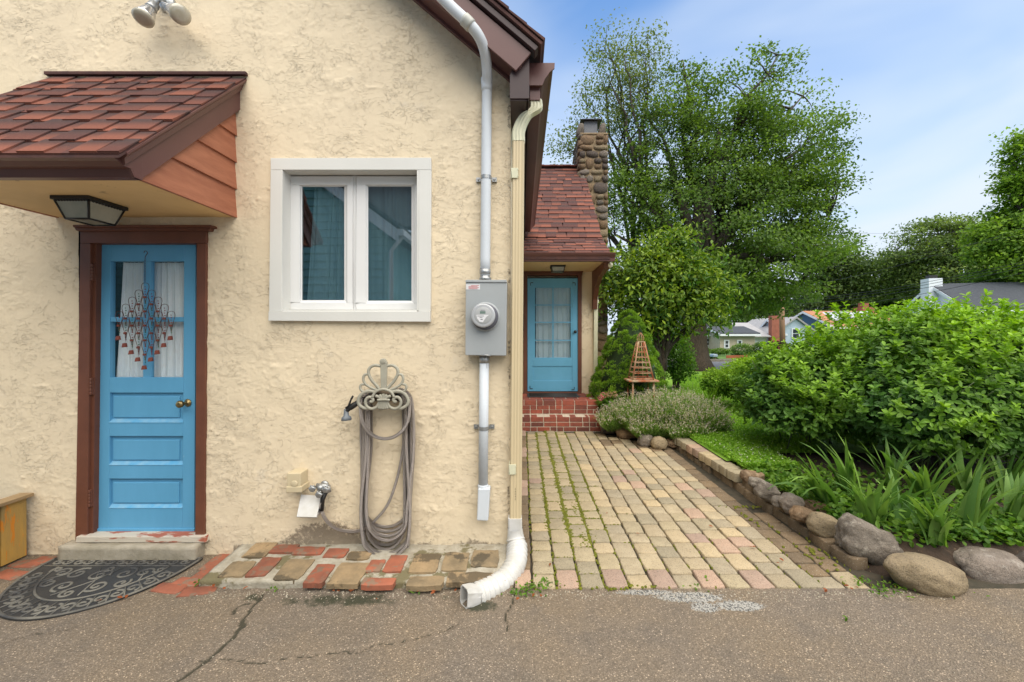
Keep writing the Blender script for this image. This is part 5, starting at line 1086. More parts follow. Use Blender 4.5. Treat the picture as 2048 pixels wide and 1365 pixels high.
for cx_, cy_, r_, t_, a_, s_ in ((0, -.20, .065, 1.5, 0, 1), (.15, -.18, .06, 1.4, 2, -1), (-.15, -.18, .06, 1.4, 1.1, 1), (.26, -.17, .05, 1.3, 0, 1), (-.26, -.17, .05, 1.3, 3.1, -1), (.10, -.31, .055, 1.4, 4, 1), (-.10, -.31, .055, 1.4, 5, -1), (.22, -.28, .045, 1.3, 1, -1), (-.22, -.28, .045, 1.3, 2, 1), (0, -.38, .04, 1.3, 2.5, 1), (0, -.13, .03, 1.1, 4, 1), (.33, -.14, .03, 1.1, 4, 1), (-.33, -.14, .03, 1.1, 4, -1)): mtube('scroll', spiral(cx_, cy_, r_, t_, a_, s_, 34), .0085)
for x0, y0, x1, y1 in ((-.07, -.12, .08, -.40), (.07, -.12, -.08, -.40), (.18, -.11, .30, -.26), (-.18, -.11, -.30, -.26)): mtube('curved_rib', [Vector((x0, y0)), Vector(((x0+x1)/2+.03, (y0+y1)/2)), Vector((x1, y1))], .005)
for px_, py_ in ((196, 1207), (246, 1206), (128, 1195), (240, 1150), (30, 1120), (1105, 1200), (730, 1205), (665, 1190), (850, 1192), (1050, 1165)): pass
dl = []
for px_, py_ in ((198, 1208), (247, 1205), (668, 1189), (702, 1192), (835, 1193), (870, 1190), (905, 1192), (1100, 1140), (1215, 1030), (1285, 1075), (1430, 1060), (1500, 1100), (1560, 1130), (1690, 1176), (1706, 1180), (1660, 1190), (748, 1203), (480, 1184), (455, 1180), (430, 1182), (1040, 1205), (1075, 1195)):
    for k in range(rr.choice((1, 2))): p = XatZ(px_+rr.uniform(-8, 8), py_+rr.uniform(-2, 3)); dl.append((p.x, p.y, .022))
dl = np.array(dl); n = len(dl); th_ = RNG.uniform(0, 6.3, n); ax_ = np.stack([np.cos(th_), np.sin(th_), RNG.uniform(-.1, .4, n)], -1)
o = link('dead_leaves', leafmesh('dead_leaves', dl, ax_, np.tile((0, 0, 1.0), (n, 1))+RNG.normal(0, .3, (n, 3)), RNG.uniform(.018, .035, n), RNG.uniform(.012, .022, n), np.tile((.36, .10, .035), (n, 1))*RNG.uniform(.6, 1.2, (n, 1)), M['leaf'], OVAL)); setp(o, 'fallen orange brown leaves on the driveway and patio', kind='stuff')
# crumbs of aggregate and grit on the asphalt
gr = []
for i in range(600):
    px_ = rr.uniform(380, 1900); py_ = 1183+abs(rr.gauss(0, 9)); p = XatZ(px_, py_); gr.append((p.x, p.y, 0, rr.uniform(.002, .006), rr.uniform(.002, .005)))
for i in range(900):
    p = XatZ(rr.uniform(0, 2048), rr.uniform(1190, 1365)); gr.append((p.x, p.y, 0, rr.uniform(.001, .0035), rr.uniform(.001, .003)))
mossblobs(gr, 'grit', 'loose grit on the driveway', 'concrete')
# ---- wooden planter at the left
px0, px1_, ph = -4.5, -3.40, P(0, 990, -.05).z
pl = root('wooden_planter', 'yellow stained wooden plank planter against the wall at the left edge', 'planter', (-3.9, -.25, 0))
for i in range(3): mb = MB(); y = -.48+i*.15; mb.box(px1_-.022, px1_+rr.uniform(0, .006), y+.005, y+.144, .012, ph-.02); mb.build('plank', M['wood'], pl, .002)
for i in range(7): mb = MB(); x = px0+.02+i*.152; mb.box(x+.005, x+.146, -.50, -.482, .012, ph-.02); mb.build('plank', M['wood'], pl, .002)
mb = MB(); mb.box(px1_-.06, px1_+.035, -.53, -.02, ph-.02, ph+.004); mb.build('rim_board', M['woodrim'], pl, .004)
mb = MB(); mb.box(px0, px1_-.062, -.53, -.43, ph-.02, ph+.003); mb.build('rim_board', M['woodrim'], pl, .004)
mb = MB(); mb.box(px0, px1_-.063, -.425, -.04, ph-.10, ph-.07); mb.build('potting_soil', M['soil'], pl)
# ---- border walling on the right of the patio
bw = root('border_wall', 'low brown brick edging with a coping row along the right side of the patio', 'garden edging', (2.15, 1.2, 0))
low = [paver_mesh(.10, .195, .10, 'paver_d', 600+k, .006, 'brick') for k in range(4)]; cop = [paver_mesh(.17, .145, .085, k, 620+i, .008, 'coping_block') for i, k in enumerate(('paver_c', 'paver_p', 'paver_b', 'paver_c'))]
y = YE+.22
while y < 2.55: inst(rr.choice(low), 'brick', bw, (bx_(y)+.045+rr.uniform(-.012, .012), y+.1, .062+rr.uniform(-.012, .008)), (R(rr.uniform(-3, 3)), R(rr.uniform(-4, 4)), R(rr.uniform(-4, 4)+2.5))); y += .205
for yy in (.62, .82, 1.02): inst(rr.choice(low), 'brick', bw, (bx_(yy)+.075, yy, .125), (R(3), R(4), R(3)))
y = 1.18; k = 0
while y < 2.55: inst(cop[(k*3+k//2) % 4], 'coping_block', bw, (bx_(y)+.06+rr.uniform(-.004, .004), y+.07, .155), (0, R(rr.uniform(-1.5, 1.5)), R(rr.uniform(-2, 2)+2.5))); y += .150; k += 1
# ---- garden bed and lawn
def bedz(x, y):
    e_ = sstep(0, .3, x-bx_(y)-.02)*sstep(YE+.10, YE+.40, y); return -.02+e_*(.15+.04*fbm(x*2, y*2, 7, 3))
grid_sheet('garden_bed', np.arange(1.0, 9.0, .06), np.arange(YE+.06, 7.2, .06), bedz, M['soil'], lambda x, y: ((x > bx_(y)+.02) | (y > back_edge(x)+.05)) & (x > 1.27))
def lawnz(x, y): return .165+.05*(fbm(x*.6, y*.6, 9, 2)-.5)+sstep(6, 1, y)*.02
grid_sheet('lawn', np.concatenate([np.arange(1.28, 4, .08), np.arange(4, 60, .5)]), np.concatenate([np.arange(1.2, 4, .08), np.arange(4, 12.4, .4)]), lambda x, y: lawnz(x, y)+.02*0, M['lawn'], lambda x, y: (x > bx_(y)+.13-sstep(2.5, 3.0, y)*.7) & ~((x > 2.75) & (y < 1.75)))
grid_sheet('far_ground', np.array([-60, -20, 0, 20, 60, 160.]), np.array([8, 12.2, 30, 60, 140.]), lambda x, y: x*0-.03, M['farlawn'])
mb = MB(); mb.hexa([(-60, 13.2, -.02), (160, 13.2, -.02), (160, 17.6, -.02), (-60, 17.6, -.02), (-60, 13.2, .03), (160, 13.2, .03), (160, 17.6, .03), (-60, 17.6, .03)]); mb.build('street', M['street'], None, kind='structure')
mb = MB(); mb.box(-60, 160, 17.62, 17.8, -.02, .14); mb.build('kerb', M['concrete'], None, kind='structure')
# ---- boulders
rk = {}
def boulder(px_, py_, wp, hp, Z, mat, label, dep=.8, rot=0, d=None, seed=None, box=.25, rough=.2):
    """centre pixel, width and height in pixels, height of its foot"""
    bot = py_+hp/2; dd = d if d else F*(HC-Z)/(bot-CY); w = wp*dd/F; h = hp*dd/F; off = w*dep*.3; c = P(px_, py_, dd-DC+off); k_ = (dd+off)/dd; w *= k_; h *= k_; seed = seed or int(px_+py_)
    me = rock_me('boulder', M[mat], seed % 97+1, 4, (w/2*.93, w/2*dep*.93, h/2*.92), rough, box); o = inst(me, 'boulder', None, (c.x, c.y, c.z), (0, R(rot), R((seed*37) % 20-10))); setp(o, label, 'rock', 'boulders edging the garden bed'); return o
G = 'boulders edging the garden bed'
boulder(1851, 1150, 170, 80, -.01, 'rock_tan', 'big smooth tan boulder at the front corner of the bed by the driveway', .55, 14, seed=14, rough=.13, box=.12)
boulder(1980, 1143, 160, 96, -.02, 'rock_pink', 'wide pinkish grey boulder at the right edge of the driveway', .6, 10, d=2.62, seed=23, rough=.15, box=.3)
boulder(2062, 1140, 70, 80, -.02, 'rock_dark', 'dark brown boulder cut off by the right edge', .6, 0, d=2.6)
boulder(1733, 1086, 108, 80, .03, 'rock_grey', 'angular lichen grey boulder left of the big smooth tan one', .55, 24, d=2.74, seed=31, rough=.3, box=.55)
boulder(1786, 1094, 46, 62, .06, 'rock_dark', 'upright dark stone behind the angular grey boulder', .7, 0, d=2.95)
boulder(1818, 1108, 48, 30, .05, 'rock_dark', 'small dark stone wedged behind the big smooth tan boulder', .7, 0, d=2.86)
boulder(1872, 1112, 66, 30, .06, 'rock_grey', 'flat white speckled stone resting behind the big smooth tan boulder', .5, 14, d=2.85)
boulder(1652, 1054, 76, 50, .10, 'rock_tan', 'rounded tan cobble on the edging just left of the angular grey boulder', .6, 24, d=2.98, rough=.14)
boulder(1606, 1030, 54, 32, .12, 'rock_brown', 'orange brown flat cobble between two rounder stones on the edging', .6, 14, d=3.14)
boulder(1584, 1008, 50, 42, .12, 'rock_pink', 'rounded pinkish stone on the edging partly under creeping leaves', .7, 20, d=3.30)
boulder(1560, 1003, 36, 24, .12, 'rock_grey', 'small grey stone between two bigger stones on the edging', .7, 0, d=3.38)
boulder(1535, 984, 50, 38, .12, 'rock_grey', 'light grey veined stone on the edging, third from the coping row', .7, 22, d=3.52)
boulder(1515, 968, 40, 24, .14, 'rock_grey', 'pale oval stone on the edging, second from the coping row', .7, 15, d=3.72)
boulder(1505, 955, 50, 26, .15, 'rock_brown', 'brown flat stone touching the end of the coping row', .7, 5, d=3.9)
boulder(1640, 1018, 60, 30, .15, 'rock_brown', 'brown stone half hidden behind the rounded tan cobble', .7, 15, d=3.25)
boulder(1218, 853, 38, 34, .0, 'rock_dark', 'dark round stone beside the foot of the brick steps', .8, 0)
boulder(1213, 838, 14, 12, .05, 'rock_tan', 'small yellow stone on the dark round one by the brick steps', .8, 0, d=6.25)
boulder(1255, 867, 48, 26, .0, 'rock_brown', 'brown stone under the left end of the lavender', .8, 0)
boulder(1290, 880, 34, 30, .0, 'rock_grey', 'grey round stone under the middle of the lavender', .8, 0)
boulder(1318, 887, 34, 28, .0, 'rock_tan', 'tan round stone right of the grey one under the lavender', .8, 0, rough=.12)
boulder(1349, 887, 40, 20, .0, 'rock_brown', 'low flat brown stone beside the far end of the coping row', .8, 0)
boulder(1458, 808, 28, 12, .1, 'rock_brown', 'pink stone lying on the grass beyond the lavender', .8, 0, d=8.0)
# ================================================================== PLANTS
def npv(*a): return np.array(a, float)
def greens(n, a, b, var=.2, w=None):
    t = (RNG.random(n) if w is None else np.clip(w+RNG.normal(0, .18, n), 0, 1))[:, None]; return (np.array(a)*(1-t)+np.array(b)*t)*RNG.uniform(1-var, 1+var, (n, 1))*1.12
def rdir(n): return unit(RNG.normal(0, 1, (n, 3)))
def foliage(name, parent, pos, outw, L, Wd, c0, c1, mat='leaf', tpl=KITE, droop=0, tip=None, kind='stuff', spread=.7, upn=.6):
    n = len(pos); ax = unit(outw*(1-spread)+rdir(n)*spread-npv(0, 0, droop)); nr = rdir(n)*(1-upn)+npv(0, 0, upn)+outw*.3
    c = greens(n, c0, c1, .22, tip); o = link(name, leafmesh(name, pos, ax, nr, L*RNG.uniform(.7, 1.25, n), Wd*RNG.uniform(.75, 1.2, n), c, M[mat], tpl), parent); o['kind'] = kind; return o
def limb_mb(mb, a, b, r0, r1, n=6, wob=.12, k=5):
    a, b = Vector(a), Vector(b); L = (b-a).length; pts = []; w = [Vector((rr.uniform(-1, 1), rr.uniform(-1, 1), rr.uniform(-.4, .8)))*L*wob for _ in range(k+1)]
    for i in range(k+1): t = i/k; pts.append(a.lerp(b, t)+w[i]*math.sin(math.pi*t)*.6+Vector((0, 0, L*.10*math.sin(math.pi*t))))
    mb.tube(pts, [r0+(r1-r0)*i/k for i in range(k+1)], n); return pts
def tree(name, label, cat, base, trunk_h, tr, blobs, ncl, per, leaf, wid, c0, c1, clr=.45, limbs=None, fork=.45, bark='bark', group=None, tpl=KITE, seed=1, branch='branch', droop=.15, flat=.6, lr=.25, mat='leaf'):
    """blobs: (centre, radii, weight). trunk, limbs to each blob, twigs to each leaf clump"""
    global RNG
    RNG = np.random.default_rng(seed); r = root(name, label, cat, base, group); base = Vector(base); top = base+Vector((0, 0, trunk_h))
    mb = MB(); pts = []; k = 8
    for i in range(k+1): t = i/k; pts.append(base+Vector((math.sin(t*3+seed)*tr*.25, math.cos(t*2.2+seed)*tr*.2, trunk_h*t)))
    rad = [tr*(1.0-.55*t)*(1+.55*math.exp(-t*14)) for t in np.linspace(0, 1, k+1)]; mb.tube(pts, rad, 14)
    if tr > .25:
        for v in range(len(mb.v)): x, y, z = mb.v[v]; d = 1+.16*mnoise.noise(Vector((x*3, y*3, z*.5+seed)))+.10*math.sin(math.atan2(y-base.y, x-base.x)*5+seed)*math.exp(-(z-base.z)*1.2); mb.v[v] = (base.x+(x-base.x)*d, base.y+(y-base.y)*d, z)
    mb.build('trunk', M[bark], r)
    w = np.array([b[2] for b in blobs], float); w /= w.sum(); which = RNG.choice(len(blobs), ncl, p=w); C = np.array([b[0] for b in blobs])[which]; Rr = np.array([b[1] for b in blobs])[which]
    d = rdir(ncl); rad_ = RNG.uniform(.25, 1, ncl)**.5; cc = C+d*Rr*rad_[:, None]
    lmb = MB(); nodes = []
    for b in blobs:
        t = fork+(1-fork)*rr.random(); a = pts[min(int(t*k), k)]; e_ = Vector(b[0]); q = limb_mb(lmb, a, e_, tr*.42, tr*.12, 7, .10, 6)
        nodes += [(p, tr*.3*(1-i/8)) for i, p in enumerate(q)]
        q = limb_mb(lmb, a.lerp(e_, .4), e_+Vector((rr.uniform(-.5, .5)*b[1][0], rr.uniform(-.5, .5)*b[1][1], b[1][2]*.75)), tr*.22, tr*.04, 6, .1, 5); nodes += [(p, tr*.12) for p in q]
    for a, b, r0, r1 in (limbs or []): q = limb_mb(lmb, a, b, r0, r1, 8, .06, 7); nodes += [(p, r1) for p in q]
    NP = np.array([tuple(n_[0]) for n_ in nodes]); 
    for i in range(0, ncl, 1):
        c = cc[i]; D = np.linalg.norm((NP-c)*[1, 1, 1.0]+np.array([0, 0, 0]), axis=1)+np.maximum(NP[:, 2]-c[2], 0)*1.2; j = int(np.argmin(D))
        if D[j] > .2: limb_mb(lmb, NP[j], c, max(.008, min(nodes[j][1]*.5, tr*.07)), .004+tr*.006, 4, .10, 3)
    lmb.build('limbs', M[branch], r)
    n = ncl*per; ci = np.repeat(np.arange(ncl), per); off = np.clip(RNG.normal(0, 1, (n, 3)), -1.55, 1.55)*[1, 1, flat]*clr*RNG.uniform(.6, 1.3, ncl)[ci][:, None]; pos = cc[ci]+off
    ctr = np.average(np.array([b[0] for b in blobs]), axis=0, weights=w); outw = unit(cc[ci]-ctr+off*1.2)
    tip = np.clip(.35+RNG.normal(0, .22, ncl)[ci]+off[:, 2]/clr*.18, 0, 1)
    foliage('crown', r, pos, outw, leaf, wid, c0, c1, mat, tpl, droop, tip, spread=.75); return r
D2 = lambda px, py, d: P(px, py, d-DC)
def blob(px, py, d, rpx, rpy, rd=None, w=None): c = D2(px, py, d); a, b = rpx*d/F, rpy*d/F; return (tuple(c), (a, rd or a*.8, b), w or a*b)
# --- large street maple
dT = 15.5
bl = [blob(1440, 300, dT, 130, 130), blob(1560, 380, dT, 115, 150), blob(1400, 430, dT-.8, 150, 110), blob(1330, 300, dT+.3, 95, 120), blob(1500, 200, dT, 110, 90), blob(1380, 175, dT+.5, 50, 60, w=.9),
      blob(1540, 520, dT-1, 140, 70), blob(1600, 300, dT+1, 80, 120), blob(1610, 480, dT, 80, 60), blob(1390, 560, dT-.5, 170, 60), blob(1490, 430, dT+1.5, 160, 130), blob(1480, 600, dT, 110, 40, w=1.2), blob(1560, 600, dT, 90, 35, w=1.0), blob(1260, 400, dT, 75, 100), blob(1240, 560, dT, 70, 70)]
lim = [(D2(1400, 600, dT), D2(1270, 330, dT), .22, .07), (D2(1400, 560, dT), D2(1300, 420, dT-.8), .18, .06), (D2(1405, 560, dT), D2(1440, 260, dT), .26, .06), (D2(1400, 540, dT), D2(1500, 330, dT+.5), .2, .05), (D2(1270, 330, dT), D2(1215, 150, dT), .07, .015), (D2(1285, 360, dT), D2(1250, 110, dT), .07, .015), (D2(1395, 580, dT), D2(1330, 500, dT), .12, .05), (D2(1400, 590, dT), D2(1620, 520, dT), .12, .03), (D2(1395, 620, dT), D2(1230, 470, dT-.5), .14, .04)]
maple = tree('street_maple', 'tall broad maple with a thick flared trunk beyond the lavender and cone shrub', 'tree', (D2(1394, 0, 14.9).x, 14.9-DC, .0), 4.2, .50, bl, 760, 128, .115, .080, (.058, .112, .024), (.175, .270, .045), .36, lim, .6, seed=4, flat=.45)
bl = [blob(1240, 150, dT+.6, 75, 75), blob(1190, 240, dT+.6, 65, 80), blob(1150, 310, dT+.8, 50, 70), blob(1290, 120, dT+.5, 50, 60), blob(1290, 230, dT+.5, 70, 80), blob(1160, 400, dT, 40, 60), blob(1215, 90, dT+.6, 40, 40)]
tree('airy_tree', 'thin airy tree with sparse small leaves rising behind the stone chimney', 'tree', (D2(1268, 0, 16.3).x, 16.3-DC, 0), 6.5, .17, bl, 230, 42, .105, .07, (.09, .14, .045), (.22, .25, .09), .34, [(D2(1290, 420, 16.3), D2(1225, 120, 16.3), .08, .015), (D2(1290, 420, 16.3), D2(1165, 260, 16.3), .08, .012), (D2(1290, 400, 16.3), D2(1290, 110, 16.3), .07, .012)], .5, seed=9, flat=.7)
# --- small leafy tree behind the cone shrub
dv = 8.6
bl = [blob(1320, 560, dv, 90, 60, .7), blob(1290, 610, dv-.3, 75, 45, .7), blob(1380, 600, dv, 70, 50, .7), blob(1340, 505, dv, 55, 45, .5), blob(1400, 640, dv-.2, 45, 28, .5), blob(1310, 640, dv+.2, 80, 35, .6), blob(1240, 570, dv-.2, 40, 50, .5), blob(1380, 540, dv+.1, 50, 40, .5), blob(1425, 585, dv, 34, 22, .35), blob(1300, 515, dv, 28, 30, .3), blob(1355, 488, dv, 20, 26, .3), blob(1232, 525, dv-.3, 20, 30, .3), blob(1420, 545, dv, 24, 16, .3), blob(1445, 620, dv-.1, 20, 14, .3)]
tree('small_cherry_tree', 'small bushy tree with large drooping leaves and yellowish tips behind the cone shrub', 'tree', (D2(1325, 0, dv).x, dv-DC, .1), 1.5, .07, bl, 210, 62, .105, .05, (.05, .125, .02), (.27, .36, .03), .20, [(D2(1330, 740, dv), D2(1345, 600, dv), .05, .02), (D2(1322, 740, dv), D2(1300, 640, dv), .04, .02)], .5, seed=12, flat=.75, droop=.35, tpl=OVAL, mat='leaf_gloss')
n = 420; p = npv(*D2(1345, 0, dv)); a = RNG.uniform(0, 6.28, n); px_ = RNG.uniform(1215, 1455, n); py_ = np.where(px_ < 1300, 545-(px_-1215)*.6, 490+np.abs(px_-1335)*.62)+RNG.uniform(-8, 40, n); dd = dv+RNG.uniform(-.7, .5, n)
pos = np.stack([(px_-CX)/F*dd, dd-DC, HC-(py_-CY)/F*dd], -1)
sv_ = None
# --- shrub behind, left of the big trunk
def bush(name, label, base, blobs, n, L, Wd, c0, c1, tpl=KITE, mat='leaf', seed=1, stems=14, shell=.55, group=None, cat='shrub', tipup=.5, spread=.6, upn=.6, core=True, near=0, nearkind=None):
    global RNG
    RNG = np.random.default_rng(seed); r = root(name, label, cat, base, group); w = np.array([b[2] for b in blobs], float)**1; w /= w.sum(); which = RNG.choice(len(blobs), n, p=w)
    C = np.array([b[0] for b in blobs])[which]; Rr = np.array([b[1] for b in blobs])[which]; d = rdir(n); rad = RNG.uniform(shell, 1.04, n); pos = C+d*Rr*rad[:, None]
    nz = np.array([mnoise.noise(Vector(q)*3.1) for q in pos]); pos += d*(nz*.10*np.mean(Rr, 1))[:, None]; k = pos[:, 2] > base[2]+.03; pos = pos[k]; d = d[k]; rad = rad[k]
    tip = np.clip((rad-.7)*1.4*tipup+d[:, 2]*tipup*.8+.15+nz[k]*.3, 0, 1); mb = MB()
    for i in range(stems): b = blobs[i % len(blobs)]; e_ = Vector(b[0])+Vector((rr.uniform(-.6, .6)*b[1][0], rr.uniform(-.6, .6)*b[1][1], rr.uniform(-.2, .5)*b[1][2])); limb_mb(mb, (base[0]+rr.uniform(-.25, .25)*b[1][0], base[1]+rr.uniform(-.2, .2), base[2]), e_, .012, .004, 5, .08, 4)
    if stems: mb.build('stems', M['branch'], r)
    foliage('foliage', r, pos, d, L, Wd, c0, c1, mat, tpl, -.1, tip, spread=spread, upn=upn); return r
bush('leafy_shrub', 'dark green leafy shrub between the cone shrub and the thick maple trunk', (D2(1350, 0, 10).x, 10-DC, .05), [blob(1345, 710, 10, 42, 48, .5), blob(1365, 735, 9.8, 25, 28, .4), blob(1330, 680, 10.2, 30, 40, .4)], 5200, .07, .045, (.05, .12, .018), (.17, .32, .03), seed=3)
# --- cone shrub (dwarf spruce)
dc = 7.0; cb = (D2(1258, 0, dc).x, dc-DC, .08); RNG = np.random.default_rng(8)
cs = root('cone_spruce', 'dense bright green cone shaped dwarf spruce right of the far door', 'shrub', cb); Hc, Rc = D2(0, 622, dc).z-.08, .67
prof_r = lambda t: Rc*1.08*(1-t)**.62*(1-.25*np.exp(-t*9))
nb_ = 620; t = RNG.random(nb_)**1.35; a = RNG.uniform(0, 2*math.pi, nb_); rb = prof_r(t)*RNG.uniform(.88, 1.06, nb_); bc = np.stack([cb[0]+np.cos(a)*rb, cb[1]+np.sin(a)*rb, cb[2]+t*Hc*.99], -1)
per = 80; ci = np.repeat(np.arange(nb_), per); dd_ = rdir(nb_*per); outb = np.stack([np.cos(a), np.sin(a), .8+0*a], -1)[ci]; dd_ = unit(dd_+outb*.8); pos = bc[ci]+dd_*RNG.uniform(.035, .07, (nb_*per, 1))*(1-.35*t[ci][:, None])
tip = np.clip(dd_[:, 2]*.45+.25+RNG.normal(0, .15, nb_)[ci], 0, 1)
foliage('foliage', cs, pos, dd_, .032, .011, (.07, .16, .015), (.23, .38, .03), 'needle', KITE, 0, tip, spread=.4, upn=.3)
mb = MB(); mb.tube([(cb[0], cb[1], cb[2]+Hc*k/12) for k in range(13)], [max(.02, float(prof_r(k/12))*.82) for k in range(13)], 18); mb.build('inner_twigs', pm('spruce_core', (.025, .05, .012), (.015, .03, .01), 20, .95), cs)
# --- lavender
RNG = np.random.default_rng(15)
lv = root('lavender', 'wide mound of pale flowering lavender behind the edging stones', 'lavender', (D2(1330, 0, 5.9).x, 5.9-DC, .08))
lobes = [(1235, 838, 6.1, 38, 26), (1285, 825, 6.0, 48, 40), (1340, 822, 5.9, 55, 44), (1395, 832, 5.75, 42, 40), (1425, 850, 5.65, 22, 28), (1300, 850, 5.75, 50, 28), (1370, 855, 5.6, 45, 28)]
P0, AX, LL, TT = [], [], [], []
for (px_, py_, d, rx, ry) in lobes:
    c = D2(px_, py_, d); a, b = rx*d/F, ry*d/F; n = int(1500*rx*ry/1800)
    u = RNG.uniform(-1, 1, n); v = RNG.uniform(-1, 1, n); base_ = np.stack([c.x+u*a*.55, c.y+v*a*.45, np.full(n, c.z-b*.9)], -1); ax = unit(np.stack([u*.75+RNG.normal(0, .15, n), v*.7+RNG.normal(0, .15, n), 1.0+0*u], -1)); L_ = b*1.9*RNG.uniform(.6, 1.05, n)*(1-.22*(u*u+v*v))
    P0.append(base_); AX.append(ax); LL.append(L_)
P0, AX, LL = np.concatenate(P0), np.concatenate(AX), np.concatenate(LL); n = len(P0)
o = link('stems', leafmesh('stems', P0, AX, rdir(n), LL, np.full(n, .006), greens(n, (.11, .19, .045), (.22, .30, .09), .2), M['leaf'], QUAD), lv); o['kind'] = 'stuff'
k5 = 7; ii = np.repeat(np.arange(n), k5); tt = RNG.uniform(.25, .95, n*k5)[:, None]; pos = P0[ii]+AX[ii]*LL[ii][:, None]*tt; foliage('leaves', lv, pos, AX[ii], .038, .008, (.12, .23, .045), (.25, .38, .09), 'leaf', KITE, 0, None, spread=.45, upn=.3)
sel = np.where(RNG.random(n) < .46)[0]; k5 = 7; ii = np.repeat(sel, k5); pos = P0[ii]+AX[ii]*(LL[ii][:, None]+RNG.uniform(-.015, .05, (len(ii), 1)))+RNG.normal(0, .003, (len(ii), 3))
foliage('flower_spikes', lv, pos, AX[ii], .015, .012, (.36, .31, .30), (.58, .52, .46), 'leaf', KITE, 0, None, spread=.6, upn=.2)
# --- daylily clump
def blades(name, label, cat, centres, nper, L, Wd, c0, c1, spread=.5, seed=1, base_z=.08, parts=False, group=None):
    """arching strap leaves made of five cross sections"""
    g = np.random.default_rng(seed); objs = []
    for ci_, c in enumerate(centres):
        r = root(name, label if isinstance(label, str) else label[ci_], cat, (c[0], c[1], base_z), group); Vall = []; Call = []; Fall = []; k = 7
        for i in range(nper):
            a = g.uniform(0, 2*math.pi); lean = g.uniform(.05, spread); l = L*g.uniform(.65, 1.1)*(c[2] if len(c) > 2 else 1); w = Wd*g.uniform(.8, 1.2); bend = g.uniform(.2, 1.1); hx, hy = math.cos(a), math.sin(a); sxy = (-hy, hx); tw = g.uniform(-.6, .6)
            if len(c) > 3: hx, hy = unit(np.array([[hx*.5+c[3], hy*.5+c[4]]]))[0]; sxy = (-hy, hx)
            p = np.array([c[0]+g.normal(0, .03), c[1]+g.normal(0, .03), base_z]); ang = lean*.5; vs = []
            for j in range(k):
                t = j/(k-1); ww = w*(.75+.6*t if t < .35 else (1-t)**.62*1.25)*.5; ta = a*0+tw*t; s3 = np.array([sxy[0]*math.cos(ta), sxy[1]*math.cos(ta), math.sin(ta)*.5]); nrm_ = np.array([-hx*math.cos(ang)*.0, 0, 0])
                fold = np.array([hx*math.cos(ang), hy*math.cos(ang), -math.sin(ang)])*-.22*ww
                vs += [p-s3*ww, p+fold*1.0, p+s3*ww]; ang += bend*(1/(k-1))*(1+t*1.6)*spread*1.5; p = p+np.array([hx*math.sin(ang), hy*math.sin(ang), math.cos(ang)])*l/(k-1)
            F_ = [(3*j+q, 3*j+q+1, 3*j+q+4, 3*j+q+3) for j in range(k-1) for q in (0, 1)]; cc_ = (np.array(c0)+(np.array(c1)-np.array(c0))*g.random())*g.uniform(.85, 1.15); cols = np.tile(cc_, (3*k, 1))*np.repeat(np.linspace(1.15, .95, k), 3)[:, None]
            if parts:
                o = link('leaf', npmesh('leaf', np.array(vs), np.array(F_), M['leaf_gloss'], True, {'tint': cols}), r)
            else: Fall.append(np.array(F_)+3*k*i); Vall.append(np.array(vs)); Call.append(cols)
        if not parts: o = link('blades', npmesh('blades', np.concatenate(Vall), np.concatenate(Fall), M['leaf'], True, {'tint': np.concatenate(Call)}), r); o['kind'] = 'stuff'
        objs.append(r)
    return objs
cl = [D2(x, y, d) for x, y, d in ((1350, 800, 7.6), (1385, 800, 7.3), (1420, 805, 7.4))]
blades('daylily', ['left light green daylily clump with narrow arching blades behind the lavender', 'middle light green daylily clump rising above the lavender', 'right light green daylily clump next to the lawn behind the lavender'], 'daylily', [(c.x, c.y) for c in cl], 80, .55, .022, (.10, .20, .02), (.20, .34, .035), .8, 5, .1)
# --- irises in the front bed, each leaf its own part
ir = [(1655, 1010, 3.3, 1.05, -1.6, -.2, 'dark green iris clump leaning left over the edging stones'), (1745, 1050, 3.0, .9, -.3, -.3, 'iris clump with upright blades behind the angular grey boulder'), (1800, 1050, 3.05, .8, 0, 0, 'narrow upright iris clump just right of the angular grey boulder'), (1872, 1085, 2.78, .85, .1, -.4, 'pale green iris fan directly behind the big smooth tan boulder'), (1935, 1050, 2.9, 1.05, .9, -.2, 'broad iris clump arching right above the pinkish boulder'), (2030, 1060, 3.0, 1.0, .5, -.2, 'iris clump at the right edge above the pinkish boulder'), (1700, 1010, 3.5, 1.1, -.6, 0, 'iris clump in the shade under the left part of the big bush'), (1850, 1020, 3.4, 1.05, 0, 0, 'iris clump in the shade under the middle of the big bush'), (1780, 1005, 3.6, 1.1, -.2, 0, 'iris clump in the shade behind the narrow upright iris clump'), (1930, 1010, 3.45, 1.1, .3, 0, 'iris clump in the shade behind the broad right arching iris'), (2010, 1010, 3.5, 1.1, .4, 0, 'iris clump in the shade near the right edge of the bed')]
for i, (x, y, d, sc_, lx, ly, lb) in enumerate(ir):
    c = D2(x, y, d); blades('iris', [lb], 'iris', [(c.x, c.y, sc_, lx, ly)], 18 if i not in (2,) else 10, .50, .056, (.085, .19, .045), (.22, .36, .075), .42 if i != 0 else .7, 40+i, .12, True, 'irises in the front bed')
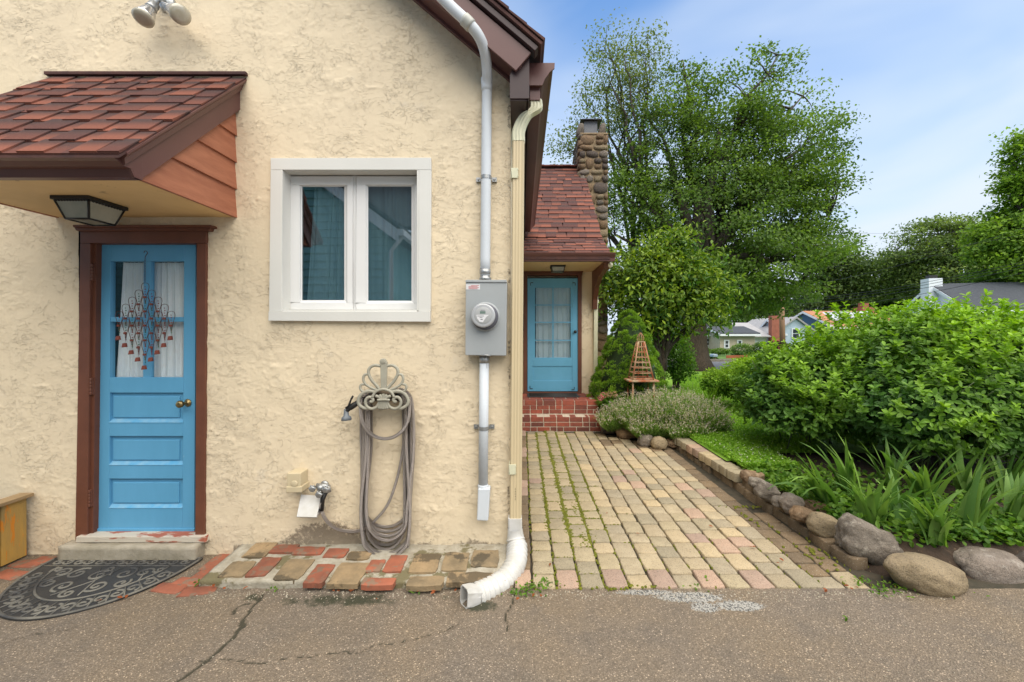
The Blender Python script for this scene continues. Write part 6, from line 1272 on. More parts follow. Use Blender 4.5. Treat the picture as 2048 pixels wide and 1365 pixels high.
# low creeping leaves at the bed edge
RNG = np.random.default_rng(5); LP = []
for (x, y, d, rx, ry, n) in ((1560, 965, 3.9, .22, .3, 1300), (1610, 1005, 3.4, .15, .2, 500), (1975, 1085, 2.85, .35, .25, 1700), (1690, 1050, 3.1, .25, .2, 500), (1800, 1100, 2.95, .2, .15, 250), (1850, 1050, 3.3, .7, .3, 1500), (2040, 1100, 2.8, .2, .2, 900), (1650, 985, 3.7, .4, .3, 1300)):
    c = D2(x, y, d); LP.append(np.stack([RNG.normal(c.x, rx, n), RNG.normal(c.y, ry, n), .13+np.abs(RNG.normal(0, .05, n))], -1))
LP = np.concatenate(LP); LP = LP[(LP[:, 0] > bx_(LP[:, 1])+.16) & (LP[:, 1] > YE+.28)]; o = foliage('ground_cover', None, LP, np.tile((0, 0, 1.), (len(LP), 1)), .042, .036, (.05, .13, .018), (.16, .28, .035), 'leaf', OVAL, 0, None, spread=.9, upn=.8); setp(o, 'low green creeping leaves covering the bed between irises and boulders')
# --- the big bush
RNG = np.random.default_rng(77)
bb = root('big_leafy_bush', 'large bright green bush with three part leaves filling the right side', 'bush', (4.2, 1.7, .1))
BL = [((4.40, 1.75, 1.02), (1.25, 1.10, .76), 3.4), ((3.38, 2.0, .84), (.80, .80, .50), 1.7), ((5.6, 1.45, 1.02), (1.1, 1.0, .70), 1.5), ((4.0, 1.15, .80), (.95, .62, .42), 1.5), ((4.15, 1.6, 1.30), (.55, .6, .42), .9), ((5.0, .95, .78), (.75, .55, .36), 1.2), ((4.75, 1.5, 1.36), (.7, .6, .40), .9), ((2.95, 1.75, .70), (.42, .5, .28), .6)]
ns = 29000; w = np.array([b[2] for b in BL]); w /= w.sum(); wh = RNG.choice(len(BL), ns, p=w); C = np.array([b[0] for b in BL])[wh]; Rr = np.array([b[1] for b in BL])[wh]; d = rdir(ns); rad = RNG.uniform(.52, 1.03, ns); pos = C+d*Rr*rad[:, None]
nz = np.array([mnoise.noise(Vector(q)*2.4) for q in pos]); pos += d*(nz*.20)[:, None]; keep = (pos[:, 2] > .40+.12*np.sin(pos[:, 0]*5)) & (pos[:, 0] < 5.9)
depthin = np.ones(ns, bool)
for (c, r_, _) in BL: q = (pos-np.array(c))/np.array(r_); depthin &= (q**2).sum(1) > .27
keep &= depthin; pos, d, rad, nz = pos[keep], d[keep], rad[keep], nz[keep]
# loose shoots standing out of the top and the flanks
cand = np.where((rad > .90) & (d[:, 2] > -.15))[0]; sel = RNG.choice(cand, 620, replace=False); k_ = 7; ii = np.repeat(sel, k_); tt = np.tile(np.arange(k_), len(sel))/k_; sdir = unit(d[sel]*.7+npv(0, 0, .9)+rdir(len(sel))*.35); sl_ = RNG.uniform(.10, .24, len(sel))
pos_s = pos[ii]+sdir[np.repeat(np.arange(len(sel)), k_)]*(tt*sl_[np.repeat(np.arange(len(sel)), k_)])[:, None]
pos = np.concatenate([pos, pos_s]); d = np.concatenate([d, sdir[np.repeat(np.arange(len(sel)), k_)]]); rad = np.concatenate([rad, .98+tt*.22]); nz = np.concatenate([nz, nz[ii]+.25*tt]); n = len(pos)
stem = unit(d*.55+npv(0, 0, .6)+rdir(n)*.5); L3, A3, N3, C3, W3 = [], [], [], [], []
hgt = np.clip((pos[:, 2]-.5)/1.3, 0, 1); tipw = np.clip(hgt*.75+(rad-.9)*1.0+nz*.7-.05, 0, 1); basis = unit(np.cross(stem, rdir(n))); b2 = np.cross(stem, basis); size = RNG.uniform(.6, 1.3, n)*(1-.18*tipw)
for k in range(3):
    a = k*2*math.pi/3+RNG.uniform(-.3, .3, n); side = basis*np.cos(a)[:, None]+b2*np.sin(a)[:, None]; ax = unit(stem*RNG.uniform(.25, .9, n)[:, None]+side); L3.append(pos); A3.append(ax); N3.append(unit(stem*1.0-side*.4)); W3.append(size)
pos3 = np.stack(L3, 1).reshape(-1, 3); ax3 = np.stack(A3, 1).reshape(-1, 3); n3 = np.stack(N3, 1).reshape(-1, 3); s3 = np.stack(W3, 1).reshape(-1); tw = np.repeat(tipw, 3)[:, None]
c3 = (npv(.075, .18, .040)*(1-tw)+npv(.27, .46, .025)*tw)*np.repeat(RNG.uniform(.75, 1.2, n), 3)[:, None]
# the 280 leaves nearest the camera are parts
q = pos-npv(0, -DC, HC); depth = q[:, 1]; pxx = CX+q[:, 0]/depth*F; order = np.argsort(depth+((pxx > 2060) | (pxx < 1480))*99+np.abs(RNG.normal(0, .25, n))); nearset = order[:280]
isn = np.zeros(n, bool); isn[nearset] = True
for i in nearset:
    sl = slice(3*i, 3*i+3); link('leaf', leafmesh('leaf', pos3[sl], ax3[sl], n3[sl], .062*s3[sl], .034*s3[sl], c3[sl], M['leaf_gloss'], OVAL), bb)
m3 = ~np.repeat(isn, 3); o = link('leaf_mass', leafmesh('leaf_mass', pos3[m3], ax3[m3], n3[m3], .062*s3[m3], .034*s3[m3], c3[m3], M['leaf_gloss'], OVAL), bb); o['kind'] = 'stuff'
mb = MB()
for i in range(110):
    b = BL[rr.choice((0, 0, 1, 2, 3, 3, 5))]; e_ = Vector(b[0])+Vector((rr.uniform(-.9, .9)*b[1][0], rr.uniform(-.9, .9)*b[1][1], rr.uniform(-.3, .85)*b[1][2])); limb_mb(mb, (b[0][0]+rr.uniform(-.45, .45), b[0][1]+rr.uniform(-.3, .3), .12), e_, .008, .004, 5, .04, 4)
mb.build('stems', pm('green_stem', (.07, .11, .03), (.05, .07, .03), 8, .6), bb)['kind'] = 'stuff'
# --- middle bushes
bush('mid_bush', 'low bright green bush left of the big leafy bush at the lawn edge', (D2(1500, 0, 7.2).x, 7.2-DC, .1), [blob(1500, 762, 7.2, 56, 46, .55), blob(1440, 765, 7.6, 38, 28, .4), blob(1545, 755, 7.0, 50, 50, .5)], 15000, .048, .026, (.08, .18, .02), (.28, .44, .035), seed=31, tipup=.6)
bush('far_bush', 'small dark green bush behind the low bright green bush', (D2(1530, 0, 9.5).x, 9.5-DC, .1), [blob(1530, 735, 9.5, 60, 28, .6)], 4000, .06, .035, (.05, .11, .015), (.15, .26, .025), seed=32)
# --- grass and clover
RNG = np.random.default_rng(99); n = 70000; dx = RNG.uniform(0, 1, n); yy = 1.25+RNG.random(n)**1.5*8.5; dd = yy+DC; x0 = np.maximum((1350-CX)/F*dd, bx_(yy)+.135-sstep(2.5, 3.0, yy)*.5); x1 = np.minimum((1640-CX)/F*dd, 6.0); xx = x0+(x1-x0)*dx; ok = ((x1 > x0) & ~((xx > 2.75) & (yy < 1.75))); xx, yy, n = xx[ok], yy[ok], int(ok.sum())
pos = np.stack([xx, yy, lawnz(xx, yy)+.0], -1); ax = unit(RNG.normal(0, .45, (n, 3))+npv(0, 0, 1.0)); cl_ = RNG.random(n) < .55
o = link('grass', leafmesh('grass', pos[~cl_], ax[~cl_], rdir((~cl_).sum()), RNG.uniform(.035, .08, (~cl_).sum()), .006, greens((~cl_).sum(), (.12, .25, .02), (.25, .42, .045)), M['leaf'], QUAD), None); setp(o, 'bright green lawn grass', kind='stuff')
pc = pos[cl_]+np.stack([0*xx[cl_], 0*xx[cl_], RNG.uniform(.012, .05, cl_.sum())], -1); o = foliage('clover', None, pc, np.tile((0, 0, 1.), (len(pc), 1)), .024, .022, (.13, .27, .025), (.27, .45, .05), 'leaf', KITE, 0, None, spread=.95, upn=.8); setp(o, 'clover leaves mixed in the lawn')
pf = pos[RNG.random(n) < .012]+npv(0, 0, .06); o = foliage('clover_flowers', None, pf, np.tile((0, 0, 1.), (len(pf), 1)), .016, .016, (.45, .46, .38), (.6, .6, .5), 'leaf', QUAD, 0, None, spread=.9); setp(o, 'tiny white clover flowers in the lawn')
# weeds at the corner and in the patio edge
WP = []
for (x, y, s_, n) in ((1070, 1178, .05, 50), (1040, 1188, .04, 40), (1092, 1172, .03, 20), (545, 1184, .01, 6), (1130, 870, .02, 4), (1415, 1160, .02, 6), (1395, 1178, .03, 8), (955, 1185, .03, 10), (1770, 1185, .06, 40), (1720, 1170, .05, 25), (830, 1190, .02, 8), (400, 1175, .03, 10), (1785, 1180, .05, 25), (1900, 1192, .05, 12), (1690, 1242, .01, 3)):
    c = XatZ(x, y); WP.append(np.stack([RNG.normal(c.x, s_, n), RNG.normal(c.y, s_*.6, n), .01+np.abs(RNG.normal(0, .008, n))], -1))
WP = np.concatenate(WP); o = foliage('weeds', None, WP, np.tile((0, 0, 1.), (len(WP), 1)), .022, .014, (.06, .14, .015), (.16, .28, .03), 'leaf', OVAL, 0, None, spread=.95, upn=.8); setp(o, 'small green weeds sprouting in the cracks beside the downspout and patio')
# --- hydrangea in a pot
dh = 6.55; hb = D2(1218, 0, dh); hy = root('potted_hydrangea', 'pink hydrangea in a brown basket pot beside the brick steps', 'potted plant', (hb.x+.02, hb.y, .12))
mb = MB(); mb.lathe([(0, .11), (.18, .16), (.20, .17), (.20, .15)], (hb.x+.02, hb.y, .12), (0, 0, 1), 20); mb.build('pot', M['pot'], hy)
RNG = np.random.default_rng(6); n = 420; dd_ = rdir(n); pos = npv(hb.x+.02, hb.y, .42)+dd_*RNG.uniform(.5, 1, (n, 1))*npv(.21, .18, .12); foliage('leaves', hy, pos, dd_, .065, .045, (.07, .16, .02), (.17, .30, .04), 'leaf', OVAL, 0, None)
for x, y, cset in ((1207, 791, 'p'), (1218, 789, 'q'), (1229, 789, 'q'), (1201, 796, 'p')):
    c = D2(x, y, dh-.12); n = 90; dd_ = rdir(n); foliage('flower_head', hy, npv(*c)+dd_*.042, dd_, .016, .016, (.55, .16, .22) if cset == 'p' else (.55, .30, .20), (.70, .28, .34) if cset == 'p' else (.6, .42, .3), 'leaf', QUAD, 0, None, kind='thing', spread=.8)
# --- wooden obelisk trellis
do = 6.35; oc_ = D2(1281, 0, do); ox, oy = oc_.x, oc_.y; zs_ = lambda y: D2(0, y, do).z
ob_ = root('wooden_obelisk', 'weathered reddish wooden obelisk trellis standing in front of the cone spruce', 'trellis', (ox, oy, .08))
zA_, zB_, zC_, zD_ = .08, zs_(760), zs_(757), zs_(683)
mb = MB(); mb.box(ox-.225, ox+.225, oy-.2, oy+.2, zB_-.012, zB_+.012); mb.build('shelf', M['cobble'], ob_, .003)
for sx_ in (-1, 1):
    for sy_ in (-1, 1):
        mb = MB(); mb.tube([(ox+sx_*.165, oy+sy_*.15, zA_), (ox+sx_*.155, oy+sy_*.145, zB_-.012)], .015, 4); mb.build('lower_post', M['cobble'], ob_)
        mb = MB(); mb.tube([(ox+sx_*.155, oy+sy_*.14, zB_+.012), (ox+sx_*.045, oy+sy_*.04, zD_)], .013, 4); mb.build('corner_post', M['cobble'], ob_)
for k in range(8):
    t = .04+k/7*.93; w = .155+(.045-.155)*t; z = zB_+.012+(zD_-zB_)*t
    for fy in (-1, 1): mb = MB(); mb.box(ox-w-.01, ox+w+.01, oy+fy*w*.92-.006, oy+fy*w*.92+.006, z-.007, z+.007); mb.build('rung', M['cobble'], ob_)
    for fx in (-1, 1): mb = MB(); mb.box(ox+fx*w-.006, ox+fx*w+.006, oy-w*.9, oy+w*.9, z-.007, z+.007); mb.build('rung', M['cobble'], ob_)
for fy in (-1, 1):
    for k in (-.5, 0, .5): mb = MB(); mb.tube([(ox+k*.30, oy+fy*.14, zB_+.012), (ox+k*.075, oy+fy*.04, zD_)], .006, 4); mb.build('slat', M['cobble'], ob_)
for k in range(5):
    z = zA_+.06+k*.075
    for fy in (-1,):
        for s_ in (-1, 1): mb = MB(); mb.tube([(ox, oy-.15, z+.05), (ox+s_*.15, oy-.15, z-.03)], .007, 4); mb.build('chevron_slat', M['cobble'], ob_)
for k in range(4): a = k*math.pi/4; mb = MB(); mb.tube(cr_path([(ox+math.cos(a)*.04, oy+math.sin(a)*.04, zD_), (ox+math.cos(a)*.05, oy+math.sin(a)*.05, zD_+.06), (ox, oy, zD_+.13), (ox-math.cos(a)*.05, oy-math.sin(a)*.05, zD_+.06), (ox-math.cos(a)*.04, oy-math.sin(a)*.04, zD_)], 4), .004, 4); mb.build('finial_wire', M['cobble'], ob_)
# ================================================================== BACKGROUND
def gable_house(name, label, c, rz, w, l, hw, hr, wall, roof, base=0.0, over=.35):
    """w across the gable, l along the ridge (local x), hw wall height, hr ridge height"""
    r = root(name, label, 'house', c); r.rotation_euler.z = rz; Wc = W[r.name]; loc = lambda x, y, z: (c[0]+x, c[1]+y, c[2]+z)
    mb = MB(); mb.prism([loc(0, -w/2, base), loc(0, w/2, base), loc(0, w/2, hw), loc(0, 0, hr-.08), loc(0, -w/2, hw)], (l, 0, 0)); mb.build('wall', M[wall], r)
    for s_ in (-1, 1):
        a = (hr-hw)/(w/2); e_ = w/2+over; z = hr-a*e_
        mb = MB(); mb.hexa([loc(-over*.6, s_*e_, z), loc(l+over*.6, s_*e_, z), loc(l+over*.6, 0, hr), loc(-over*.6, 0, hr), loc(-over*.6, s_*e_, z+.12), loc(l+over*.6, s_*e_, z+.12), loc(l+over*.6, 0, hr+.12), loc(-over*.6, 0, hr+.12)]); mb.build('roof', M[roof], r)
        mb = MB(); mb.hexa([loc(-over*.6-.03, s_*e_, z-.10), loc(-over*.6+.02, s_*e_, z-.10), loc(-over*.6+.02, 0, hr-.10), loc(-over*.6-.03, 0, hr-.10), loc(-over*.6-.03, s_*e_, z+.08), loc(-over*.6+.02, s_*e_, z+.08), loc(-over*.6+.02, 0, hr+.08), loc(-over*.6-.03, 0, hr+.08)]); mb.build('rake_trim', M['housewhite'], r)
        mb = MB(); mb.box(c[0]-over*.6, c[0]+l+over*.6, min(c[1]+s_*(e_+.1), c[1]+s_*(e_-.02)), max(c[1]+s_*(e_+.1), c[1]+s_*(e_-.02)), c[2]+z-.12, c[2]+z+.03); mb.build('gutter', M['housewhite'], r)
    return r, loc
def window_on(r, loc, x, y0, y1, z0, z1, face='x', t=.05):
    if face == 'x': mb = MB(); mb.box(*sorted((loc(x-t, 0, 0)[0], loc(x+.0, 0, 0)[0])), loc(0, y0, 0)[1], loc(0, y1, 0)[1], loc(0, 0, z0)[2], loc(0, 0, z1)[2]); f = mb.build('window', M['housewhite'], r); m = (z0+z1)/2
    else: mb = MB(); mb.box(loc(y0, 0, 0)[0], loc(y1, 0, 0)[0], loc(0, x-t, 0)[1], loc(0, x, 0)[1], loc(0, 0, z0)[2], loc(0, 0, z1)[2]); f = mb.build('window', M['housewhite'], r); m = (z0+z1)/2
    for a, b in ((z0+.08, m-.03), (m+.03, z1-.08)):
        mb = MB()
        if face == 'x': mb.box(loc(x-t-.02, 0, 0)[0], loc(x-t-.005, 0, 0)[0], loc(0, y0+.1, 0)[1], loc(0, y1-.1, 0)[1], loc(0, 0, a)[2], loc(0, 0, b)[2])
        else: mb.box(loc(y0+.1, 0, 0)[0], loc(y1-.1, 0, 0)[0], loc(0, x-t-.02, 0)[1], loc(0, x-t-.005, 0)[1], loc(0, 0, a)[2], loc(0, 0, b)[2])
        o = mb.build('pane', M['darkwin'], r); o.parent = f
# white house on the right
gc = D2(1868, 0, 24); r, loc = gable_house('white_house', 'white house with charcoal shingle roof and white chimney behind the big bush on the right', (gc.x, gc.y, 0), R(-14), 5.2, 16, 2.75, 4.15, 'housewhite', 'greyroof')
mb = MB(); mb.hexa([loc(-.45, -1.0, 0), loc(-.02, -1.0, 0), loc(-.02, .9, 0), loc(-.45, .9, 0), loc(-.45, -1.0, 2.6), loc(-.02, -1.0, 2.6), loc(-.02, .9, 2.6), loc(-.45, .9, 2.6)]); mb.hexa([loc(-.45, -1.0, 2.6), loc(-.02, -1.0, 2.6), loc(-.02, .9, 2.6), loc(-.45, .9, 2.6), loc(-.45, -.35, 3.3), loc(.2, -.35, 3.3), loc(.2, .35, 3.3), loc(-.45, .35, 3.3)]); mb.hexa([loc(-.45, -.35, 3.3), loc(.2, -.35, 3.3), loc(.2, .35, 3.3), loc(-.45, .35, 3.3), loc(-.45, -.35, 4.55), loc(.2, -.35, 4.55), loc(.2, .35, 4.55), loc(-.45, .35, 4.55)])
mb.build('chimney', M['housewhite'], r); mb = MB(); mb.box(loc(-.3, 0, 0)[0], loc(.05, 0, 0)[0], loc(0, -.2, 0)[1], loc(0, .2, 0)[1], 4.55, 4.75); mb.build('chimney_cap', M['black'], r)
mb = MB(); mb.box(loc(4.6, 0, 0)[0], loc(5.0, 0, 0)[0], loc(0, -1.0, 0)[1], loc(0, -.7, 0)[1], 3.55, 3.85); mb.build('roof_vent', M['black'], r)
# dormered house
gc = D2(1610, 0, 38); r, loc = gable_house('dormer_house', 'orange roofed house with two blue gabled dormers in the distance', (gc.x, gc.y, 0), R(2), 7, 6.0, 1.9, 3.25, 'housedeep', 'orangeroof')
for dx in (1.35, 3.45):
    mb = MB(); y = -2.9; mb.prism([loc(dx-.55, y, 1.6), loc(dx+.55, y, 1.6), loc(dx+.55, y, 2.55), loc(dx, y, 3.1), loc(dx-.55, y, 2.55)], (0, 2.6, 0)); f = mb.build('dormer', M['housedeep'], r)
    for s_ in (-1, 1): mb = MB(); mb.hexa([loc(dx+s_*.7, y-.12, 2.42), loc(dx, y-.12, 3.13), loc(dx, y+2.6, 3.13), loc(dx+s_*.7, y+2.6, 2.42), loc(dx+s_*.7, y-.12, 2.52), loc(dx, y-.12, 3.24), loc(dx, y+2.6, 3.24), loc(dx+s_*.7, y+2.6, 2.52)]); o = mb.build('dormer_roof', M['housewhite'], r); o.parent = f
    window_on(r, loc, y, dx-.33, dx+.33, 1.75, 2.62, 'y')
mb = MB(); mb.box(*[loc(5.0, 0, 0)[0], loc(6.1, 0, 0)[0]], loc(0, -.5, 0)[1], loc(0, .5, 0)[1], 1.0, 3.7); mb.box(loc(5.25, 0, 0)[0], loc(5.75, 0, 0)[0], loc(0, -.3, 0)[1], loc(0, .3, 0)[1], 3.7, 4.1); mb.build('chimney', M['farbrick'], r)
mb = MB(); mb.hexa([loc(-.9, -4.4, 1.55), loc(1.7, -4.4, 1.55), loc(1.3, -2.9, 2.1), loc(-.5, -2.9, 2.1), loc(-.9, -4.4, 1.68), loc(1.7, -4.4, 1.68), loc(1.3, -2.9, 2.22), loc(-.5, -2.9, 2.22)]); mb.build('porch_roof', M['metalroof'], r)
# pale blue gable house with a brick chimney
gc = D2(1600, 0, 34); r, loc = gable_house('pale_blue_house', 'pale blue gabled house with a tall brick chimney in the distance', (gc.x-1.6, gc.y+1.5, 0), R(0), 3, .1, 1.5, 2.5, 'houseblue', 'metalroof')
mb = MB(); g0 = [(-.8, 0), (2.5, 0), (2.5, 1.45), (.95, 2.5), (-.8, 1.35)]; mb.prism([loc(a, -1.9, z) for a, z in g0], (0, 6, 0)); mb.build('gable_wall', M['houseblue'], r)
for a, b in (((-1.0, 1.18), (.95, 2.55)), ((2.75, 1.25), (.95, 2.55))): mb = MB(); mb.hexa([loc(a[0], -2.1, a[1]), loc(b[0], -2.1, b[1]), loc(b[0], 4.3, b[1]), loc(a[0], 4.3, a[1]), loc(a[0], -2.1, a[1]+.14), loc(b[0], -2.1, b[1]+.14), loc(b[0], 4.3, b[1]+.14), loc(a[0], 4.3, a[1]+.14)]); mb.build('roof_slope', M['metalroof'], r)
window_on(r, loc, -1.92, .62, 1.28, .9, 1.75, 'y')
mb = MB(); mb.box(loc(-1.25, 0, 0)[0], loc(-.55, 0, 0)[0], loc(0, -2.4, 0)[1], loc(0, -1.95, 0)[1], 0, 2.75); mb.build('chimney', M['farbrick'], r)
mb = MB(); mb.hexa([loc(-3.9, -2.4, 1.05), loc(-1.3, -2.4, 1.05), loc(-1.0, 1.5, 2.2), loc(-2.5, 1.5, 2.2), loc(-3.9, -2.4, 1.12), loc(-1.3, -2.4, 1.12), loc(-1.0, 1.5, 2.27), loc(-2.5, 1.5, 2.27)]); mb.build('lean_to_roof', M['metalroof'], r)
mb = MB(); mb.box(loc(-4.3, 0, 0)[0], loc(-1.25, 0, 0)[0], loc(0, -1.8, 0)[1], loc(0, 2, 0)[1], 0, 1.1); mb.build('lower_wall', M['housewhite'], r)
gc = D2(1440, 0, 32); r, loc = gable_house('tan_house', 'low tan sided house beyond the street right of the thick maple trunk', (gc.x, gc.y+2, 0), R(0), 4, 2.7, 1.35, 1.8, 'housetan', 'greyroof')
window_on(r, loc, -2.0, .3, .7, 0.2, .85, 'y'); window_on(r, loc, -2.0, 1.3, 1.7, .2, .85, 'y')
gc = D2(1345, 0, 34); r, loc = gable_house('small_white_house', 'white house seen on both sides of the thick maple trunk', (gc.x, gc.y+2, 0), R(0), 4, 3.2, 1.4, 2.4, 'housewhite', 'greyroof')
for a in (.4, 1.0, 2.6): window_on(r, loc, -2.0, a, a+.45, .3, .95, 'y')
# street furniture
c = D2(1471, 0, 24); rf = root('red_board_fence', 'short red brown board fence beyond the street', 'fence', (c.x, c.y, 0))
for i in range(8): mb = MB(); x = D2(1453, 0, 24).x+i*.145; mb.box(x, x+.14, c.y, c.y+.03, -.05, .10); mb.build('board', M['redfence'], rf)
for i, (y0, y1) in enumerate(((711, 718), (718.3, 725), (725.3, 731))): mb = MB(); a, b = D2(1452, y1, 23.9), D2(1494, y0, 23.9); mb.box(a.x, b.x, a.y-.04, a.y, a.z, b.z); mb.build('board', M['redfence'], rf)
for x, y0, y1, lb in ((1413, 718, 732, 'blue wheelie bin standing on the grass beyond the street'), (1371, 719, 734, 'blue wheelie bin just left of the thick maple trunk')):
    a, b = D2(x-5, y1, 21.5), D2(x+5, y0, 21.5); r = root('wheelie_bin', lb, 'bin', ((a.x+b.x)/2, a.y, a.z)); mb = MB(); mb.hexa([(a.x+.02, a.y, a.z), (b.x-.02, a.y, a.z), (b.x-.02, a.y+.25, a.z), (a.x+.02, a.y+.25, a.z), (a.x, a.y-.03, b.z), (b.x, a.y-.03, b.z), (b.x, a.y+.28, b.z), (a.x, a.y+.28, b.z)]); mb.build('body', M['bin'], r, .01)
    mb = MB(); mb.box(a.x-.01, b.x+.01, a.y-.05, a.y+.3, b.z, b.z+.03); mb.build('lid', M['bin'], r, .01)
c = D2(1431, 0, 21.5); r = root('mailbox', 'mailbox on a post beside the street near the blue bin', 'mailbox', (c.x, c.y, 0)); mb = MB(); mb.box(c.x-.03, c.x+.03, c.y, c.y+.06, -.1, D2(0, 716, 21.5).z); mb.build('post', M['pole'], r); mb = MB(); a, b = D2(1426, 715, 21.4), D2(1436, 709, 21.4); mb.box(a.x, b.x, a.y, a.y+.4, a.z, b.z); mb.build('box', M['houseblue'], r, .04)
c = D2(1408, 0, 26); r = root('stair_rail', 'white stair railing right of the thick maple trunk', 'railing', (c.x, c.y, 0)); mb = MB(); mb.tube([D2(1403, 712, 26), D2(1415, 703, 26)], .04, 6); mb.build('handrail', M['housewhite'], r)
for x, y in ((1403, 712), (1415, 703)): mb = MB(); p = D2(x, y, 26); mb.tube([p, (p.x, p.y, 0)], .03, 6); mb.build('post', M['housewhite'], r)
# utility pole and wires
dp_ = 27; pb = D2(1566, 0, dp_); up_ = root('utility_pole', 'brown wooden utility pole in front of the pale blue house', 'utility pole', (pb.x, pb.y, 0))
mb = MB(); mb.tube([(pb.x, pb.y, -.2), D2(1562, 560, dp_)], [.17, .14], 10); mb.build('shaft', M['pole'], up_)
mb = MB(); p = D2(1559, 699, dp_-.3); mb.box(p.x-.12, p.x+.12, p.y, p.y+.1, p.z-.12, p.z+.12); mb.build('red_notice', M['redink'], up_)
wires = [((1405, 558, 27), (2140, 452, 14), 'wire'), ((1562, 575, 27), (2140, 428, 10), 'wire'), ((1562, 600, 27), (2200, 490, 12), 'w'), ((1562, 604, 27), (2200, 496, 12), 'w'), ((1562, 610, 27), (2200, 502, 12), 'w'), ((1562, 622, 27), (2200, 512, 12), 'w'), ((1440, 458, 34), (2100, 460, 34), 'w'), ((1440, 502, 34), (2100, 505, 34), 'w'), ((1900, 465, 30), (2120, 395, 20), 'w')]
wl = ['thin overhead wire crossing the maple from lower left to the right edge', 'topmost wire rising steeply from the pole to the right edge', 'upper black cable of the thick bundle from the pole to the right edge', 'second black cable of the thick bundle from the pole', 'third black cable of the thick bundle from the pole', 'lowest black cable sloping from the pole across the white house chimney', 'faint level wire high above the far trees', 'faint level wire just above the far trees', 'short wire running up into the bright tree at the right edge']
for (a, b, _), lb in zip(wires, wl):
    A, B = D2(*a), D2(*b); pts = [A.lerp(B, t/14)-Vector((0, 0, .35*math.sin(math.pi*t/14))) for t in range(15)]; th2 = .013 if 'cable' in lb else .009
    mb = MB(); mb.tube(pts, [th2*(1-.45*t/14) for t in range(15)], 5); mb.build('overhead_wire', M['black'], None, label=lb, cat='wire', group='overhead wires', origin=A)
# distant shrubs
def fb_(name, lb, x, y, d, rx, ry, n, c0, c1, seed, L=.10): bush(name, lb, (D2(x, 0, d).x, d-DC, D2(x, y+ry, d).z), [blob(x, y, d, rx, ry, rx*d/F*.6)], n, L, L*.6, c0, c1, seed=seed, stems=0, shell=.6)
fb_('clipped_hedge', 'low clipped yellow green hedge beyond the street', 1440, 704, 26, 22, 6, 900, (.05, .11, .015), (.16, .26, .03), 51)
fb_('round_shrub', 'feathery light green shrub in front of the tan house', 1484, 702, 27, 22, 14, 2200, (.06, .13, .03), (.18, .28, .06), 52)
fb_('round_shrub', 'darker green round shrub left of the plum coloured shrub', 1521, 700, 27, 18, 15, 1800, (.05, .11, .02), (.13, .22, .04), 53)
fb_('plum_shrub', 'dark plum coloured shrub at the foot of the utility pole', 1557, 700, 26, 26, 17, 2600, (.018, .008, .012), (.05, .02, .025), 54)
fb_('round_shrub', 'dark green low shrub beside the mailbox', 1425, 722, 22, 12, 9, 900, (.04, .08, .02), (.10, .17, .03), 55)
fb_('round_shrub', 'yellow green shrub right of the thick maple trunk', 1408, 702, 28, 12, 8, 700, (.05, .11, .02), (.15, .25, .04), 56)
fb_('round_shrub', 'small green shrub below the red board fence', 1540, 722, 20, 34, 12, 1500, (.05, .11, .02), (.15, .25, .03), 57)
# distant trees
def far_tree(lb, x, base_y, d, th, tr, bl, ncl, per, leaf, c0, c1, seed, clr, name='background_tree', flat=.35): return tree(name, lb, 'tree', (D2(x, 0, d).x, d-DC, 0), th, tr, bl, ncl, per, leaf, leaf*.72, c0, c1, clr, None, .5, seed=seed, flat=flat, group='trees beyond the street')
far_tree('mid green tree with visible forked trunk between maple and tall pine like trees', 1680, 650, 42, 5, .4, [blob(1675, 540, 42, 62, 40), blob(1640, 580, 42, 45, 35), blob(1700, 590, 42, 40, 40), blob(1620, 620, 42, 45, 28), blob(1720, 560, 43, 30, 40), blob(1660, 520, 42, 35, 22)], 330, 50, .30, (.045, .085, .025), (.12, .18, .045), 61, .75)
far_tree('tall dark tree right of the forked tree behind the dormer house', 1780, 650, 48, 6, .4, [blob(1770, 560, 48, 60, 40), blob(1800, 600, 48, 60, 40), blob(1740, 610, 48, 60, 35), blob(1810, 540, 48, 35, 35), blob(1760, 640, 48, 80, 25)], 330, 50, .34, (.05, .10, .028), (.14, .22, .055), 62, .8)
far_tree('tall flat topped pine like tree behind the white house', 1905, 570, 40, 9, .4, [blob(1880, 470, 40, 90, 26), blob(1850, 500, 40, 80, 30), blob(1930, 500, 40, 80, 40), blob(1810, 520, 40, 45, 28), blob(1890, 545, 40, 100, 35), blob(1960, 545, 40, 60, 35), blob(1840, 575, 41, 80, 28), blob(1900, 447, 40, 50, 13)], 480, 52, .26, (.07, .12, .034), (.20, .27, .065), 63, .62)
far_tree('bright yellow green tree at the right edge', 2060, 560, 24, 6, .3, [blob(2040, 470, 24, 80, 45), blob(2060, 330, 24, 50, 60), blob(2080, 420, 24, 70, 80), blob(2010, 500, 24, 65, 35), blob(2030, 545, 24, 80, 30), blob(1990, 460, 24, 35, 22), blob(2030, 375, 24, 25, 20), blob(2035, 290, 24, 22, 28)], 420, 75, .20, (.08, .16, .02), (.26, .40, .04), 64, .42)
far_tree('dark tree behind the houses left of the pole', 1500, 680, 50, 5, .4, [blob(1480, 640, 50, 110, 40), blob(1590, 640, 50, 80, 35), blob(1390, 640, 50, 80, 50), blob(1540, 600, 50, 70, 40)], 330, 44, .36, (.05, .10, .028), (.13, .20, .055), 65, .9)
far_tree('dark tree behind the white house on the right', 1960, 600, 55, 6, .4, [blob(1900, 590, 55, 120, 30), blob(2010, 580, 55, 90, 35), blob(1800, 640, 55, 90, 28), blob(1700, 655, 55, 80, 18)], 300, 44, .38, (.055, .105, .032), (.14, .21, .06), 66, .9)
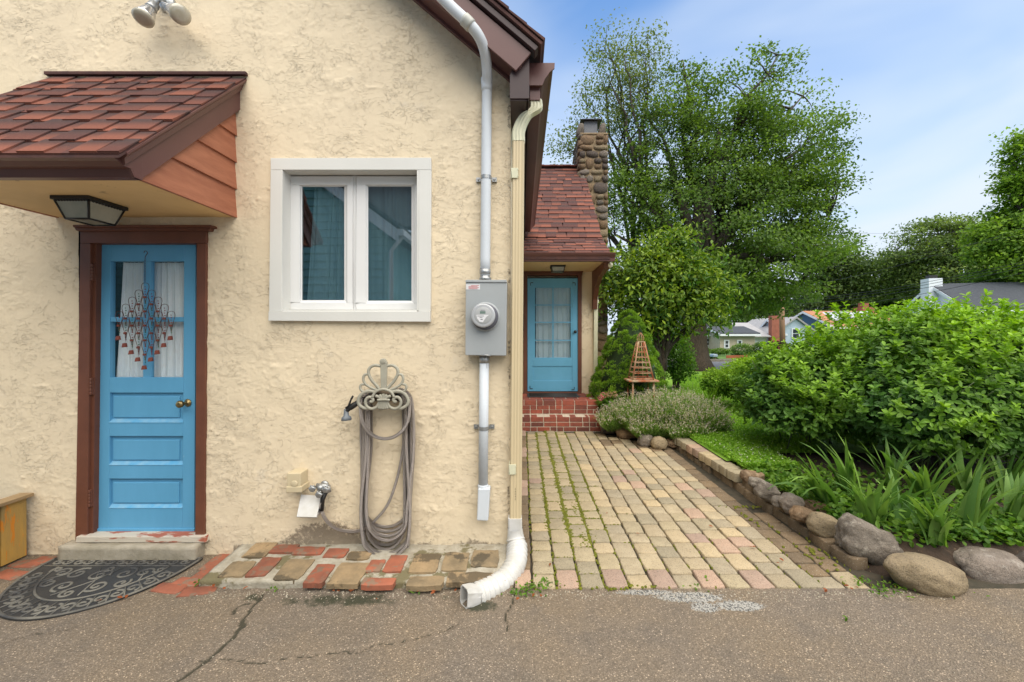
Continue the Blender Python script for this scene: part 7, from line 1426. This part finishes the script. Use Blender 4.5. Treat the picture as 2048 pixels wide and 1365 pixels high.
# neighbour's teal house behind the camera (seen mirrored in the window)
YN = -7.0; nb = root('teal_neighbour_house', 'teal lap sided house with white trim across the driveway', 'house', (-6, YN-2, 0))
mxp = lambda px_: (px_-CX)/F*(DC-YN); mzp = lambda py_: HC-(py_-CY)/F*(DC-YN)
xe, ze, sl = mxp(800), mzp(462), .72; xpk = -8.2; zpk = ze+(xe-xpk)*sl
mb = MB(); mb.prism([(xe-.35, YN, 0), (xe-.35, YN, ze-.1), (xpk, YN, zpk-.2), (xpk*2-xe, YN, ze-.1), (xpk*2-xe, YN, 0)], (0, -7, 0)); mb.build('wall', M['teal'], nb)
z = .2
while z < zpk-.3:
    xr_ = xe-.36 if z < ze-.1 else xe-.36-(z-ze+.1)/sl; xl_ = 2*xpk-xr_
    mb = MB(); mb.hexa([(xl_, YN+.045, z), (xr_, YN+.045, z), (xr_, YN, z), (xl_, YN, z), (xl_, YN+.006, z+.19), (xr_, YN+.006, z+.19), (xr_, YN, z+.19), (xl_, YN, z+.19)]); mb.build('siding_board', M['teal'], nb); z += .19
for s_ in (1, -1):
    X_ = lambda x: x if s_ == 1 else 2*xpk-x
    mb = MB(); mb.hexa([(X_(xe), YN+.35, ze-.30), (X_(xpk), YN+.35, zpk-.22), (X_(xpk), YN+.30, zpk-.22), (X_(xe), YN+.30, ze-.30), (X_(xe), YN+.35, ze), (X_(xpk), YN+.35, zpk+.08), (X_(xpk), YN+.30, zpk+.08), (X_(xe), YN+.30, ze)]); mb.build('rake_board', M['housewhite'], nb)
    mb = MB(); mb.hexa([(X_(xe+.1), YN+.4, ze), (X_(xpk), YN+.4, zpk+.08), (X_(xpk), YN-7.2, zpk+.08), (X_(xe+.1), YN-7.2, ze), (X_(xe+.1), YN+.4, ze+.08), (X_(xpk), YN+.4, zpk+.18), (X_(xpk), YN-7.2, zpk+.18), (X_(xe+.1), YN-7.2, ze+.08)]); mb.build('roof', M['greyroof'], nb)
mb = MB(); mb.box(xe, xe+.13, YN-7, YN+.38, ze-.14, ze); mb.build('gutter', M['housewhite'], nb); mb = MB(); mb.tube([(xe+.05, YN+.2, ze-.15), (xe-.25, YN+.06, ze-.45), (xe-.25, YN+.06, .1)], .05, 8); mb.build('downspout', M['housewhite'], nb)
mb = MB(); mb.hexa([(-11, YN-5, 5.2), (3.2, YN-5, 5.2), (3.2, YN-9, 9.5), (-11, YN-9, 9.5), (-11, YN-5, 5.35), (3.2, YN-5, 5.35), (3.2, YN-9, 9.65), (-11, YN-9, 9.65)]); mb.build('rear_roof', M['greyroof'], nb); mb = MB(); mb.box(-10.7, 2.9, YN-8.5, YN-5.3, 0, 5.2); mb.build('rear_wing_wall', M['teal'], nb)
for x0 in (-7.5, -5.2):
    mb = MB(); mb.box(x0, x0+.9, YN+.02, YN+.06, 1.0, 2.3); f = mb.build('window', M['housewhite'], nb); mb = MB(); mb.box(x0+.1, x0+.8, YN+.062, YN+.07, 1.1, 2.2); o = mb.build('pane', M['darkwin'], nb); o.parent = f
print('objects', len(bpy.data.objects), 'tris~', sum(len(m.polygons)*2*m.users for m in bpy.data.meshes if m.users))
